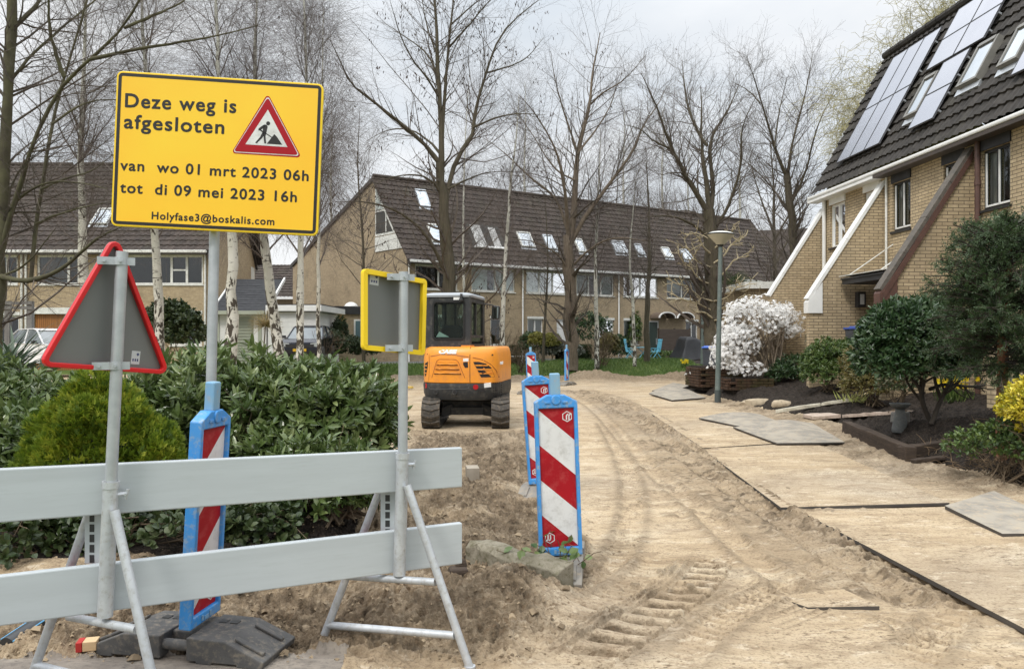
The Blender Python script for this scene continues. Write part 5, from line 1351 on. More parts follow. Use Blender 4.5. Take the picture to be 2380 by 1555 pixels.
cw = up(loft([(.485, .92), (.50, .955), (.60, 1.0), (.75, 1.012), (.783, 1.005)])).build('counterweight', charcoal, ex, smooth=38)
def ex_local(px_, py_): return (px_ - 582) / 582.0, (1495 - py_) / 582.0
def onbody(pts, mat, name, par, lift, thick=.006, sub=6):
    """a patch on the rear of the upper body, points in (x,z)"""
    m = MB(); P2 = []
    n_ = len(pts)
    for i in range(n_):
        a, b = np.array(pts[i]), np.array(pts[(i + 1) % n_])
        for t in np.linspace(0, 1, sub, endpoint=False): P2.append(a + (b - a) * t)
    A = [(p[0], ys(p[0], p[1]) - lift, p[1]) for p in P2]; B = [(p[0], ys(p[0], p[1]) - lift + thick + .02, p[1]) for p in P2]; k = len(P2)
    c = np.mean(P2, 0); A.append((c[0], ys(c[0], c[1]) - lift, c[1]))
    m.add(A[:k] + [A[k]] + B, [(i, (i + 1) % k, k) for i in range(k)] + [(i, i + k + 1, (i + 1) % k + k + 1, (i + 1) % k) for i in range(k)])
    up(m); return m.build(name, mat, par)
def ribbon(pts, wdt, mat, name, par, lift):
    m = MB(); Q = resample([(a, 0, b) for a, b in pts], 18); t = nrm(np.gradient(Q, axis=0)); nv = np.stack([-t[:, 2], 0 * t[:, 0], t[:, 0]], 1) * wdt / 2
    L_ = [(q[0], ys(q[0], q[2]) - lift, q[2]) for q in Q + nv]; R_ = [(q[0], ys(q[0], q[2]) - lift, q[2]) for q in Q - nv]
    m.add(L_ + R_, [(i, i + 1, i + 19, i + 18) for i in range(17)]); up(m); return m.build(name, mat, par)
EL = ex_local
crease_shade = pm('orange_shadow_line', (.30, .08, .01), (.26, .07, .01), 3, .6)  # shadow lines of the creases, painted as darker orange ribbons
ribbon([EL(716, 672), EL(718, 1030)], .010, dark_gap, 'panel_gap', body, .002)
ribbon([EL(300, 768), EL(420, 748), EL(560, 752), EL(706, 772)], .010, crease_shade, 'crease', body, .002)
ribbon([EL(745, 778), EL(840, 800), EL(920, 850), EL(960, 915), EL(975, 985)], .012, crease_shade, 'crease', body, .002)
ribbon([EL(318, 985), EL(372, 815), EL(395, 798), EL(570, 798), EL(598, 815), EL(668, 985)], .010, crease_shade, 'crease', body, .002)
ribbon([EL(276, 690), EL(288, 850), EL(278, 1020)], .008, crease_shade, 'crease', body, .002)
for y0, y1, xa, xb, xc, xd in ((822, 850, 378, 584, 592, 372), (866, 894, 366, 602, 610, 360), (911, 939, 352, 618, 626, 345)):
    onbody([EL(xa, y0), EL(xb, y0), EL(xc, y1), EL(xd, y1)], orange, 'louvre', body, .022)
    onbody([EL(xd, y1 + 1), EL(xc, y1 + 1), EL(xc + 4, y1 + 9), EL(xd - 4, y1 + 9)], dark_gap, 'louvre_shade', body, .006)  # dark strip painted as the shade beneath the slat
gr = onbody([EL(750, 822), EL(800, 820), EL(870, 838), EL(920, 880), EL(948, 975), EL(826, 976), EL(790, 900)], dark_gap, 'grille', body, .004)
for y0, xa, xb in ((850, 768, 888), (890, 786, 926), (930, 806, 948)): onbody([EL(xa, y0), EL(xb, y0), EL(xb + 2, y0 + 13), EL(xa + 8, y0 + 13)], orange, 'grille_bar', gr, .012)
gr = onbody([EL(214, 850), EL(268, 822), EL(262, 890), EL(238, 975), EL(216, 965)], dark_gap, 'grille', body, .004)
for y0 in (858, 896, 934): onbody([EL(210, y0), EL(256, y0), EL(254, y0 + 11), EL(211, y0 + 11)], orange, 'grille_bar', gr, .012)
onbody([EL(650, 788), EL(702, 786), EL(702, 816), EL(650, 818)], white_paint, 'sticker', body, .004); onbody([EL(650, 826), EL(696, 822), EL(699, 878), EL(668, 880), EL(650, 850)], dark_gap, 'lock_recess', body, .004)
onbody([EL(980, 826), EL(1006, 820), EL(1006, 850), EL(980, 856)], white_paint, 'sticker', body, .006)
for a, b in ((256, 742), (928, 752)): onbody([(EL(a, b)[0] + .011 * math.cos(t), EL(a, b)[1] + .018 * math.sin(t)) for t in np.linspace(0, 2 * math.pi, 10, endpoint=False)], dark_gap, 'bolt_hole', body, .004, sub=1)
vs, fs = text_mesh('CASE', .1, 1.02, .006)
x0, z0 = EL(388, 741); x1, z1 = EL(584, 700); vs = vs - vs.min(0); vs = vs / vs.max(0).clip(1e-6)
for nm, mt, dx, dz, lf in (('lettering', white_paint, 0, 0, .010), ('lettering_shadow', ink, .006, -.006, .007)):
    m = MB(); m.add([(x0 + dx + (x1 - x0) * (a[0] * .96 + .04 * a[1]), ys(x0 + (x1 - x0) * a[0], z0 + (z1 - z0) * a[1]) - lf, z0 + dz + (z1 - z0) * a[1]) for a in vs], fs); up(m); m.build(nm, mt, body, norm=False)
reflector = pm('red_reflector', (.40, .006, .010), (.34, .005, .01), 3, .3)
def disc(x, z, r, mat, name, par, lift, r2=None):
    onbody([(x + r * math.cos(t), z + (r2 or r) * math.sin(t)) for t in np.linspace(0, 2 * math.pi, 14, endpoint=False)], mat, name, par, lift, sub=1)
for a, b in ((242, 1068), (776, 1072)): x_, z_ = EL(a, b); disc(x_, z_, .045 if a > 500 else .028, reflector, 'reflector', cw, .018, .045)
for a, b in ((362, 1124), (562, 1124)):
    x_, z_ = EL(a, b); disc(x_, z_, .045, charcoal, 'lifting_eye', cw, .020); disc(x_, z_, .026, dark_gap, 'eye_hole', cw, .024)
x_, z_ = EL(828, 1104); disc(x_, z_, .055, dark_gap, 'exhaust_hole', cw, .018, .035)
onbody([EL(856, 1036), EL(918, 1028), EL(920, 1074), EL(858, 1080)], white_paint, 'sticker', cw, .020)
gm = MB()
for i in range(5):
    for j in range(6):
        x_, z_ = EL(934 + i * 14, 1048 + j * 24); gm.add([(x_, ys(x_) - .018, z_), (x_ + .014, ys(x_ + .014) - .018, z_), (x_ + .014, ys(x_ + .014) - .018, z_ + .024), (x_, ys(x_) - .018, z_ + .024)], [(0, 1, 2, 3)])
up(gm).build('vent_slots', dark_gap, cw)
ribbon([EL(275, 1075), EL(300, 1100), EL(700, 1090), EL(712, 1060)], .010, pm('charcoal_edge', (.09, .09, .092), (.08, .08, .08), 3, .5), 'crease', cw, .016)
# cab
X0, X1, Y0, Y1, Z0, Z1 = -.625, .19, -.74, .56, 1.40, 2.30
cabm = MB()
fR = Plane((X0, Y0, 0), (1, 0, 0), UP); sR = Plane((X1, Y0, 0), (0, 1, 0), UP); fF = Plane((X1, Y1, 0), (-1, 0, 0), UP); sL = Plane((X0, Y1, 0), (0, -1, 0), UP)
rw_ = (.155, .70, 1.555, 2.20)
holesets = [(fR, .815, [rw_]), (sR, 1.26, [(.10, .50, 1.62, 2.20), (.545, 1.16, 1.62, 2.20), (.12, 1.14, 1.46, 1.57)]), (fF, .815, [(.07, .745, 1.50, 2.22)]), (sL, 1.26, [(.10, .70, 1.62, 2.20), (.74, 1.16, 1.62, 2.20)])]
for pl, wd, hs in holesets: wall_holes(cabm, pl, 0, wd, Z0, Z1, hs, .05)
up(cabm); cab = cabm.build('cab', charcoal, ex, norm=False)
for pl, wd, hs in holesets:
    for h_ in hs:
        m = MB(); m.add([pl.p(h_[0], h_[2], -.03), pl.p(h_[1], h_[2], -.03), pl.p(h_[1], h_[3], -.03), pl.p(h_[0], h_[3], -.03)], [(0, 1, 2, 3)]); up(m).build('window_pane', cab_glass, cab)
m = MB(); a0, a1, b0, b1 = rw_; m.frame(rounded([(a0 - .02, b0 - .02), (a1 + .02, b0 - .02), (a1 + .02, b1 + .02), (a0 - .02, b1 + .02)], .05), rounded([(a0 + .012, b0 + .012), (a1 - .012, b0 + .012), (a1 - .012, b1 - .012), (a0 + .012, b1 - .012)], .04), fR.o, fR.u, fR.w, -np.array([0, .012, 0])); up(m).build('window_seal', ink, cab)
roof_m = pm('grey_cab_roof', (.33, .35, .37), (.28, .30, .32), 2, .35)
def rr(e, f): return rounded([(X0 - e, Y0 - e), (X1 + e, Y0 - e), (X1 + e, Y1 + f), (X0 - e, Y1 + f)], .09, 5)
m = MB(); lv = [(2.285, .02), (2.32, .025), (2.352, -.01), (2.368, -.08)]; vs = []
for z, e in lv: vs += [(a, b, z) for a, b in rr(e, e)]
n_ = 20; m.add(vs, [(i * n_ + k, i * n_ + (k + 1) % n_, (i + 1) * n_ + (k + 1) % n_, (i + 1) * n_ + k) for i in range(3) for k in range(n_)] + [tuple(range(n_)), tuple(3 * n_ + k for k in range(n_ - 1, -1, -1))]); up(m).build('cab_roof', roof_m, cab, smooth=40)
m = MB(); m.b(-.25, .12, .0, .48, 2.36, 2.392); m.b(.05, .12, .35, .50, 2.33, 2.38); up(m).build('roof_hatch', ink, cab, bevel=.008)
m = MB(); m.b(.02, .055, -.80, -.745, 2.25, 2.34); m.lathe([(.03, 0), (.04, .03), (.035, .05)], (.038, -.80, 2.20), 12); up(m).build('work_lamp', black_trim, cab)
m = MB(); m.b(-.11, .0, -.752, -.741, 2.235, 2.285); up(m).build('sticker', white_paint, cab)
m = MB(); m.prism([(-.44, 1.585), (-.20, 1.585), (-.38, 1.68)], (0, -.70, 0), (1, 0, 0), UP, (0, .004, 0)); up(m).build('paper', pm('paper_mint', (.55, .68, .66), (.5, .62, .6), 2, .7), cab)
m = MB(); m.prism([(-.46, 1.42), (-.02, 1.42), (-.04, 1.76), (-.10, 1.80), (-.36, 1.80), (-.42, 1.74)], (0, -.42, 0), (1, 0, 0), UP, (0, .14, 0)); m.b(-.44, -.04, -.30, .12, 1.41, 1.55); up(m).build('seat', dark_gap, cab, bevel=.03)
m = MB(); m.b(-.36, -.33, .36, .40, 1.5, 2.2); m.b(-.62, -.56, -.15, -.10, 1.45, 2.25); up(m).build('inner_pillar', dark_gap, cab)
m = MB(); m.tube([(.17, .50, 2.22), (.34, .60, 2.20), (.385, .60, 2.15)], .012, 8); up(m).build('mirror_arm', black_trim, ex)
m = MB(); m.prism(rounded([(.31, 1.93), (.455, 1.92), (.465, 2.18), (.32, 2.20)], .03), (0, .60, 0), (1, 0, 0), UP, (.02, .05, 0)); up(m); mr = m.build('mirror', black_trim, ex, bevel=.01)
m = MB(); m.prism(rounded([(.33, 1.95), (.44, 1.94), (.45, 2.16), (.335, 2.175)], .02), (0, .5985, 0), (1, 0, 0), UP, (0, -.002, 0)); up(m).build('mirror_glass', pm('mirror_glass', (.30, .33, .31), (.26, .30, .27), 1, .05, .95), mr)
m = MB(); m.tube([(.06, -.755, 1.435), (.06, -.755, 1.44)], .02, 8); m.b(.05, .22, -.86, -.55, 1.415, 1.44); up(m).build('fuel_cap', orange, body)
m = MB()
for a, b, w0, w1 in (((0, .55, .72), (0, 1.75, 1.22), .20, .16), ((0, 1.72, 1.22), (0, 2.75, .95), .16, .12), ((0, 2.72, .95), (0, 2.95, .30), .11, .09)): m.tube([np.array(a), np.array(b)], [w0 * .7, w1 * .7], 4)
up(m).build('boom', orange, ex)
m = MB(); m.prism([(2.80, .32), (3.10, .30), (3.20, .05), (3.0, .0), (2.75, .10)], (-.25, 0, 0), (0, 1, 0), UP, (.5, 0, 0)); up(m).build('bucket', charcoal, ex)
# ------------------------------------------------------------------ trees
bark = pm('grey_brown_bark', (.115, .095, .070), (.070, .058, .042), 3, .9, 0, .8, 18, stretch=(6, 6, .8), dirt=(.10, .105, .045), spec=.2, bdist=.03)
bark_light = pm('pale_furrowed_bark', (.225, .18, .135), (.14, .11, .082), 3, .9, 0, .9, 16, stretch=(7, 7, .7), dirt=(.09, .07, .05), spec=.2, bdist=.03)
twig = pm('bare_twigs', (.135, .112, .092), (.09, .074, .062), 2, .9, spec=.2)
twig_green = pm('mossy_limbs', (.105, .098, .055), (.065, .056, .038), 4, .9, spec=.2)
twig_birch = pm('birch_twigs', (.16, .135, .122), (.115, .094, .086), 2, .9, spec=.2)
twig_pale = pm('pale_cut_branches', (.50, .43, .29), (.36, .30, .19), 4, .85, spec=.2)
pod = pm('dark_seed_pods', (.035, .022, .018), (.06, .035, .025), 6, .8)
def birch_bark():
    m, n, l, b = _new('birch_bark')
    v = _coord(n, l, (1, 1, 4.5)); v2 = _coord(n, l, (2.2, 2.2, 1.0))
    f = _noise(n, l, v, 3.2, 6, .6); f2 = _noise(n, l, v2, 3.4, 5, .6, .6)
    tc = n.new('ShaderNodeTexCoord'); sx = n.new('ShaderNodeSeparateXYZ'); l.new(tc.outputs['Object'], sx.inputs[0])
    low = _math(n, l, 'MULTIPLY', _math(n, l, 'SUBTRACT', 3.6, sx.outputs[2]), .045)
    low = _math(n, l, 'MAXIMUM', low, 0.0)
    base = _ramp(n, l, _noise(n, l, v2, 1.5, 4), [(.3, (.62, .60, .54)), (.7, (.44, .43, .36))])
    a = _math(n, l, 'ADD', f2, low)
    k1 = _ramp(n, l, a, [(.60, (0, 0, 0)), (.64, (1, 1, 1))]); k2 = _ramp(n, l, f, [(.60, (0, 0, 0)), (.66, (.9,) * 3)])
    col = _mix(n, l, k1, base, (.060, .050, .038)); col = _mix(n, l, k2, col, (.075, .065, .055))
    l.new(col, b.inputs['Base Color']); b.inputs['Roughness'].default_value = .8; b.inputs['Specular IOR Level'].default_value = .25
    _bump(n, l, b, a, .4, .02); return m
birchb = birch_bark()
def limb(px, Y, r0, r1, k=14, dy=0.0, rng=RNG):
    """limb traced at its own depth; dy = how far it leans to or from the viewer along its length"""
    n = len(px); pts = []
    for i, (x, y) in enumerate(px): pts.append(P(x, y, Y + dy * (i / max(n - 1, 1)) ** 1.3))
    if r0 < .165: r0, r1 = r0 * .74, r1 * .8
    p = smooth_path(pts, k, 2); return p, np.linspace(r0, r1, k)
def tree(name, label, cat, base, limbs, levels, bmat, tmat, sides=8, pods=0, group=None, seed=1, jit=.0, knots=None):
    """tree > trunk (the traced limbs), crown (procedural twigs)"""
    rng = np.random.default_rng(seed)
    t = thing(name, label, cat, base, 0, group)
    Pn = np.stack([q[0] for q in limbs]); Rn = np.stack([q[1] for q in limbs])
    wig = rng.normal(0, 1, Pn.shape) * Rn[..., None] * .18; wig[:, 0] = 0; Pn = Pn + wig
    V, F = tubes(Pn, Rn * (1 + .06 * rng.normal(size=Rn.shape)), sides)
    npmesh('trunk', V, F, bmat, t, smooth=True)
    parts = []; A, B = Pn, Rn; tips = []
    wide = [A]; wr = [B]
    for lv in levels:
        lv = dict(lv); src = lv.pop('src', -1); s = lv.pop('s', 3); M = lv.pop('M')
        if src == 'all': PA = np.concatenate([resample_all(w, 8) for w in wide]); PB = np.concatenate([resample_r(w, 8) for w in wr])
        else: PA, PB = wide[src], wr[src]
        Q, r = sprout(PA, PB, M, rng=rng, **lv); r = r * (.72 if len(wide) == 1 else .47)
        wide.append(Q); wr.append(r); parts.append(tubes(Q, r, s)); tips.append(Q)
    npmesh('crown', *merge(parts), tmat, t)
    if pods:
        E = tips[-1]; n = pods; c = rng.choice(len(E), n // 6); idx = np.repeat(c, 6); n = len(idx)
        pos = E[idx, -1] + rng.normal(0, .10, (n, 3)); d = np.stack([rng.normal(0, .35, n), rng.normal(0, .35, n), -np.ones(n)], 1)
        leafmesh('seed_pods', quads(pos, d, nrm(rng.normal(size=(n, 3))), rng.uniform(.09, .19, n), rng.uniform(.03, .055, n)), pod, t, rng)
    return t
def resample_all(P_, k):
    i = np.linspace(0, P_.shape[1] - 1, k); a = np.floor(i).astype(int).clip(0, P_.shape[1] - 2); f = (i - a)[None, :, None]
    return P_[:, a] * (1 - f) + P_[:, a + 1] * f
def resample_r(R_, k):
    i = np.linspace(0, R_.shape[1] - 1, k); a = np.floor(i).astype(int).clip(0, R_.shape[1] - 2); f = (i - a)[None]
    return R_[:, a] * (1 - f) + R_[:, a + 1] * f
# the big tree behind the excavator
Y = 28.0
L = [limb([(1047, 880), (1043, 660), (1036, 560), (1032, 472), (1026, 380)], Y, .30, .17), limb([(1026, 380), (1026, 304), (1020, 182), (1016, 91), (1006, -60), (1000, -180)], Y, .16, .02),
     limb([(1028, 320), (1036, 182), (1044, 91), (1054, 0), (1062, -120)], Y, .10, .02, dy=.8),
     limb([(1025, 384), (988, 337), (951, 304), (903, 264), (860, 231), (812, 194), (790, 140), (766, 92)], Y, .13, .015, dy=-2.2),
     limb([(1033, 478), (1042, 430), (1049, 401), (1061, 364), (1097, 325), (1100, 288), (1112, 228), (1133, 158), (1158, 91), (1194, 45), (1273, -15)], Y, .14, .012, dy=1.8, k=14),
     limb([(1100, 297), (1146, 276), (1194, 264), (1267, 267)], Y + .6, .06, .008, dy=-2.0), limb([(1130, 170), (1218, 146), (1264, 88)], Y + 1.4, .05, .008, dy=1.5),
     limb([(1019, 190), (1000, 128), (945, 88), (890, 52)], Y, .06, .008, dy=1.6), limb([(1022, 230), (1000, 190), (940, 118), (900, -20)], Y, .06, .008, dy=-1.8),
     limb([(1028, 455), (1005, 420), (972, 405), (909, 410), (850, 440)], Y, .06, .008, dy=-2.5), limb([(1036, 640), (1022, 605), (990, 540), (930, 491), (855, 468), (780, 470)], Y, .11, .010, dy=-2.0),
     limb([(1024, 360), (1000, 330), (960, 300), (900, 300), (850, 330)], Y, .07, .008, dy=2.5), limb([(1046, 60), (1090, 20), (1140, -20)], Y + .5, .05, .01, dy=1.0), limb([(1044, 110), (1090, 60), (1130, 10), (1180, -40)], Y + .5, .06, .01, dy=-1.0),
     limb([(1040, 440), (1080, 420), (1130, 400), (1200, 400)], Y, .06, .008, dy=2.0), limb([(1020, 140), (990, 60), (975, -40)], Y, .05, .01, dy=.8)]
LV = [dict(M=120, k=9, L=(.18, .5), ang=(30, 70), t0=.15, up=.05, wig=.14, rfac=.5, rtip=.006, rmax=.035, s=4), dict(M=800, k=7, L=(.3, .7), ang=(25, 65), t0=.1, up=.03, wig=.16, rfac=.6, rtip=.005, src='all'), dict(M=4200, k=5, L=(-.25, -.9), ang=(25, 70), t0=.1, up=.02, wig=.2, rfac=.6, rtip=.0035)]
tree('bare_tree', 'tall bare tree hung with dark seed pods, rising behind the excavator cab', 'tree', P(1047, 872, Y), L, LV, bark, twig, 10, pods=1500, seed=3)
Y = 33.0
L = [limb([(1327, 862), (1327, 760), (1326, 680), (1322, 600), (1323, 550)], Y, .32, .23), limb([(1322, 560), (1334, 500), (1338, 455), (1340, 349), (1374, 243), (1372, 197), (1395, 76)], Y, .17, .015, dy=.8),
     limb([(1322, 560), (1318, 500), (1316, 455), (1295, 349), (1243, 261), (1200, 215)], Y, .13, .012, dy=-2.4), limb([(1325, 570), (1360, 500), (1395, 455), (1471, 358), (1495, 288), (1528, 249), (1550, 200)], Y, .15, .012, dy=1.6),
     limb([(1320, 540), (1298, 461), (1237, 419), (1164, 346), (1120, 320)], Y, .10, .010, dy=2.2), limb([(1373, 243), (1400, 215), (1450, 190), (1500, 130)], Y + .8, .06, .01, dy=-1.5), limb([(1340, 349), (1310, 260), (1290, 190), (1280, 120)], Y, .07, .01, dy=-1.2),
     limb([(1326, 640), (1300, 590), (1240, 560), (1180, 555)], Y, .07, .01, dy=-2.0), limb([(1326, 690), (1300, 640), (1285, 600), (1250, 580)], Y, .06, .01, dy=-1.0), limb([(1328, 620), (1380, 570), (1430, 550), (1500, 560)], Y, .07, .01, dy=-2.5), limb([(1340, 360), (1380, 310), (1420, 250), (1440, 170)], Y, .07, .01, dy=1.5), limb([(1338, 420), (1290, 400), (1230, 300), (1190, 250)], Y, .06, .01, dy=1.5)]
LV2 = [dict(M=110, k=9, L=(.2, .5), ang=(25, 65), t0=.2, up=.07, wig=.14, rfac=.5, rtip=.007, rmax=.035, s=4), dict(M=800, k=7, L=(.3, .7), ang=(25, 60), t0=.1, up=.05, wig=.17, rfac=.6, rtip=.006, src='all'), dict(M=4000, k=5, L=(-.3, -.9), ang=(25, 65), t0=.1, up=.03, wig=.2, rfac=.6, rtip=.004)]
tree('bare_tree', 'bare tree with a thick pale trunk scarred near its foot, beside the edge on beacon', 'tree', P(1327, 860, Y), L, LV2, bark_light, twig, 12, pods=260, seed=5)
Y = 25.5
L = [limb([(1662, 880), (1658, 760), (1656, 640), (1652, 560), (1648, 490)], Y, .36, .20), limb([(1650, 500), (1640, 400), (1628, 330), (1632, 249), (1628, 200)], Y, .13, .012, dy=1), limb([(1650, 500), (1612, 440), (1559, 346), (1528, 252), (1490, 170)], Y, .14, .012, dy=-1.5),
     limb([(1650, 500), (1660, 440), (1644, 328), (1690, 264), (1720, 190)], Y, .12, .012, dy=1.2), limb([(1655, 540), (1700, 470), (1725, 380), (1720, 300), (1760, 220)], Y, .09, .01, dy=-1.2), limb([(1655, 560), (1610, 520), (1560, 500), (1500, 505)], Y, .08, .01, dy=-1.8), limb([(1644, 340), (1605, 280), (1590, 200), (1585, 140)], Y, .08, .01, dy=1.4), limb([(1559, 346), (1520, 330), (1490, 300), (1450, 290)], Y - .8, .05, .01, dy=-1)]
broad_tree = tree('bare_tree', 'bare tree with a broad trunk and pale cut back branches right behind the street lamp', 'tree', P(1662, 880, Y), L, LV2, bark, twig, 12, seed=9)
Y = 30.0
L = [limb([(1846, 860), (1848, 700), (1846, 560), (1838, 480), (1826, 400)], Y, .20, .13), limb([(1828, 410), (1800, 345), (1766, 222), (1735, 130)], Y, .09, .01, dy=-1.5), limb([(1830, 420), (1838, 340), (1870, 230), (1890, 120)], Y, .08, .01, dy=1.5), limb([(1840, 470), (1875, 400), (1895, 300), (1940, 210)], Y, .08, .01, dy=-1.2), limb([(1842, 500), (1790, 430), (1740, 380), (1700, 350)], Y, .06, .01, dy=1.5), limb([(1800, 345), (1810, 260), (1830, 180)], Y - .5, .05, .01, dy=1), limb([(1766, 240), (1740, 210), (1700, 190)], Y - 1, .04, .01, dy=1)]
tree('bare_tree', 'slender forked bare tree standing between the lamp and the right houses', 'tree', P(1846, 850, Y), L, LV2, bark, twig, 10, seed=12)
L = [limb([(1800, 860), (1803, 640), (1798, 540), (1800, 450), (1790, 330)], 44, .2, .03), limb([(1798, 540), (1760, 440), (1740, 360)], 44, .1, .01, dy=1), limb([(1800, 560), (1850, 470), (1900, 430)], 44, .1, .01, dy=-1), limb([(1800, 620), (1840, 540), (1890, 520)], 44, .1, .01, dy=1)]
tree('bare_tree', 'thin dark bare tree before the distant brick gable', 'tree', P(1800, 850, 44), L, [dict(LV2[0], M=70), dict(LV2[1], M=500), dict(LV2[2], M=2200)], bark, twig, 8, pods=300, seed=14)
# left foreground tree
Y = 13.0
L = [limb([(-20, 900), (-6, 760), (4, 560), (10, 400), (16, 220), (26, 60), (30, -90)], Y, .135, .10), limb([(2, 585), (20, 520), (45, 430), (66, 364), (88, 302), (146, 193), (211, 138), (288, 66), (330, -10), (372, -80)], Y, .058, .018, dy=-1.2),
     limb([(212, 138), (310, 116), (400, 102), (510, 84), (600, 60)], Y - .8, .045, .008, dy=-.6), limb([(26, 70), (60, 40), (95, 0), (140, -60)], Y, .055, .02, dy=.8), limb([(16, 200), (70, 130), (150, 60), (260, -30)], Y, .04, .015, dy=1.4),
     limb([(-8, 640), (30, 650), (70, 655), (143, 630), (186, 590), (228, 551), (300, 520)], Y, .075, .010, dy=-1.0), limb([(72, 652), (78, 567), (90, 487), (101, 407), (112, 346), (124, 273), (138, 219), (160, 146), (200, 18), (215, -60)], Y + .2, .05, .018, dy=.4),
     limb([(6, 500), (60, 445), (120, 420), (190, 425), (250, 440)], Y, .035, .006, dy=-.8), limb([(96, 440), (150, 415), (215, 400), (262, 360)], Y, .03, .006, dy=.6), limb([(8, 640), (60, 620), (130, 530)], Y, .03, .006, dy=-.6), limb([(120, 290), (190, 240), (250, 230), (330, 240)], Y, .03, .006, dy=.8), limb([(84, 520), (130, 500), (200, 480), (256, 470)], Y, .03, .006, dy=-.8), limb([(150, 180), (120, 100), (110, 20), (120, -50)], Y - .5, .05, .01, dy=-.5), limb([(288, 66), (350, 40), (420, 10), (480, -40)], Y - 1, .035, .008, dy=.8)]
LV3 = [dict(M=150, k=9, L=(.15, .45), ang=(30, 75), t0=.1, up=.02, wig=.17, rfac=.5, rtip=.004, rmax=.018, s=4), dict(M=900, k=7, L=(.3, .7), ang=(30, 70), t0=.1, up=.0, wig=.2, rfac=.6, rtip=.003, src='all'), dict(M=4200, k=5, L=(-.12, -.55), ang=(25, 75), t0=.1, up=.0, wig=.22, rfac=.6, rtip=.002)]
tree('bare_tree', 'mossy bare tree leaning in at the left edge with a low crooked limb', 'tree', P(-20, 900, Y), L, LV3, twig_green, twig, 10, seed=21)
# birches
def birch(px, Y, r0_, label, seed, M=46, droop=-.13, dens=1.0, lv0=.25, r1=.012, spread=(.10, .30)):
    L = [limb(px, Y, max(r0_, .0) / .74, r1, 18)] if r0_ / .74 < .165 else [limb(px, Y, r0_ if r0_ >= .165 else .1651, r1, 18)]
    lv = [dict(M=M, k=10, L=spread, ang=(22, 50), t0=lv0, t1=.98, up=.06, wig=.09, rfac=.45, rtip=.006, rmax=.04, s=4, taper=.55), dict(M=int(460 * dens), k=9, L=(.35, .8), ang=(20, 55), t0=.15, up=-.02, wig=.13, rfac=.6, rtip=.004, lenpow=.8), dict(M=int(3100 * dens), k=7, L=(-.4, -1.7), ang=(20, 70), t0=.15, up=droop, wig=.12, rfac=.6, rtip=.0032)]
    return tree('birch_tree', label, 'birch', P(*px[0], Y), L, lv, birchb, twig_birch, 10, seed=seed, group='birches')
birch([(372, 830), (367, 680), (362, 540), (352, 380), (340, 200), (330, 20), (322, -160)], 24, .125, 'thin white birch just right of the triangular sign', 31, dens=1.6)
birch([(534, 850), (537, 760), (539, 640), (541, 540), (520, 330), (505, 120), (498, -140)], 20, .155, 'stout birch with black and white bark, just right of the sign pole', 32, 56, dens=1.6)
birch([(654, 850), (640, 760), (626, 660), (612, 545), (596, 380), (590, 200), (600, -80)], 22, .135, 'birch leaning to the left before the white garage', 33, dens=1.6)
birch([(696, 850), (697, 740), (699, 640), (700, 540), (705, 380), (716, 200), (700, -120)], 21, .115, 'upright speckled birch standing in front of the dark car', 34, dens=1.6)
birch([(742, 850), (740, 760), (739, 640), (741, 540), (744, 400), (748, 230), (752, 20)], 26, .085, 'slim birch at the corner of the white garage', 35, 40, dens=1.2)
birch([(200, 850), (196, 640), (190, 470), (188, 300), (196, 140), (205, -120)], 23, .13, 'birch seen before the dark roof at the left of the yellow sign', 36, 50, dens=1.6)
birch([(1080, 870), (1078, 700), (1076, 560), (1078, 440), (1082, 300), (1090, 190)], 34, .085, 'thin birch close behind the pod hung tree', 41, 36, droop=-.05)
birch([(1166, 870), (1168, 740), (1174, 620), (1180, 520), (1186, 420), (1200, 330), (1206, 220)], 29, .115, 'white birch beside the excavator mirror', 42, 40, droop=-.04, dens=.8)
birch([(1388, 858), (1386, 740), (1384, 640), (1386, 540), (1392, 420), (1396, 300)], 34, .12, 'speckled birch on the verge, just right of the thick pale trunk', 43, 38, droop=-.05, dens=.8)
birch([(1475, 852), (1473, 760), (1470, 680), (1462, 600), (1470, 500), (1480, 400)], 35, .095, 'short white birch on the verge in front of the blue chairs', 44, 34, droop=-.03, dens=.7)
def thin_tree(px, Y, r, label, seed, k=.6):
    L = [limb(px, Y, r, .012, 16)]
    return tree('bare_tree', label, 'tree', P(*px[0], Y), L, [dict(M=int(50 * k), k=9, L=(.15, .45), ang=(30, 70), t0=.3, up=.05, wig=.15, rfac=.5, rtip=.006, rmax=.03, s=4), dict(M=int(400 * k), k=7, L=(.3, .7), ang=(25, 60), up=.02, wig=.17, rfac=.6, rtip=.005), dict(M=int(2200 * k), k=5, L=(-.25, -.8), ang=(25, 65), wig=.2, rfac=.6, rtip=.0035)], bark, twig, 8, seed=seed, pods=int(180 * k))
thin_tree([(1503, 842), (1504, 740), (1508, 640), (1510, 540), (1506, 440), (1500, 340)], 38, .17, 'brown trunked bare tree between the two blue chairs', 51, 1.0)
thin_tree([(1262, 845), (1266, 740), (1274, 640), (1272, 540), (1265, 440)], 38, .11, 'thin brown tree between the round yellow topiaries', 52, .7)
thin_tree([(846, 850), (844, 700), (846, 600), (838, 480), (830, 380), (836, 260)], 32, .12, 'bare tree with clinging pods before the brick gable end', 53, 1.1)
thin_tree([(1400, 850), (1420, 700), (1430, 560), (1436, 420), (1440, 300)], 58, .16, 'bare tree far behind the middle of the long roof', 54, 1.0)
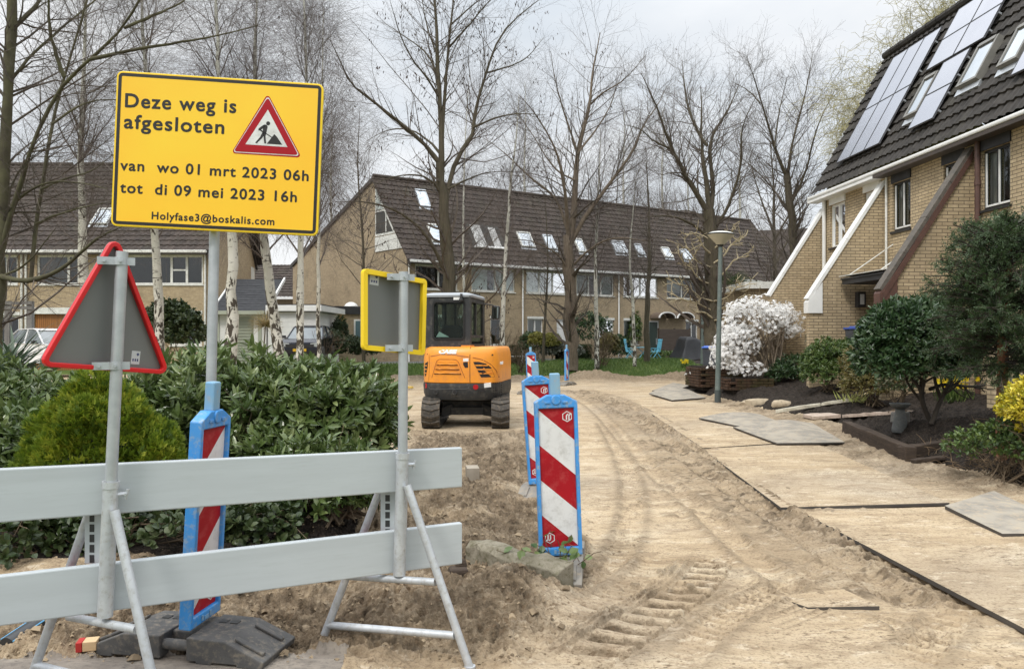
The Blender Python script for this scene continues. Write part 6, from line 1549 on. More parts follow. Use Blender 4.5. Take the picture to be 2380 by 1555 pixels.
for q, (x, y1, Yb, sd) in enumerate(((1220, 190, 62, 61), (1450, 230, 66, 62), (1540, 250, 60, 63), (1720, 260, 64, 64), (770, 250, 64, 65), (1600, 330, 70, 66))):
    birch([(x, 800), (x + 4, 600), (x - 3, 400), (x + 3, y1 + 80), (x, y1)], Yb, .2, ['fine twigged birch far behind the roof, left of the thick pale trunk', 'fine twigged birch far behind the roof, right of the thick pale trunk', 'weeping birch far behind the roof near the brown trunk', 'weeping birch far behind the right end of the long roof', 'distant birch beyond the brick gable, right of the yellow sign', 'lowest distant birch behind the roof, left of the street lamp'][q], sd, 40, dens=.9)
# willow with yellow green shoots behind the right roof
L = [limb([(2160, 800), (2150, 500), (2120, 320), (2090, 180)], 27, .3, .05), limb([(2140, 450), (2060, 300), (2030, 200)], 27, .14, .02, dy=-1), limb([(2130, 380), (2180, 220), (2230, 90), (2260, 0)], 27, .16, .02, dy=1), limb([(2110, 300), (2140, 150), (2160, 60)], 27, .12, .02, dy=1), limb([(2090, 420), (2030, 350), (1995, 330)], 27, .08, .02, dy=-1), limb([(2190, 220), (2280, 120), (2330, 60)], 27, .1, .02)]
tree('willow_tree', 'corkscrew willow with pale yellow green shoots behind the right roof', 'tree', P(2160, 800, 27), L, [dict(M=120, k=10, L=(.3, .8), ang=(25, 70), up=.0, wig=.28, rfac=.5, rtip=.008, rmax=.04, s=4), dict(M=1600, k=9, L=(-.6, -1.8), ang=(25, 70), up=-.08, wig=.33, rfac=.6, rtip=.014), dict(M=9000, k=6, L=(-.25, -.9), ang=(25, 75), up=-.12, wig=.35, rfac=.6, rtip=.012)], bark, pm('willow_shoots', (.36, .33, .17), (.26, .23, .12), 3, .85), 8, seed=71)
# pale cut back branches on the broad trunk behind the lamp
rng = np.random.default_rng(77); L = []
for q in ([(1656, 740), (1636, 724), (1612, 726), (1596, 708)], [(1660, 745), (1690, 738), (1704, 720), (1732, 712)], [(1655, 700), (1622, 690), (1600, 664), (1570, 662), (1548, 644)], [(1660, 700), (1690, 694), (1712, 668), (1748, 660)], [(1654, 660), (1628, 655), (1604, 618), (1582, 606), (1574, 572)], [(1660, 655), (1690, 628), (1704, 604), (1740, 592)], [(1653, 622), (1622, 610), (1600, 580), (1578, 566)], [(1658, 612), (1684, 596), (1700, 566), (1728, 556), (1742, 534)], [(1652, 590), (1632, 572), (1622, 548), (1604, 540)], [(1656, 580), (1686, 560), (1704, 540), (1712, 516)], [(1655, 722), (1620, 704), (1588, 698), (1556, 680)], [(1661, 725), (1700, 706), (1730, 684), (1764, 688)]):
    L.append(limb(q, 25.3, rng.uniform(.035, .05), .018, 14, dy=rng.uniform(-1.6, .2)))
A, B = np.stack([q[0] for q in L]), np.stack([q[1] for q in L]); A = A + rng.normal(0, .022, A.shape) * np.linspace(0, 1, 14)[None, :, None]
Q, r = sprout(A, B, 90, 6, (-.2, -.65), (30, 85), .25, 1, .10, .28, .75, .010, rmax=.026, rng=rng); Q2, r2 = sprout(Q, r, 240, 4, (-.06, -.22), (30, 80), .3, 1, .1, .2, .7, .007, rng=rng)
npmesh('cut_branches', *merge([tubes(A, B, 7), tubes(Q, r, 5), tubes(Q2, r2, 3)]), twig_pale, broad_tree, smooth=True)

# ------------------------------------------------------------------ shrubs and hedges
lm_laurel = leaf_mat('laurel_leaf', (.040, .068, .018), (.095, .140, .040), (.22, .26, .10), .24)
lm_dark = leaf_mat('dark_glossy_leaf', (.018, .044, .016), (.040, .080, .028), (.10, .15, .065), .3)
lm_conifer = leaf_mat('golden_conifer_spray', (.055, .105, .008), (.15, .215, .012), (.36, .37, .035), .65, 6.0, .3)
lm_ivy = leaf_mat('ivy_leaf', (.018, .035, .012), (.045, .070, .022), (.10, .12, .05), .4)
lm_yellow = leaf_mat('yellow_variegated_leaf', (.20, .24, .02), (.55, .46, .03), (.78, .66, .10), .4)
lm_bushgreen = leaf_mat('fresh_green_leaf', (.035, .07, .016), (.075, .125, .028), (.18, .22, .07), .35)
lm_olive = leaf_mat('bronze_green_leaf', (.07, .075, .02), (.14, .12, .035), (.28, .22, .09), .4)
lm_spruce = leaf_mat('spruce_needles', (.020, .046, .013), (.050, .086, .028), (.16, .23, .13), .5)
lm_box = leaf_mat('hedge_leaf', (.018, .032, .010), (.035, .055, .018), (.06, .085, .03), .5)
stem_m = pm('brown_stems', (.16, .12, .08), (.10, .075, .05), 6, .9, spec=.2)
stem_dark = pm('dark_stems', (.040, .034, .028), (.06, .05, .04), 6, .85, spec=.2)
def blob_points(blobs, n, rng, depth=.14, lump=.25):
    w = np.array([b[1][0] * b[1][2] + b[1][1] * b[1][2] for b in blobs]); bi = rng.choice(len(blobs), n, p=w / w.sum())
    C = np.array([b[0] for b in blobs], float)[bi]; S = np.array([b[1] for b in blobs], float)[bi]
    d = nrm(rng.normal(size=(n, 3))); d[:, 2] = np.where(d[:, 2] < -.5, -d[:, 2] * .7, d[:, 2]); d = nrm(d)
    u = np.arctan2(d[:, 1], d[:, 0]); lum = fbm(u * 2.2 + bi * 7.1, d[:, 2] * 3.1 + bi * 3.3, 3, 7) - .5
    f = 1 + lump * 2 * lum - np.abs(rng.normal(0, depth, n))
    return C + d * S * f[:, None], nrm(d / S), d
def shrub(name, label, cat, base, blobs, n, per, L, W, mat, seed, group=None, stems=14, upb=.35, spread=1.0, stemmat=None, depth=.14, lump=.25, fold=.25, stem_r=.012, floor=None, droop=.15):
    rng = np.random.default_rng(seed); t = thing(name, label, cat, base, 0, group)
    pos, nor, _ = blob_points(blobs, n, rng, depth, lump)
    ax = nrm(nor + np.array([0, 0, upb]) + rng.normal(0, .35, (n, 3)))
    if floor is not None:
        ok = pos[:, 2] > floor; pos, nor, ax = pos[ok], nor[ok], ax[ok]; n = len(pos)
    P_ = np.repeat(pos, per, 0); A = np.repeat(ax, per, 0); N = len(P_)
    side = nrm(np.cross(A, rng.normal(size=(N, 3)))); a = rng.uniform(.35, 1.15, N)[:, None] * spread
    d = nrm(A * np.cos(a) + side * np.sin(a)); P_ = P_ + A * rng.uniform(-.6, .6, N)[:, None] * np.mean(L) + d * .01
    upv = nrm(A - d * (A * d).sum(1, keepdims=True) + 1e-4 + rng.normal(0, .2, (N, 3)))
    lv = np.clip(np.repeat(rng.random(n), per) * .6 + rng.random(N) * .4, 0, 1)
    V, F, k = leaves(P_, d, upv, rng.uniform(*L, N), rng.uniform(*W, N), fold, droop)
    npmesh('foliage', V, F, mat, t, attrs={'lv': ('FACE', np.repeat(lv, k))})
    if stems:
        b0 = np.asarray(base, float); k = min(stems, n); ii = rng.choice(n, k, False); Q = np.empty((k, 7, 3))
        for j, tt in enumerate(np.linspace(0, 1, 7)):
            Q[:, j] = (b0 + rng.normal(0, .0, (k, 3))) * (1 - tt) + pos[ii] * tt + (0 if j in (0, 6) else 1) * rng.normal(0, .04, (k, 3)); Q[:, j, 2] += .15 * math.sin(math.pi * tt) * (pos[ii, 2] - b0[2])
        Q[:, 0, :2] += rng.normal(0, .12, (k, 2))
        r = np.linspace(stem_r, stem_r * .25, 7)[None].repeat(k, 0)
        Q2, r2 = sprout(Q, r, k * 5, 5, (.2, .5), (25, 65), .3, 1, .03, .18, .6, stem_r * .2, rng=rng)
        npmesh('stems', *merge([tubes(Q, r, 5), tubes(Q2, r2, 3)]), stemmat or stem_m, t)
    return t
gz_ = lambda x, y: gz(x, y)
# cherry laurel behind the barrier
shrub('laurel_bush', 'large cherry laurel with glossy pointed leaves behind the barrier, right of the conifer', 'bush', (-2.3, 7.0, .15),
      [((-2.6, 7.0, .68), (.95, .75, .68)), ((-1.85, 6.9, .66), (.72, .65, .62)), ((-1.42, 7.0, .78), (.40, .5, .42)), ((-2.2, 7.5, .82), (.9, .7, .50)), ((-3.3, 7.3, .76), (.7, .7, .58)), ((-2.0, 6.4, .40), (.6, .45, .40))],
      2900, 9, (.075, .14), (.026, .044), lm_laurel, 101, stems=90, lump=.42, depth=.24, floor=.08)
shrub('laurel_bush', 'small low laurel sprouting under the right end of the hedge behind the lower board', 'bush', (-1.35, 5.75, .15),
      [((-1.55, 5.75, .42), (.42, .32, .30)), ((-1.25, 5.9, .42), (.25, .25, .26))], 420, 8, (.06, .11), (.022, .036), lm_laurel, 102, stems=18, lump=.3, floor=.14)
shrub('laurel_bush', 'laurel at the left edge of the photo below the spiky yucca', 'bush', (-5.0, 7.3, .15),
      [((-5.2, 7.3, .65), (.9, .7, .62)), ((-4.5, 7.4, .6), (.6, .6, .5)), ((-5.0, 6.4, .5), (.8, .5, .5)), ((-4.2, 6.6, .45), (.5, .5, .45))], 2100, 8, (.07, .12), (.026, .04), lm_laurel, 103, stems=50, lump=.35, depth=.2)
shrub('ground_ivy', 'dark low ivy under the conifer behind the barrier boards', 'ivy', (-2.9, 4.95, .08),
      [((-2.4, 5.0, .22), (.7, .3, .22)), ((-3.4, 4.9, .25), (.5, .3, .26)), ((-1.75, 5.15, .22), (.35, .25, .2))], 900, 6, (.035, .065), (.03, .05), lm_ivy, 104, stems=22, lump=.3, floor=.06)
# golden conifer
def conifer(label, c, S, n, seed):
    rng = np.random.default_rng(seed); t = thing('golden_conifer', label, 'conifer', (c[0], c[1], .1), 0)
    blobs = [((c[0], c[1], c[2] - .10), (S[0], S[1], S[2] * .80)), ((c[0] + .02, c[1], c[2] + .22), (S[0] * .66, S[1] * .7, S[2] * .62)), ((c[0] - .03, c[1], c[2] + .42), (S[0] * .36, S[1] * .4, S[2] * .48))]
    for a in rng.uniform(0, 2 * math.pi, 16):
        hh = rng.uniform(-.25, .38); rr_ = S[0] * (.78 - 1.0 * max(hh, 0)); blobs.append(((c[0] + rr_ * math.cos(a), c[1] + rr_ * .9 * math.sin(a), c[2] + hh), (.16, .16, .26)))
    pos, nor, _ = blob_points(blobs, n, rng, .10, .18); ax = nrm(nor * .8 + np.array([0, 0, .75]) + rng.normal(0, .28, (n, 3)))
    ok = pos[:, 2] > .10; pos, nor, ax = pos[ok], nor[ok], ax[ok]; n = len(pos)
    per = 7; Pp = np.repeat(pos, per, 0); A = np.repeat(ax, per, 0); fan = np.repeat(nrm(np.cross(ax, rng.normal(size=(n, 3)))), per, 0); a = np.tile(np.linspace(-.95, .95, per), n) + rng.normal(0, .12, n * per)
    d = A * np.cos(a)[:, None] + fan * np.sin(a)[:, None]; Pp = Pp + A * (.022 * np.cos(a * 1.4))[:, None]
    V, F, k = quads(Pp, d, nrm(np.cross(A, fan)), rng.uniform(.028, .055, n * per), rng.uniform(.009, .016, n * per))
    lv = np.clip(np.repeat(rng.random(n), per) * .7 + rng.random(n * per) * .3, 0, 1)
    npmesh('foliage', V, F, lm_conifer, t, attrs={'lv': ('FACE', lv)})
    m = MB(); m.tube([(c[0], c[1], .05), (c[0], c[1], c[2] + S[2] * .6)], [.05, .015], 8); m.build('trunk', stem_m, t)
    V, F = [], []
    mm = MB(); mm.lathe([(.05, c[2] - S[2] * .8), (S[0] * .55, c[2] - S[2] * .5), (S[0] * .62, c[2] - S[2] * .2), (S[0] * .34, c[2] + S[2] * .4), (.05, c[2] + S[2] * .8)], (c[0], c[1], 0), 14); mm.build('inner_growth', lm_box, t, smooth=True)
conifer('bushy golden green conifer behind the barrier under the triangular sign', (-3.06, 5.55, .56), (.60, .52, .70), 11000, 111)
# yucca at the left edge
t = thing('yucca_plant', 'spiky dark yucca at the left edge below the house window', 'yucca', (-6.15, 9.0, .3), 0)
n = 110; d = nrm(np.stack([RNG.normal(0, .55, n), RNG.normal(0, .55, n), RNG.uniform(.15, 1.2, n)], 1)); pos = np.array([-6.1, 9.0, 1.1]) + RNG.normal(0, .06, (n, 3))
VF = leaves(pos, d, nrm(np.cross(d, np.cross(np.array([0, 0, 1.]), d)) + .01), RNG.uniform(.5, .85, n), RNG.uniform(.03, .05, n), .3, .25); leafmesh('leaves', VF, leaf_mat('yucca_leaf', (.035, .06, .035), (.06, .09, .05), (.10, .135, .085), .4), t)
m = MB(); m.tube([(-6.15, 9.0, .1), (-6.1, 9.0, 1.15)], [.09, .07], 10); m.build('stem', stem_m, t)
# hedges and shrubs further back
shrub('ivy_hedge', 'tall ivy clad hedge before the left house, between the signs', 'hedge', P(400, 830, 27), [(P(378, 765, 27), (.8, .6, .9)), (P(430, 770, 27), (.65, .6, .8)), (P(400, 740, 27.2), (.7, .5, .6))], 1300, 6, (.09, .16), (.07, .11), lm_ivy, 121, stems=10, lump=.25)
shrub('dark_hedge', 'dark clipped hedge beside the white garage, under the small window', 'hedge', P(805, 840, 34), [(P(770, 800, 33.5), (.6, .7, .62)), (P(812, 808, 33.5), (.75, .7, .5)), (P(850, 812, 34.5), (.7, .6, .45))], 1500, 6, (.06, .1), (.04, .06), lm_box, 122, stems=0, lump=.12)
shrub('dark_shrub', 'small dark conifer against the low wall left of the teal window', 'bush', P(790, 830, 36), [(P(790, 775, 36), (.35, .35, .75))], 400, 6, (.08, .12), (.03, .05), lm_box, 123, stems=0)
for q, (x0, x1, yt, Yd, lab) in enumerate(((1290, 1318, 806, 40.5, 'clipped box hedge left of the thick pale trunk'), (1336, 1374, 804, 41.5, 'clipped box hedge between the thick pale trunk and the speckled birch'), (1185, 1212, 806, 37.5, 'dark box hedge behind the excavator mirror'))):
    a, b = P(x0, yt, Yd), P(x1, yt, Yd); zt = a[2]; zb = gz((a[0] + b[0]) / 2, Yd)
    t = thing('box_hedge', lab, 'hedge', ((a[0] + b[0]) / 2, Yd, zb), 0, 'box hedges in the front gardens'); rng = np.random.default_rng(130 + q); n = 2600
    p = np.stack([rng.uniform(a[0], b[0], n), Yd + rng.uniform(-.35, .35, n), rng.uniform(zb, zt, n)], 1); f = rng.integers(0, 3, n); p[f == 0, 1] = Yd - .35 + rng.normal(0, .02, (f == 0).sum()); p[f == 1, 2] = zt + rng.normal(0, .02, (f == 1).sum()); d = nrm(rng.normal(size=(n, 3)) + np.array([0, -.6, .6]))
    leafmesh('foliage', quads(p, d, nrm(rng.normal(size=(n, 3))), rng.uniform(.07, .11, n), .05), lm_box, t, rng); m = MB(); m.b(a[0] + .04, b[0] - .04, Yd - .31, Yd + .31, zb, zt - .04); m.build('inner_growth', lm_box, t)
for q, (x, y) in enumerate(((1249, 792), (1282, 794))):
    c = P(x, y, 39.5); shrub('topiary_tree', ['yellow green topiary ball on a stem, left of the thin brown tree', 'yellow green topiary ball on a stem, right of the thin brown tree'][q], 'topiary', (c[0], c[1], gz(c[0], c[1])), [(c, (.48, .48, .42))], 700, 5, (.06, .1), (.04, .06), leaf_mat('topiary_leaf%d' % q, (.10, .11, .02), (.22, .21, .04), (.38, .34, .09), .5), 141 + q, 'round topiaries', stems=5, lump=.08)
for q, (x, y, Yd, s, mt, lab) in enumerate(((1370, 770, 43, (1.2, .5, 1.0), lm_dark, 'dark bush against the wall between the middle windows'), (1235, 800, 42, (.7, .5, .6), lm_dark, 'dark bush beside the white door unit'), (1305, 815, 39.8, (1.1, .5, .35), leaf_mat('lavender_leaf', (.12, .135, .11), (.2, .21, .18), (.3, .31, .27), .7), 'grey lavender mound behind the box hedge'), (1440, 810, 44, (.6, .5, .7), lm_dark, 'dark bush left of the blue chairs'), (1470, 770, 47, (.5, .4, 1.3), lm_bushgreen, 'climbing shrub on the wall right of the white birch'), (1545, 832, 44, (1.6, .5, .35), lm_bushgreen, 'low green ground cover before the plank screen'), (1415, 800, 40, (.5, .4, .5), lm_olive, 'small bronze bush under the brown downpipe'))):
    c = P(x, y, Yd); shrub('garden_bush', lab, 'bush', (c[0], c[1], gz(c[0], c[1])), [(c, s)], 500, 6, (.09, .15), (.05, .08), mt, 150 + q, 'bushes in the front gardens', stems=6, lump=.25)
for q, (x, yb, Yd, hgt, lab) in enumerate(((1150, 850, 31, 2.2, 'many stemmed bare shrub behind the excavator'), (1400, 848, 36, 2.0, 'bare twiggy shrub right of the speckled birch'), (1212, 848, 32, 1.5, 'small bare shrub left of the far beacon'), (750, 830, 31, 2.0, 'bare twiggy shrub beside the low brick lean-to'))):
    rng = np.random.default_rng(170 + q); b = P(x, yb, Yd); b[2] = gz(b[0], b[1]); k = 16; Q = np.empty((k, 8, 3)); d = nrm(np.stack([rng.normal(0, .35, k), rng.normal(0, .35, k), np.ones(k)], 1)); Q[:, 0] = b + rng.normal(0, .1, (k, 3)) * np.array([1, 1, 0])
    for j in range(1, 8): d = nrm(d + rng.normal(0, .07, (k, 3))); Q[:, j] = Q[:, j - 1] + d * hgt / 7 * rng.uniform(.7, 1.1)
    r = np.linspace(.02, .006, 8)[None].repeat(k, 0); Q2, r2 = sprout(Q, r, 130, 6, (.2, .5), (20, 60), .2, 1, .05, .12, .6, .005, rng=rng); Q3, r3 = sprout(Q2, r2, 420, 4, (.3, .6), (20, 60), .2, 1, .05, .15, .6, .004, rng=rng)
    t = thing('bare_shrub', lab, 'shrub', b, 0, 'bare shrubs along the verge'); npmesh('stems', *merge([tubes(Q, r, 5), tubes(Q2, r2, 3), tubes(Q3, r3, 3)]), stem_m, t)
# small willow standard before the garages
rng = np.random.default_rng(181); b = P(612, 822, 32); c = P(617, 758, 32); t = thing('standard_willow', 'little bare standard tree with a fan of yellowish twigs before the garages', 'tree', b, 0)
m = MB(); m.tube([b, c], [.035, .025], 8); m.build('trunk', stem_m, t); k = 260; Q = np.empty((k, 6, 3)); Q[:, 0] = c; d = nrm(np.stack([rng.normal(0, .8, k), rng.normal(0, .8, k), rng.uniform(-.2, 1.2, k)], 1))
for j in range(1, 6): d = nrm(d + rng.normal(0, .12, (k, 3)) + np.array([0, 0, -.05])); Q[:, j] = Q[:, j - 1] + d * .15
npmesh('crown', *tubes(Q, np.linspace(.008, .003, 6)[None].repeat(k, 0), 3), pm('yellow_twigs', (.33, .25, .11), (.25, .19, .09), 3, .8), t)
# ------------------------------------------------------------------ the garden on the right
petal = leaf_mat('white_petal', (.89, .88, .86), (.92, .915, .90), (.95, .945, .94), .6, 3, .5)
t = thing('magnolia_bush', 'star magnolia covered in white blossom beside the street lamp', 'magnolia', ghit(1790, 893), 0)
rng = np.random.default_rng(201); Ym = 20.0; b0 = ghit(1790, 893); b0 = P(1790, 893, Ym)
bl = [(P(1760, 748, Ym), (.95, .8, .62)), (P(1712, 800, Ym - .2), (.62, .6, .60)), (P(1690, 840, Ym - .3), (.50, .5, .42)), (P(1735, 860, Ym - .5), (.45, .5, .30)), (P(1812, 748, Ym + .2), (.56, .6, .50)), (P(1842, 778, Ym), (.22, .3, .24)), (P(1740, 722, Ym), (.6, .6, .3)), (P(1700, 815, Ym - .2), (.45, .5, .5))]
pos, nor, _ = blob_points(bl, 2300, rng, .17, .34)
n = len(pos); per = 8; ax = nrm(nor + rng.normal(0, .6, (n, 3)) + np.array([0, -.1, .3])); Pp = np.repeat(pos, per, 0); A = np.repeat(ax, per, 0)
s1 = nrm(np.cross(A, np.array([.3, .2, 1.]))); s2 = np.cross(A, s1); an = np.tile(np.arange(per) * 2 * np.pi / per, n) + np.repeat(rng.random(n) * 6, per); ra = s1 * np.cos(an)[:, None] + s2 * np.sin(an)[:, None]
d = nrm(ra + A * rng.uniform(.1, 1.1, n * per)[:, None]); V, F, k = leaves(Pp, d, A, rng.uniform(.040, .062, n * per), rng.uniform(.018, .028, n * per), .15, .35)
npmesh('blossom', V, F, petal, t, attrs={'lv': ('FACE', np.repeat(rng.random(n * per), k))})
tips = pos[rng.choice(n, 60, False)]; K = 60; Q = np.empty((K, 8, 3))
for j, tt in enumerate(np.linspace(0, 1, 8)): Q[:, j] = b0 * (1 - tt) + tips * tt + (rng.normal(0, .05, (K, 3)) if 0 < j < 7 else 0); Q[:, j, 2] += .35 * math.sin(math.pi * tt) * .6
Q[:, 0] += rng.normal(0, .14, (K, 3)) * np.array([1, .6, 0]); r = np.linspace(.022, .006, 8)[None].repeat(K, 0); Q2, r2 = sprout(Q, r, 520, 5, (.15, .4), (25, 65), .3, 1, .08, .15, .6, .004, rng=rng)
L_ = [limb([(1770, 893), (1778, 850), (1790, 790), (1800, 730)], Ym - .2, .045, .02, 8), limb([(1795, 893), (1798, 850), (1808, 800), (1816, 760)], Ym - .25, .04, .015, 8), limb([(1800, 893), (1812, 850), (1818, 810), (1822, 760)], Ym - .2, .035, .015, 8), limb([(1775, 890), (1760, 860), (1735, 830), (1715, 800)], Ym - .2, .04, .015, 8)]
npmesh('stems', *merge([tubes(Q, r, 5), tubes(Q2, r2, 3), tubes(np.stack([q[0] for q in L_]), np.stack([q[1] for q in L_]), 7)]), pm('magnolia_bark', (.26, .21, .155), (.18, .145, .11), 4, .9, spec=.2), t)
def gshrub(name, label, cat, px, py, Yd, blobs_px, *a, **k):
    b = P(px, py, Yd); b[2] = gz(b[0], Yd); return shrub(name, label, cat, b, [(P(x, y, Yd + dy), s) for x, y, dy, s in blobs_px], *a, **k)
gshrub('rhododendron_bush', 'rounded green bush with pale tips against the brick wall right of the magnolia', 'bush', 1925, 890, 16.5, [(1925, 840, 0, (.52, .5, .46)), (1900, 850, .2, (.35, .4, .36)), (1952, 835, .2, (.4, .4, .42)), (1925, 872, -.2, (.55, .5, .26))], 2000, 7, (.045, .085), (.018, .030), lm_bushgreen, 211, stems=16, lump=.25, depth=.2)
gshrub('bronze_bush', 'bronze and green bush between the rounded green bush and the clipped laurel', 'bush', 2030, 915, 14.0, [(2020, 860, 0, (.40, .4, .45)), (2045, 880, -.2, (.36, .4, .30)), (1995, 850, .4, (.3, .3, .4)), (2010, 898, -.1, (.42, .4, .22))], 1500, 6, (.04, .08), (.016, .028), lm_olive, 212, stems=16, lump=.3, depth=.2)
gshrub('pieris_bush', 'small dark bush with pinkish tips behind the bird bath', 'bush', 2090, 915, 12.3, [(2085, 885, 0, (.30, .3, .26))], 420, 7, (.04, .07), (.014, .022), leaf_mat('pieris_leaf', (.03, .06, .02), (.07, .10, .04), (.22, .16, .10), .4), 213, stems=10)
gshrub('garden_bush', 'dark low shrub under the magnolia branches by the wall', 'bush', 1860, 880, 19.5, [(1850, 858, .3, (.7, .5, .35)), (1830, 870, 0, (.5, .4, .22))], 800, 6, (.05, .09), (.02, .035), lm_dark, 214, stems=8)
gshrub('rosemary_bush', 'upright grey green shrub against the wall behind the rounded bush', 'bush', 1905, 850, 18.0, [(1915, 790, 0, (.42, .3, .25))], 420, 7, (.05, .09), (.006, .010), leaf_mat('rosemary_leaf', (.06, .08, .055), (.10, .125, .085), (.15, .17, .12), .6), 215, stems=10, upb=1.2)
# clipped laurel on bare crooked stems
Yl = 10.6; bl_ = P(2160, 975, Yl); bl_[2] = gz(bl_[0], Yl)
t = shrub('clipped_laurel', 'dome shaped glossy laurel on dark crooked stems above the bird bath', 'bush', bl_, [(P(2110, 790, Yl), (.66, .6, .56)), (P(2060, 815, Yl), (.42, .5, .42)), (P(2160, 770, Yl + .1), (.5, .5, .45)), (P(2200, 800, Yl), (.4, .5, .4)), (P(2065, 848, Yl - .1), (.40, .45, .26)), (P(2125, 850, Yl - .1), (.45, .45, .24)), (P(2190, 845, Yl), (.4, .45, .24))], 3800, 7, (.055, .095), (.022, .034), lm_dark, 221, stems=0, lump=.08, depth=.10)
Ls = [limb([(2165, 985), (2140, 930), (2145, 890), (2160, 830)], Yl, .05, .03, 10), limb([(2165, 985), (2185, 930), (2215, 880), (2225, 820)], Yl - .1, .045, .03, 10), limb([(2148, 915), (2120, 880), (2090, 860), (2070, 830)], Yl, .035, .012, 10), limb([(2186, 925), (2170, 880), (2175, 830)], Yl, .035, .02, 10), limb([(2140, 930), (2110, 895), (2095, 850)], Yl + .2, .03, .012, 10), limb([(2160, 905), (2200, 890), (2250, 900), (2290, 895)], Yl + .1, .035, .02, 10), limb([(2120, 880), (2130, 840), (2140, 800)], Yl, .025, .01, 10)]
PP, RR = np.stack([q[0] for q in Ls]), np.stack([q[1] for q in Ls]); rng = np.random.default_rng(5); Q, r = sprout(PP, RR, 60, 6, (.3, .7), (25, 60), .35, 1, .10, .14, .6, .006, rng=rng)
npmesh('stems', *merge([tubes(PP, RR, 8), tubes(Q, r, 5)]), stem_dark, t, smooth=True)
# spruce
rng = np.random.default_rng(231); Ys = 8.7; tb = P(2330, 1000, Ys); tb[2] = gz(tb[0], Ys)
t = thing('spruce_tree', 'blue green spruce with dense finger like shoots at the right edge', 'spruce', tb, 0)
top = np.array([tb[0] + .12, Ys, 2.92]); K = 210; z0_ = 1.16; zs = z0_ + (top[2] - .12 - z0_) * rng.random(K) ** .9; a = rng.uniform(0, 2 * np.pi, K); fr = (zs - z0_) / (top[2] - z0_)
ln = np.interp(fr, [0, .25, .55, .8, 1], [.80, 1.02, .95, .72, .30]) * rng.uniform(.72, 1.06, K) * (1 + .18 * np.cos(a)); Q = np.empty((K, 9, 3)); Q[:, 0] = np.stack([np.full(K, tb[0]), np.full(K, Ys), zs], 1); d = np.stack([np.cos(a), np.sin(a), .10 + .75 * fr], 1); d = nrm(d)
for j in range(1, 9): d = nrm(d + np.array([0, 0, -.045]) + rng.normal(0, .05, (K, 3))); Q[:, j] = Q[:, j - 1] + d * (ln / 8)[:, None]
r = np.linspace(.014, .005, 9)[None].repeat(K, 0); S2, r2 = sprout(Q, r, 2300, 6, (.16, .36), (30, 60), .12, .98, -.03, .08, .6, .004, rng=rng, taper=.4)
S3, r3 = sprout(np.concatenate([resample_all(Q, 6), S2]), np.concatenate([resample_r(r, 6), r2]), 7500, 4, (-.07, -.14), (25, 60), .2, 1, -.01, .1, .6, .004, rng=rng)
npmesh('branches', *merge([tubes(Q, r, 5), tubes(S2, r2, 3)]), stem_dark, t)
sh = np.concatenate([resample_all(S2, 4)[:, 1:4], resample_all(S3, 3)]); 
def needles(Pl, per, L, W):
    n, k, _ = Pl.shape; f = rng.random((n, per)) * (k - 1.001); i = f.astype(int); w = (f - i)[..., None]; ar = np.arange(n)[:, None]
    A, B = Pl[ar, i], Pl[ar, i + 1]; p = (A * (1 - w) + B * w).reshape(-1, 3); tn = nrm((B - A).reshape(-1, 3)); sd = nrm(np.cross(tn, rng.normal(size=tn.shape))); dd = nrm(tn * .75 + sd)
    return quads(p, dd, nrm(np.cross(dd, tn)), rng.uniform(*L, len(p)), W)
V, F, _k = needles(sh, 17, (.022, .034), .0080)
lv = np.repeat(np.clip(rng.normal(.36, .30, len(sh)), 0, 1), 17) * .8 + rng.random(len(sh) * 17) * .2
npmesh('needles', V, F, lm_spruce, t, attrs={'lv': ('FACE', lv)})
m = MB(); m.tube([tb - UP * .1, (tb[0], Ys, 1.5), top], [.075, .055, .008], 10); m.build('trunk', pm('rusty_spruce_trunk', (.20, .085, .04), (.11, .055, .03), 4, .9, 0, .6, 30, stretch=(3, 3, .6)), t)
m = MB(); 
# golden euonymus and the overgrown bank
gshrub('euonymus_bush', 'bright yellow variegated bush at the right edge below the spruce', 'bush', 2390, 1000, 7.6, [(2385, 945, 0, (.22, .3, .19)), (2420, 925, 0, (.28, .3, .22)), (2445, 970, -.1, (.3, .3, .3)), (2362, 958, 0, (.13, .2, .11))], 950, 7, (.028, .05), (.016, .026), lm_yellow, 241, stems=14, lump=.2)
gshrub('bramble_patch', 'tangle of green leaved brambles on the dark bank under the yellow bush', 'brambles', 2330, 1060, 7.9, [(2270, 1030, .1, (.32, .3, .12)), (2340, 1020, 0, (.3, .3, .2)), (2395, 1040, -.2, (.3, .3, .2)), (2240, 1045, .3, (.18, .2, .08))], 520, 6, (.03, .055), (.018, .03), leaf_mat('bramble_leaf', (.03, .06, .02), (.075, .125, .03), (.17, .22, .05), .45), 242, stems=30, lump=.3, stem_r=.006)
rng = np.random.default_rng(245); k = 420; bx = rng.uniform(4.75, 6.4, k); by = rng.uniform(6.9, 9.4, k); ok = bx > edge_x(by) - .05; bx, by = bx[ok], by[ok]; k = len(bx); bz = detail_z(bx, by)[0]
Q = np.empty((k, 7, 3)); Q[:, 0] = np.stack([bx, by, bz], 1); d = nrm(np.stack([rng.normal(0, .7, k), rng.normal(0, .7, k) - .3, rng.uniform(.2, .9, k)], 1))
for j in range(1, 7): d = nrm(d + rng.normal(0, .22, (k, 3)) + np.array([0, 0, -.22])); Q[:, j] = Q[:, j - 1] + d * rng.uniform(.03, .07, k)[:, None]; Q[:, j, 2] = np.maximum(Q[:, j, 2], bz - .02)
o = npmesh('dry_undergrowth', *tubes(Q, np.linspace(.005, .002, 7)[None].repeat(k, 0), 3), pm('dry_stalks', (.20, .135, .075), (.12, .08, .045), 5, .9)); tag(o, 'dry brown stalks and roots littering the dark bank at the right', 'undergrowth', kind='stuff'); recentre(o)
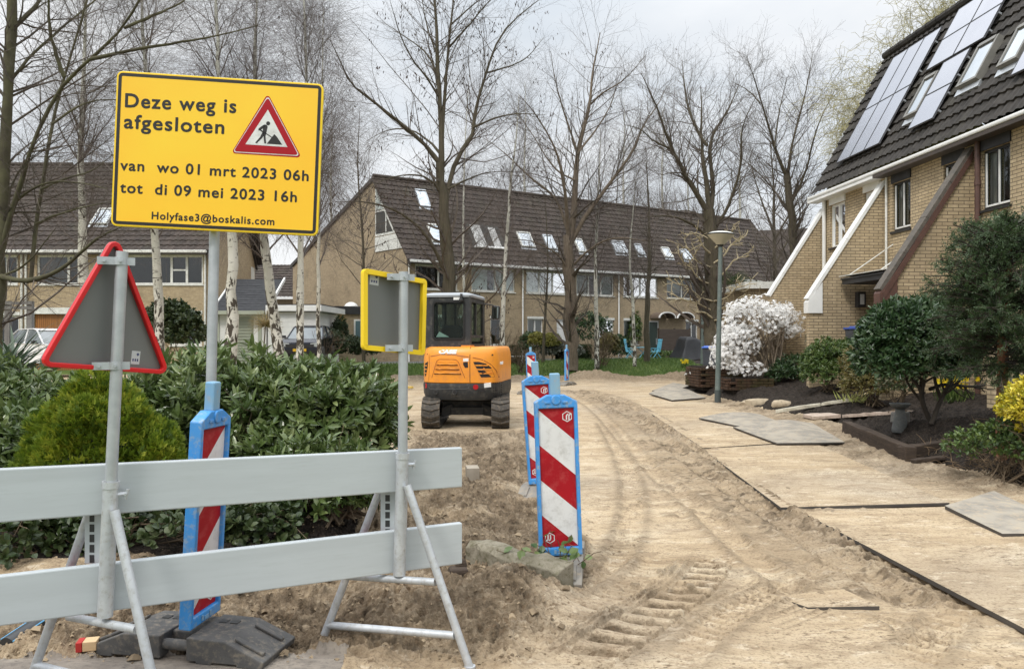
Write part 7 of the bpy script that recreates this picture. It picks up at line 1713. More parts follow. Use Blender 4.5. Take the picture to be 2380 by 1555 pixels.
# daffodils and tufts
def daff(loc, label, n, seed, h=.3, gr=None):
    rng = np.random.default_rng(seed); t = thing('daffodil_clump', label, 'daffodils', loc, 0, gr); b = np.asarray(loc, float) + rng.normal(0, .1, (n, 3)) * np.array([1, 1, 0]); tp = b + np.stack([rng.normal(0, .05, n), rng.normal(0, .05, n), rng.uniform(.7, 1.1, n) * h], 1)
    npmesh('stems', *tubes(np.stack([b, (b + tp) / 2, tp], 1), np.full((n, 3), .006), 4), lm_bushgreen, t); q = np.repeat(tp, 7, 0); an = np.tile(np.arange(7) * .9, n); d = np.stack([np.cos(an), -.25 + 0 * an, np.sin(an)], 1)
    leafmesh('flowers', quads(q, d, np.tile([0, 1., .1], (len(q), 1)), .06, .035), leaf_mat('daffodil_yellow%d' % seed, (.75, .52, .02), (.82, .62, .02), (.85, .70, .05), .5), t, rng)
    k = n * 5; lb = np.repeat(b, 5, 0) + rng.normal(0, .03, (k, 3)) * np.array([1, 1, 0]); leafmesh('leaves', quads(lb, nrm(np.stack([rng.normal(0, .3, k), rng.normal(0, .3, k), np.ones(k)], 1)), nrm(rng.normal(size=(k, 3))), rng.uniform(.5, 1, k) * h, .02), lm_bushgreen, t, rng)
daff(ghit(2212, 935), 'yellow daffodils glowing behind the laurel stems', 22, 251, .38, 'daffodils'); daff(ghit(1588, 858), 'small clump of daffodils in the verge grass', 14, 252, .4, 'daffodils')
rng = np.random.default_rng(260)
t = thing('grass_tuft', 'pale yellow green grass tuft at the end of the concrete edging', 'plant', ghit(1990, 935), 0); k = 90; b = ghit(1992, 935) + rng.normal(0, .12, (k, 3)) * np.array([1, 1, 0]); leafmesh('blades', quads(b, nrm(np.stack([rng.normal(0, .7, k), rng.normal(0, .7, k), np.ones(k)], 1)), nrm(rng.normal(size=(k, 3))), rng.uniform(.12, .28, k), .018), leaf_mat('tuft_blade', (.25, .30, .08), (.42, .46, .14), (.6, .6, .25), .6), t, rng)
t = thing('dry_fern', 'rusty dry fern behind the mulch', 'plant', ghit(2040, 905), 0); k = 120; b = ghit(2040, 908) + rng.normal(0, .14, (k, 3)) * np.array([1, 1, 0]); leafmesh('fronds', quads(b, nrm(np.stack([rng.normal(0, .5, k), rng.normal(0, .5, k), np.ones(k)], 1)), nrm(rng.normal(size=(k, 3))), rng.uniform(.2, .5, k), .02), leaf_mat('rust_frond', (.14, .06, .03), (.22, .10, .05), (.32, .17, .09), .8), t, rng)
# ivy sprig at the kerb block
t = thing('ivy_sprig', 'green ivy sprig growing at the foot of the nearest beacon', 'plant', (.22, 4.85, gz(.22, 4.85)), 0); rng = np.random.default_rng(262); k = 18; b = np.array([.22, 4.82, gz(.22, 4.82) + .02]); Q = np.empty((k, 6, 3)); Q[:, 0] = b + rng.normal(0, .06, (k, 3)) * np.array([1.6, 1, .2]); d = nrm(np.stack([rng.normal(-.2, .8, k), rng.normal(-.3, .4, k), rng.uniform(.2, 1, k)], 1))
for j in range(1, 6): d = nrm(d + rng.normal(0, .25, (k, 3))); Q[:, j] = Q[:, j - 1] + d * .05
npmesh('stems', *tubes(Q, np.full((k, 6), .0025), 4), stem_m, t); lp_ = Q[:, 2:].reshape(-1, 3)[rng.random(k * 4) < .62]; n = len(lp_); leafmesh('leaves', leaves(lp_, nrm(rng.normal(size=(n, 3)) + np.array([0, -.4, .1])), nrm(np.array([0, -.5, 1.]) + rng.normal(0, .3, (n, 3))), rng.uniform(.04, .075, n), rng.uniform(.035, .055, n)), lm_bushgreen, t, rng)
# palm behind the broad trunk
t = thing('fan_palm', 'fan palm with a shaggy brown trunk behind the pollarded tree', 'palm', P(1690, 850, 31), 0); rng = np.random.default_rng(265); cpt = P(1690, 690, 31)
m = MB(); m.tube([P(1690, 860, 31), P(1688, 780, 31), cpt], [.24, .26, .22], 12); m.build('trunk', pm('shaggy_palm_trunk', (.12, .055, .03), (.07, .035, .02), 5, .95, 0, 1.0, 25), t)
Vs = []; n = 34
pos, dd, uu = [], [], []
for q in range(n):
    el = rng.uniform(-.5, 1.2); az_ = rng.uniform(0, 2 * np.pi); dv = np.array([math.cos(az_) * math.cos(el), math.sin(az_) * math.cos(el), math.sin(el)]); hub = cpt + dv * rng.uniform(.5, .9); s_ = nrm(np.cross(dv, [0, 0, 1.])); w_ = np.cross(s_, dv)
    for k in np.linspace(-1.5, 1.5, 20): pos.append(hub); dd.append(dv * math.cos(k) + s_ * math.sin(k) + np.array([0, 0, -.12])); uu.append(w_)
n = len(pos); leafmesh('fronds', leaves(np.array(pos), np.array(dd), np.array(uu), rng.uniform(.55, .8, n), .035, .3, .35), leaf_mat('palm_frond', (.04, .065, .025), (.075, .11, .04), (.14, .18, .08), .5), t, rng)

# ------------------------------------------------------------------ lamp, planters, edging, plates, odds and ends
lamp_green = pm('grey_green_mast', (.13, .165, .155), (.10, .13, .125), 4, .5, .1, dirt=(.20, .21, .19))
Lb = ghit(1668, 934); Lb[2] -= .03; hs = Lb[1] / FPX
t = thing('street_lamp', 'grey green street lamp with a wide hat shaped shade beside the magnolia', 'street lamp', Lb, R(0)); tp = P(1674.5, 572, Lb[1]); 
m = MB(); m.tube([Lb, Lb + UP * .32], [.075, .073], 16); m.build('base_collar', pm('dark_mast_foot', (.045, .06, .06), (.06, .07, .07), 4, .5), t, smooth=40)
m = MB(); m.tube([Lb + UP * .32, Lb + (tp - Lb) * .55, tp], [.066, .056, .048], 16); ms = m.build('mast', lamp_green, t, smooth=40)
m = MB(); m.b(Lb[0] - .022, Lb[0] + .022, Lb[1] - .075, Lb[1] - .068, .75, 1.0); m.build('service_hatch', lamp_green, ms)
TL = Matrix.Rotation(R(2.5), 3, 'Y')
m = MB(); m.lathe([(.045, -.03), (.075, .0), (.08, .035), (.05, .05)], tp, 20, TL); m.build('lamp_neck', black_trim, t, smooth=40)
m = MB(); m.lathe([(.085, .03), (.16, .10), (.27, .21), (.318, .26), (.30, .262), (.05, .20)], tp, 32, TL); m.build('lamp_shade', pm('milky_lamp_shade', (.52, .50, .40), (.44, .42, .33), 3, .35), t, smooth=40)
m = MB(); m.lathe([(.322, .262), (.330, .278), (.322, .290), (.30, .292)], tp, 32, TL); m.build('shade_rim', black_trim, t, smooth=40)
m = MB(); m.lathe([(.315, .293), (.25, .325), (.14, .345), (.02, .352)], tp, 32, TL); m.build('lamp_cover', dirty_white, t, smooth=40)
pb = P(1632, 846, 33.0); t = thing('sign_post', 'thin grey green post standing on the verge left of the broad trunk', 'post', pb, 0); m = MB(); m.tube([pb, P(1634, 718, 33.0)], .075, 12); po_ = m.build('post', lamp_green, t, smooth=40); m = MB(); q = P(1634, 718, 33.0); m.lathe([(.078, 0), (.05, .04), (.01, .05)], q, 12); m.build('cap', lamp_green, t)
moss_brick = brick_mat('mossy_brick', (.085, .048, .030), (.055, .034, .022), (.020, .018, .014), .22, .075, stain=(.055, .065, .015), amt=.8)
def planter(label, c, w, d_, h, rz):
    t = thing('brick_planter', label, 'planter', c, rz, 'mossy brick planters'); courses = int(h / .078)
    rng = np.random.default_rng(int(abs(c[0]) * 1000)); m = MB()
    for k in range(courses):
        z0 = k * .078; n = int(w / .23)
        for side in (0, 1):
            for j in range(n): x0 = -w / 2 + (j + (.5 if k % 2 else 0)) * w / n; x1 = min(x0 + w / n - .012, w / 2); e = rng.normal(0, .008); m.b(x0, x1, (-d_ / 2 + e) if side == 0 else d_ / 2 - .1 + e, (-d_ / 2 + .1 + e) if side == 0 else d_ / 2 + e, z0, z0 + .068)
        n2 = max(2, int(d_ / .23))
        for s in (-1, 1):
            for j in range(n2): y0 = -d_ / 2 + .105 + (d_ - .21) * j / n2; m.b(s * w / 2 - .05 + rng.normal(0, .006), s * w / 2 + .05, y0, y0 + (d_ - .21) / n2 - .01, z0, z0 + .068)
    m.build('brick_wall', moss_brick, t, world=False, bevel=.006); m = MB(); m.b(-w / 2 + .06, w / 2 - .06, -d_ / 2 + .06, d_ / 2 - .06, -.1, h - .05); m.build('soil_fill', soil, t, world=False)
    return t
c = ghit(1645, 935); c = P(1652, 930, 21.6); c[2] = gz(c[0], c[1]) - .03
planter('larger mossy brick planter behind the lamp foot', (c[0] + .15, c[1], c[2]), 1.35, 1.3, .62, R(6))
c2 = P(1735, 934, 19.3); c2[2] = gz(c2[0], c2[1]) - .04; planter('lower mossy brick planter just right of the lamp foot', (c2[0] + .1, c2[1] + .3, c2[2]), 1.15, .8, .36, R(4))
bp = P(1650, 868, 21.8); t = thing('plant_pot', 'white trailing plant in the larger brick planter', 'plant', bp, 0); rng = np.random.default_rng(9); n = 160; q = bp + rng.normal(0, 1, (n, 3)) * np.array([.26, .15, .04]); leafmesh('leaves', quads(q, nrm(rng.normal(size=(n, 3)) + np.array([0, 0, .5])), nrm(rng.normal(size=(n, 3))), .09, .05), leaf_mat('pale_leaf', (.35, .36, .33), (.5, .5, .48), (.65, .64, .62), .6), t, rng)
def wheelie(label, px, pyb, Yd, lidc, hgt, rz):
    b = P(px, pyb, Yd); t = thing('wheelie_bin', label, 'bin', b, rz, 'wheelie bins'); m = MB(); m.box((0, 0, hgt * .46), (.44, .50, hgt * .92), taper=(1.22, 1.2)); m.build('body', pm('bin_grey', (.045, .05, .06), (.06, .065, .075), 4, .5), t, world=False, bevel=.02)
    m = MB(); m.box((0, 0, hgt * .95), (.58, .66, .05)); m.box((0, -.03, hgt * .985), (.48, .5, .04), taper=(.9, .9)); m.build('lid', lidc, t, world=False, bevel=.012); m = MB(); m.tube([(-.24, .34, hgt * .93), (.24, .34, hgt * .93)], .02, 8); m.build('handle', black_trim, t, world=False)
    for s in (-1, 1): m = MB(); m.lathe([(.03, -.025), (.10, -.025), (.10, .025), (.03, .025)], (s * .22, .26, .10), 14, Matrix.Rotation(R(90), 3, 'Y')); m.build('wheel', black_trim, t, world=False)
bluelid = pm('blue_bin_lid', (.06, .15, .55), (.05, .12, .45), 3, .45)
wheelie('grey bin with a blue lid behind the lamp', 1653, 872, 23.6, bluelid, .92, R(-15)); wheelie('bin with a dark blue lid by the house wall behind the clipped laurel', 2006, 852, 16.8, pm('dark_blue_lid', (.03, .07, .30), (.03, .06, .25), 3, .45), .9, R(5))
wood_dark = pm('tarred_sleeper', (.040, .030, .024), (.065, .048, .036), 3, .9, 0, .9, 22, stretch=(.5, .5, 5), dirt=(.10, .075, .055), spec=.2)
def beam(name, label, cat, a, b, hgt, dep, mat, group=None, zoff=0.0, bev=.012, pieces=None):
    a, b = np.asarray(a, float), np.asarray(b, float); L_ = np.linalg.norm((b - a)[:2]); rz = math.atan2(b[1] - a[1], b[0] - a[0]); t = thing(name, label, cat, (a[0], a[1], a[2] + zoff), rz, group); m = MB(); k = 7; dz = b[2] - a[2]; rng = np.random.default_rng(int(L_ * 1000))
    vs = []; 
    for i in range(k): x = L_ * i / (k - 1); e = rng.normal(0, .006, 4); vs += [(x, e[0], dz * i / (k - 1)), (x, dep + e[1], dz * i / (k - 1)), (x, dep + e[2], dz * i / (k - 1) + hgt + e[1]), (x, e[3], dz * i / (k - 1) + hgt + e[2])]
    fs = [(i * 4 + q, i * 4 + (q + 1) % 4, (i + 1) * 4 + (q + 1) % 4, (i + 1) * 4 + q) for i in range(k - 1) for q in range(4)] + [(0, 1, 2, 3), tuple((k - 1) * 4 + q for q in (3, 2, 1, 0))]
    m.add(vs, fs); o = m.build('beam', mat, t, world=False, bevel=bev); return t
g = lambda x, y: ghit(x, y)
s0, s1 = g(2104, 1072), g(1957, 1004)
beam('railway_sleeper', 'dark wooden sleeper edging the bed in front of the bird bath', 'sleeper', s1 + UP * .0, s0, .20, .14, wood_dark, zoff=-.02)
s2 = s0 + np.array([.75, .28, .05]); beam('railway_sleeper', 'short dark sleeper end turning the corner into the bank', 'sleeper', s0 + np.array([.02, .02, 0]), s2, .19, .14, wood_dark, zoff=-.02)
beam('old_timber', 'broken dark timber lying at the foot of the bank', 'timber', g(2130, 1078), g(2200, 1070), .05, .10, wood_dark, zoff=.0)
conc_pale = pm('pale_concrete_edging', (.52, .48, .38), (.42, .39, .31), 5, .85, 0, .3, 40, dirt=(.26, .22, .17))
a, b = g(1803, 962), g(1908, 946); beam('concrete_edging', 'pale concrete edging strip lying across the mulch, nearer half', 'kerb', a, b, .07, .10, conc_pale, 'edging strips in the mulch', .01); beam('concrete_edging', 'pale concrete edging strip lying across the mulch, farther half', 'kerb', b + np.array([.02, .02, .01]), g(1985, 934), .07, .10, conc_pale, 'edging strips in the mulch', .01)
slabm = pm('pinkish_paving_slab', (.46, .37, .30), (.40, .31, .25), 3, .85, 0, .3, 40, dirt=(.25, .2, .15))
for q, (xa, xb, ya, yb) in enumerate(((1890, 1955, 978, 974), (1957, 2018, 974, 970), (2020, 2080, 970, 966))):
    a, b = g(xa, ya), g(xb, yb); beam('paving_slab', ['pinkish paving slab at the road end of the garden step', 'middle pinkish paving slab of the garden step', 'pinkish paving slab nearest the bird bath'][q], 'slab', a, b, .06, .42, slabm, 'slabs of the garden step', .02, .006)
beam('concrete_block', 'grey concrete block beside the bird bath', 'block', g(2070, 982), g(2092, 981), .16, .14, pm('grey_concrete', (.20, .19, .17), (.15, .14, .125), 5, .9, 0, .5, 40, dirt=(.08, .07, .06)))
rock_m = pm('sandy_stone', (.42, .34, .235), (.32, .26, .18), 4, .92, 0, .6, 30, dirt=(.20, .16, .11))
def rock(label, c, sz, seed):
    rng = np.random.default_rng(seed); m = MB(); n1, n2 = 14, 8; vs = []
    for i in range(n2):
        el = -math.pi / 2 + math.pi * i / (n2 - 1)
        for j in range(n1):
            a = 2 * math.pi * j / n1; d = np.array([math.cos(a) * math.cos(el), math.sin(a) * math.cos(el), math.sin(el)]); k = 1 + .35 * (float(fbm(np.array(d[0] * 1.7 + seed), np.array(d[1] * 1.7 + d[2]), 3, seed)) - .5) * 2
            vs.append(np.sign(d) * np.abs(d) ** .8 * k * sz)
    t = thing('garden_stone', label, 'stone', c, rng.uniform(0, 3), 'stones along the bed'); m.add(vs, [(i * n1 + j, i * n1 + (j + 1) % n1, (i + 1) * n1 + (j + 1) % n1, (i + 1) * n1 + j) for i in range(n2 - 1) for j in range(n1)]); m.build('stone', rock_m, t, world=False, smooth=45)
rock('flat sandy stone at the road end of the pale edging strip', ghit(1760, 938), np.array([.42, .22, .12]), 3); rock('small sandy stone between the flat stone and the edging strip', ghit(1818, 940), np.array([.2, .14, .10]), 5)
bb_ = g(2092, 1000); t = thing('bird_bath', 'grey stone bird bath on the edge of the mulch', 'bird bath', bb_, 0); stone = pm('grey_stone', (.13, .135, .13), (.09, .095, .09), 6, .85, 0, .4, 50, dirt=(.2, .2, .18))
m = MB(); m.lathe([(.105, -.03), (.115, .0), (.112, .03), (.08, .20), (.062, .30), (.075, .315)], bb_, 24); m.build('pedestal', stone, t, smooth=40); m = MB(); m.lathe([(.05, .315), (.10, .335), (.135, .365), (.145, .395), (.130, .398), (.115, .375), (.02, .362)], bb_, 24); m.build('bowl', stone, t, smooth=40)
# road plates
plate_m = sand
plate_g = pm('grey_road_mat', (.33, .295, .24), (.235, .215, .185), 4.0, .92, 0, .6, 40, lo=.42, hi=.58, dirt=(.43, .345, .24), spec=.2); edge_d = pm('plate_edge', (.045, .04, .036), (.07, .06, .05), 5, .8)
def plate(label, cor, mat, zs, thick=.03, warp=None, group='road plates laid on the sand'):
    """slab through four pixel corners, each at its own height above the sand"""
    c = [G(x, y, z) for (x, y), z in zip(cor, zs)]; k = 14; c = [np.array(q) for q in c]; cen = np.mean(c, 0); t = thing('road_plate', label, 'road plate', cen - UP * thick, 0, group)
    V = []; rng = np.random.default_rng(int(abs(cen[0] * 997) + cen[1] * 313)); 
    for i in range(k + 1):
        for j in range(k + 1):
            u, v = i / k, j / k; p = c[0] * (1 - u) * (1 - v) + c[1] * u * (1 - v) + c[2] * u * v + c[3] * (1 - u) * v
            if warp: p = p + UP * warp(u, v)
            V.append(p + UP * (.004 if mat is plate_m else .010) * (float(fbm(np.array(p[0] * 1.3), np.array(p[1] * 1.3), 3, 5)) - .5))
    n = (k + 1) ** 2; T = np.array(V); B = T - UP * thick; idx = np.arange(n).reshape(k + 1, k + 1); m = MB(); fs = [(idx[i, j], idx[i + 1, j], idx[i + 1, j + 1], idx[i, j + 1]) for i in range(k) for j in range(k)]
    rim = [idx[i, 0] for i in range(k + 1)] + [idx[k, j] for j in range(1, k + 1)] + [idx[i, k] for i in range(k - 1, -1, -1)] + [idx[0, j] for j in range(k - 1, 0, -1)]
    m.v = [tuple(q) for q in np.concatenate([T, B])]; m.f = fs + [tuple(q + n for q in f[::-1]) for f in fs]; m.mi = [0] * len(m.f); nr_ = len(rim); m.f += [(rim[i], rim[i] + n, rim[(i + 1) % nr_] + n, rim[(i + 1) % nr_]) for i in range(nr_)]; m.mi += [1] * nr_
    o = m.build('plate', [mat, edge_d], t); set_smooth(o.data, 40); return t
plate('long sandy road plate in the middle of the track with a dark near edge', [(1635, 1045), (1815, 1179), (2207, 1168), (1888, 1027)], plate_m, [.008, .022, .042, .012], .026)
plate('sandy road plate beyond the long one, running up to the lamp', [(1478, 938), (1634, 1041), (1884, 1025), (1668, 934)], plate_m, [.006, .012, .014, .010], .022)
plate('large sandy road plate in the right foreground, tilted up along its left edge', [(1862, 1189), (2400, 1470), (2760, 1330), (2196, 1177)], plate_m, [.010, .046, .040, .026], .028)
plate('worn grey mat at the right edge beside the sandy plates', [(2196, 1175), (2330, 1240), (2520, 1238), (2310, 1140)], plate_g, [.06, .055, .05, .06], .03)
plate('curled grey rubber mat, the nearer of the two beside the sleeper', [(1704, 992), (1806, 1030), (1963, 1027), (1888, 984)], plate_g, [.05, .045, .06, .05], .022, lambda u, v: .16 * math.sin(math.pi * (.08 + .85 * v)) ** 2 * (1 - u) * v)
plate('flat grey rubber mat behind the curled one', [(1624, 971), (1726, 992), (1834, 989), (1765, 962)], plate_g, [.05, .04, .04, .05], .022, lambda u, v: .07 * math.sin(math.pi * v) * (1 - u))
plate('grey mat tilted against the brick planter, nearer one', [(1508, 914), (1562, 930), (1640, 924), (1600, 905)], plate_g, [.06, .04, .05, .10], .022, lambda u, v: .12 * math.sin(math.pi * v) * (1 - u))
plate('grey mat tilted against the brick planter, farther one', [(1515, 908), (1570, 908), (1602, 900), (1565, 893)], plate_g, [.05, .05, .05, .10], .022, lambda u, v: .06 * v)
plate('small plate corner showing through the sand in the foreground', [(1800, 1385), (1878, 1411), (2044, 1408), (1960, 1368)], plate_m, [-.006, .006, .026, .014], .022)
# kerb block and other bits in the dug sand
mossc = pm('mossy_concrete', (.24, .215, .165), (.15, .135, .095), 7, .92, 0, .9, 40, dirt=(.075, .07, .035), spec=.15)
kb = thing('kerb_block', 'mossy concrete kerb block lying tilted on the sand below the nearest beacon', 'kerb stone', (-.12, 4.85, .02), 0); A = P(1082, 1330, 4.95) + UP * .060; B = P(1296, 1390, 4.45) + UP * .04; m = MB(); dv = nrm((B - A) * np.array([1, 1, .35])); sv = nrm(np.cross(UP, dv)); wv = np.cross(dv, sv); L_ = np.linalg.norm(B - A); k = 12; vs = []; rng = np.random.default_rng(3)
for i in range(k):
    c = A + (B - A) * i / (k - 1) - UP * .012
    e = rng.normal(0, .008, 6); h0 = .150 + .012 * math.sin(i * .9)
    vs += [c - UP * .03, c + sv * .16 - UP * .03, c + sv * (.16 + e[0]) + UP * (h0 + e[1]), c + sv * .04 + UP * (h0 + .004 + e[2]), c + sv * (.0 + e[3]) + UP * (h0 - .035)]
n_ = 5; m.add(vs, [(i * n_ + q, i * n_ + (q + 1) % n_, (i + 1) * n_ + (q + 1) % n_, (i + 1) * n_ + q) for i in range(k - 1) for q in range(n_)] + [tuple(range(n_)), tuple((k - 1) * n_ + q for q in range(n_ - 1, -1, -1))]); m.build('block', mossc, kb, bevel=.006)
t = thing('timber_stump', 'dark wet timber stump standing in the sand under the barrier end', 'timber', P(1065, 1400, 4.45), R(10)); m = MB(); m.box((0, 0, .08), (.13, .12, .26), taper=(.85, .9)); m.box((.02, .03, .225), (.08, .05, .05), taper=(.6, .6)); m.build('stump', wood_dark, t, world=False, bevel=.015)
t = thing('paving_block', 'grey paving block lying in the dug sand behind the right board end', 'block', ghit(1098, 1112), R(8)); m = MB(); m.box((0, 0, .05), (.13, .20, .15)); m.build('block', pm('grey_beige_block', (.34, .30, .24), (.27, .23, .18), 6, .9, 0, .4, 40), t, world=False, bevel=.006)
t = thing('pipe_offcut', 'black plastic pipe end with pale blue stripes at the left edge of the paving', 'pipe', P(55, 1500, 3.85), 0); a, b = P(16, 1500, 3.72), P(90, 1450, 3.93); m = MB(); m.tube([a, b], .042, 18); pp_ = m.build('pipe', pm('black_pipe', (.018, .02, .022), (.03, .032, .035), 5, .35), t, smooth=40)
m = MB(); ax = nrm(b - a); s_ = nrm(np.cross(ax, UP)); w_ = np.cross(s_, ax)
for an in (.6, 2.3): c = (math.cos(an) * s_ + math.sin(an) * w_) * .0425; m.tube([a + c, b + c], .0035, 6)
m.build('stripe', pm('blue_stripe', (.12, .38, .62), (.10, .33, .55), 3, .4), pp_); m = MB(); m.tube([b - ax * .001, b + ax * .003], .034, 14); m.build('bore', dark_gap, pp_)
t = thing('wood_offcut', 'short offcut of timber with one red painted end on the paving', 'timber', ghit(204, 1508), R(15)); m = MB(); m.box((.015, 0, .024), (.062, .07, .046)); m.build('block', pm('pale_pine', (.58, .42, .24), (.50, .35, .19), 5, .8, 0, .2, 20, stretch=(.3, 4, 4)), t, world=False, bevel=.003); m = MB(); m.box((-.0305, -.002, .0245), (.028, .071, .047)); m.build('painted_end', pm('red_wood_paint', (.42, .02, .015), (.36, .02, .015), 3, .6), t, world=False, bevel=.003)
rng = np.random.default_rng(301)
for q, (x, y, s) in enumerate(((1990, 1420, .03),)): pass
# pebbles and clods: too many to count
n = 16000; px_ = rng.uniform(-2.6, 5.0, n); py_ = 3.5 + 9.5 * rng.random(n) ** 1.6; kz = ((disturbed(px_, py_) > .3) & (fbm(px_ * 2.2, py_ * 2.2, 3, 211) + .3 * rng.random(n) > .52)) | (rng.random(n) < .025); px_, py_ = px_[kz], py_[kz]; n = len(px_); zz = detail_z(px_, py_)[0]; V, F = [], []
base_v = np.array([[1, 0, 0], [-.5, .87, 0], [-.5, -.87, 0], [0, 0, .8], [.5, .6, .45], [-.9, .1, .4], [.3, -.8, .4]]); base_f = np.array([[0, 4, 3], [4, 1, 3], [1, 5, 3], [5, 2, 3], [2, 6, 3], [6, 0, 3], [0, 1, 4], [1, 2, 5], [2, 0, 6]])
sz = rng.uniform(.004, .014, n) * np.where((rng.random(n) < .16) & (disturbed(px_, py_) > .3), rng.uniform(1.4, 2.5, n), 1); rot = rng.uniform(0, 6.28, n); cr, sr = np.cos(rot), np.sin(rot); bv = base_v[None] * (1 + .25 * rng.normal(size=(n, 7, 3))); X = bv[..., 0] * cr[:, None] - bv[..., 1] * sr[:, None]; Yy = bv[..., 0] * sr[:, None] + bv[..., 1] * cr[:, None]
V = np.stack([px_[:, None] + X * sz[:, None], py_[:, None] + Yy * sz[:, None], zz[:, None] - .002 + bv[..., 2] * sz[:, None]], -1).reshape(-1, 3); F = (base_f[None] + (np.arange(n) * 7)[:, None, None]).reshape(-1, 3)
o = npmesh('sand_clods', V, F, pm('clod_sand', (.13, .097, .065), (.34, .265, .175), 3, .95, spec=.1)); tag(o, 'small clods and pebbles strewn over the dug sand', 'clods', kind='stuff'); recentre(o)
# planks and yellow tool in the far left sand
pine = pm('weathered_pine', (.50, .38, .22), (.40, .29, .16), 4, .8)
a = P(872, 893, 24); b = P(915, 891, 24); a[2] = b[2] = gz(a[0], 24) + .02; beam('wooden_plank', 'loose pine plank on the sand behind the hedge, the left one', 'plank', a, b, .06, .12, pine, 'loose planks'); a = P(918, 893, 23.4); b = P(955, 895, 23.0); a[2] = b[2] = gz(a[0], 23) + .02; beam('wooden_plank', 'loose pine plank on the sand behind the hedge, with a yellow tip', 'plank', a, b, .06, .12, pm('yellow_plank', (.6, .42, .08), (.55, .38, .1), 3, .7), 'loose planks')

# ------------------------------------------------------------------ front gardens and cars
chair_b = pm('light_blue_paint', (.16, .46, .60), (.13, .40, .54), 3, .5)
def chair(label, loc, rz):
    t = thing('garden_chair', label, 'chair', loc, rz, 'light blue garden chairs'); m = MB(); 
    for k in range(6): m.b(-.24, .24, -.22 + k * .075, -.165 + k * .075, .42, .445)
    m.build('seat', chair_b, t, world=False); m = MB()
    for k in range(6): m.prism([(0, 0), (.04, 0), (.16, .66), (.12, .66)], (-.23 + k * .083, .2, .45), (0, 1, 0), UP, (.045, 0, 0))
    m.prism([(.1, .62), (.14, .62), (.16, .70), (.12, .70)], (-.25, .2, .45), (0, 1, 0), UP, (.5, 0, 0)); m.build('backrest', chair_b, t, world=False)
    for s in (-1, 1):
        m = MB(); m.tube([(s * .24, -.28, 0), (s * .24, .18, .62)], .02, 6); m.build('leg', chair_b, t, world=False); m = MB(); m.tube([(s * .24, .32, 0), (s * .24, -.16, .62)], .02, 6); m.build('leg', chair_b, t, world=False); m = MB(); m.b(s * .24 - .03, s * .24 + .03, -.22, .24, .62, .645); m.build('armrest', chair_b, t, world=False)
    return t
def onp(x, Yd, dz=0): q = P(x, 800, Yd); q[2] = gz(q[0], Yd) + dz; return q
chair('light blue folding garden chair on the left, turned to the right', onp(1466, 42.0), R(70)); chair('light blue folding garden chair on the right, turned to the left', onp(1522, 42.0), R(-75))
t = thing('garden_table', 'small light blue garden table between the two chairs', 'table', onp(1494, 42.4), 0); m = MB(); m.lathe([(.02, .66), (.42, .66), (.43, .69), (.02, .70)], (0, 0, 0), 20); m.build('tabletop', chair_b, t, world=False)
for s in (-1, 1):
    m = MB(); m.tube([(s * .3, -.25, 0), (-s * .25, .2, .66)], .02, 6); m.build('leg', chair_b, t, world=False)
q = onp(1569, 45.5); t = thing('plank_screen', 'dark brown plank screen beside the arched door canopies', 'fence', q, R(20)); m = MB()
m.b(-1.1, 1.1, .02, .05, .1, 1.75)
for k in range(9): m.b(-1.1, 1.1, -.015, .02, .12 + k * .18, .12 + k * .18 + .165)
m.build('planks', pm('brown_fence_wood', (.055, .042, .033), (.08, .06, .048), 4, .85, stretch=(.4, 1, 4)), t, world=False)
for s in (-1.1, 0, 1.1): m = MB(); m.b(s - .05, s + .05, .05, .13, 0, 1.8); m.build('post', wood_dark, t, world=False)
q = onp(1612, 41.5); t = thing('covered_furniture', 'garden furniture under a sagging black tarpaulin', 'tarpaulin', q, R(15)); k = 22; V = []
for i in range(k):
    for j in range(k):
        u, v = i / (k - 1) * 2 - 1, j / (k - 1) * 2 - 1; e = max(abs(u), abs(v)); hgt = 1.25 * (1 - sstep(.62, 1.0, e)) * (.80 + .20 * math.cos(1.8 * (u + .5))) + .05 * math.sin(u * 9 + v * 4) * sstep(.4, .8, e); V.append((u * (1.05 + .0 * e), v * .75, max(hgt, 0) + .02))
V = np.array(V); V[:, :2] *= 1 + .10 * (V[:, 2:3] < .5); idx = np.arange(k * k).reshape(k, k); F = np.stack([idx[:-1, :-1], idx[1:, :-1], idx[1:, 1:], idx[:-1, 1:]], -1).reshape(-1, 4); npmesh('tarpaulin', V, F, pm('black_tarpaulin', (.012, .012, .014), (.02, .02, .022), 3, .5), t, smooth=True, world=False)
q = onp(1185, 37.0); t = thing('garden_bench', 'low white garden bench behind the excavator', 'bench', q, R(20)); m = MB(); m.b(-.7, .7, -.2, .2, .40, .44); m.build('seat', white_paint, t, world=False); m = MB(); m.b(-.7, .7, .2, .24, .5, .85); m.build('backrest', white_paint, t, world=False)
for s in (-.6, .6): m = MB(); m.b(s - .04, s + .04, -.18, .22, 0, .40); m.build('leg', white_paint, t, world=False)
# pergola at the left edge
q = P(40, 800, 26.5); t = thing('pergola', 'weathered grey pergola frame at the left edge', 'pergola', (q[0], q[1], gz(q[0], q[1])), 0); grey_wood = pm('grey_timber', (.17, .165, .155), (.12, .115, .11), 4, .85, stretch=(4, 4, .4))
for x in (72, 20, -40): a = P(x, 840, 26.5); m = MB(); m.b(a[0] - .09, a[0] + .09, 26.4, 26.55, .2, P(x, 700, 26.5)[2]); m.build('post', grey_wood, t)
for yy in (705, 716): a, b = P(-60, yy, 26.5), P(80, yy - 2, 26.5); m = MB(); m.b(a[0], b[0], 26.36, 26.40, a[2] - .05, a[2] + .05); m.build('beam', grey_wood, t)
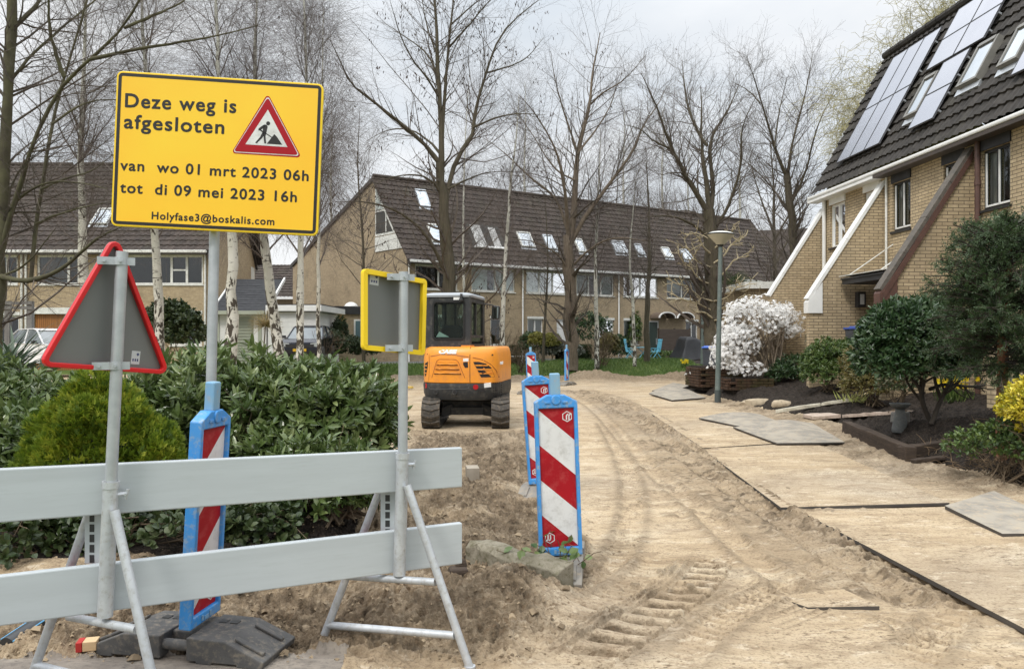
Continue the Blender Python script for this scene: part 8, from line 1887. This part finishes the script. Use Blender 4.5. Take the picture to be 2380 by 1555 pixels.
# cars
def car(name, label, loc, rz, paint, wid=1.72):
    t = thing(name, label, 'car', loc, rz, 'parked cars'); h = wid / 2
    prof = [(-2.0, .30), (-2.05, .55), (-1.98, .80), (-1.75, .90), (-1.0, .96), (1.55, .98), (1.95, .92), (2.0, .60), (1.95, .30)]
    m = MB(); n_ = len(prof); W = [(.0, 1.0), (.0, 1.0)]; vs = []
    for s, ins in ((-h * .94, .97), (-h, 1.0), (h, 1.0), (h * .94, .97)):
        vs += [(s, y * (ins if 1 else 1), .30 + (z - .30) * (1.0 if abs(s) == h else 1.03)) for y, z in prof]
    m.add(vs, [(r_ * n_ + k, r_ * n_ + (k + 1) % n_, (r_ + 1) * n_ + (k + 1) % n_, (r_ + 1) * n_ + k) for r_ in range(3) for k in range(n_)] + [tuple(range(n_)), tuple(3 * n_ + k for k in range(n_ - 1, -1, -1))]); bd = m.build('body', paint, t, world=False, bevel=.04, smooth=30)
    gp = [(-1.05, .95), (-.35, 1.40), (.0, 1.46), (1.0, 1.44), (1.75, .97)]; vs = []
    for s in (-1, 1): vs += [(s * (h * .90 - (z - .95) * .30), y, z) for y, z in gp]
    m = MB(); m.add(vs, [(0, 1, 6, 5), (3, 4, 9, 8), (0, 5, 9, 4), (0, 4, 3, 2, 1), (5, 6, 7, 8, 9)]); m.build('greenhouse', pm('car_glass', (.10, .115, .12), (.16, .18, .185), 1.5, .06, 0, spec=1.0), t, world=False)
    m = MB(); vs = [(s * (h * .90 - (z - .95) * .30 + .004), y, z + .012) for s in (-1, 1) for y, z in gp[1:4]]; m.add(vs + [(a, b, c + .03) for a, b, c in vs], [(0, 1, 4, 3), (1, 2, 5, 4), (6, 9, 10, 7), (7, 10, 11, 8), (0, 3, 9, 6), (2, 8, 11, 5), (0, 6, 7, 1), (1, 7, 8, 2), (3, 4, 10, 9), (4, 5, 11, 10)]); m.build('roof', paint, t, world=False, bevel=.02)
    m = MB()
    for s in (-1, 1): m.tube([(s * h * .90, -1.05, .955), (s * (h * .90 - .135), -.35, 1.42)], .028, 6); m.tube([(s * h * .9, 1.75, .97), (s * (h * .90 - .147), 1.0, 1.45)], .03, 6); m.tube([(s * (h * .9 - .13), .25, 1.45), (s * h * .905, .25, .96)], .03, 6)
    m.build('pillar', paint, t, world=False)
    for s in (-1, 1):
        m = MB(); m.box((s * (h + .10), -.80, 1.02), (.16, .09, .12)); m.box((s * h, -.78, .99), (.12, .04, .03)); m.build('wing_mirror', black_trim, t, world=False, bevel=.02)
        m = MB(); m.prism([(s * h * .88, .62), (s * h * .5, .64), (s * h * .52, .76), (s * h * .86, .80)], (0, -2.06, 0), (1, 0, 0), UP, (0, .12, 0)); m.build('headlight', pm('headlight_glass', (.6, .62, .64), (.45, .47, .5), 3, .1, .3), t, world=False)
        for y in (-1.3, 1.25):
            m = MB(); m.lathe([(.20, -.10), (.31, -.10), (.32, .0), (.31, .10), (.20, .10)], (s * (h - .10), y, .32), 22, Matrix.Rotation(R(90), 3, 'Y')); w_ = m.build('wheel', rubber, t, world=False, smooth=40); m = MB(); m.lathe([(.02, -.06), (.20, -.08), (.20, .08), (.02, .06)], (s * (h - .09), y, .32), 16, Matrix.Rotation(R(90), 3, 'Y')); m.build('rim', galv, w_, world=False, smooth=40)
    m = MB(); m.b(-.26, .26, -2.085, -2.06, .44, .55); m.build('number_plate', pm('yellow_plate', (.80, .50, .02), (.75, .45, .02), 3, .5), t, world=False); m = MB(); m.b(-.55, .55, -2.07, -2.03, .60, .72); m.build('grille', black_trim, t, world=False)
    return t
darkp = pm('dark_blue_car_paint', (.018, .02, .03), (.025, .027, .038), 2, .2, .3); silver = pm('silver_car_paint', (.42, .44, .47), (.36, .38, .41), 2, .25, .5); whitep = pm('white_car_paint', (.78, .78, .78), (.7, .7, .7), 2, .25)
q = P(689, 822, 29.5); car('parked_car', 'dark blue car with a pale bonnet parked before the flat roofed garage', (q[0], q[1] + 2, .62), R(4), darkp, 1.6)
q = P(70, 825, 25.5); car('parked_car', 'white car parked at the left behind the yucca', (q[0], q[1] + 1.2, .42), R(58), whitep, 1.75)
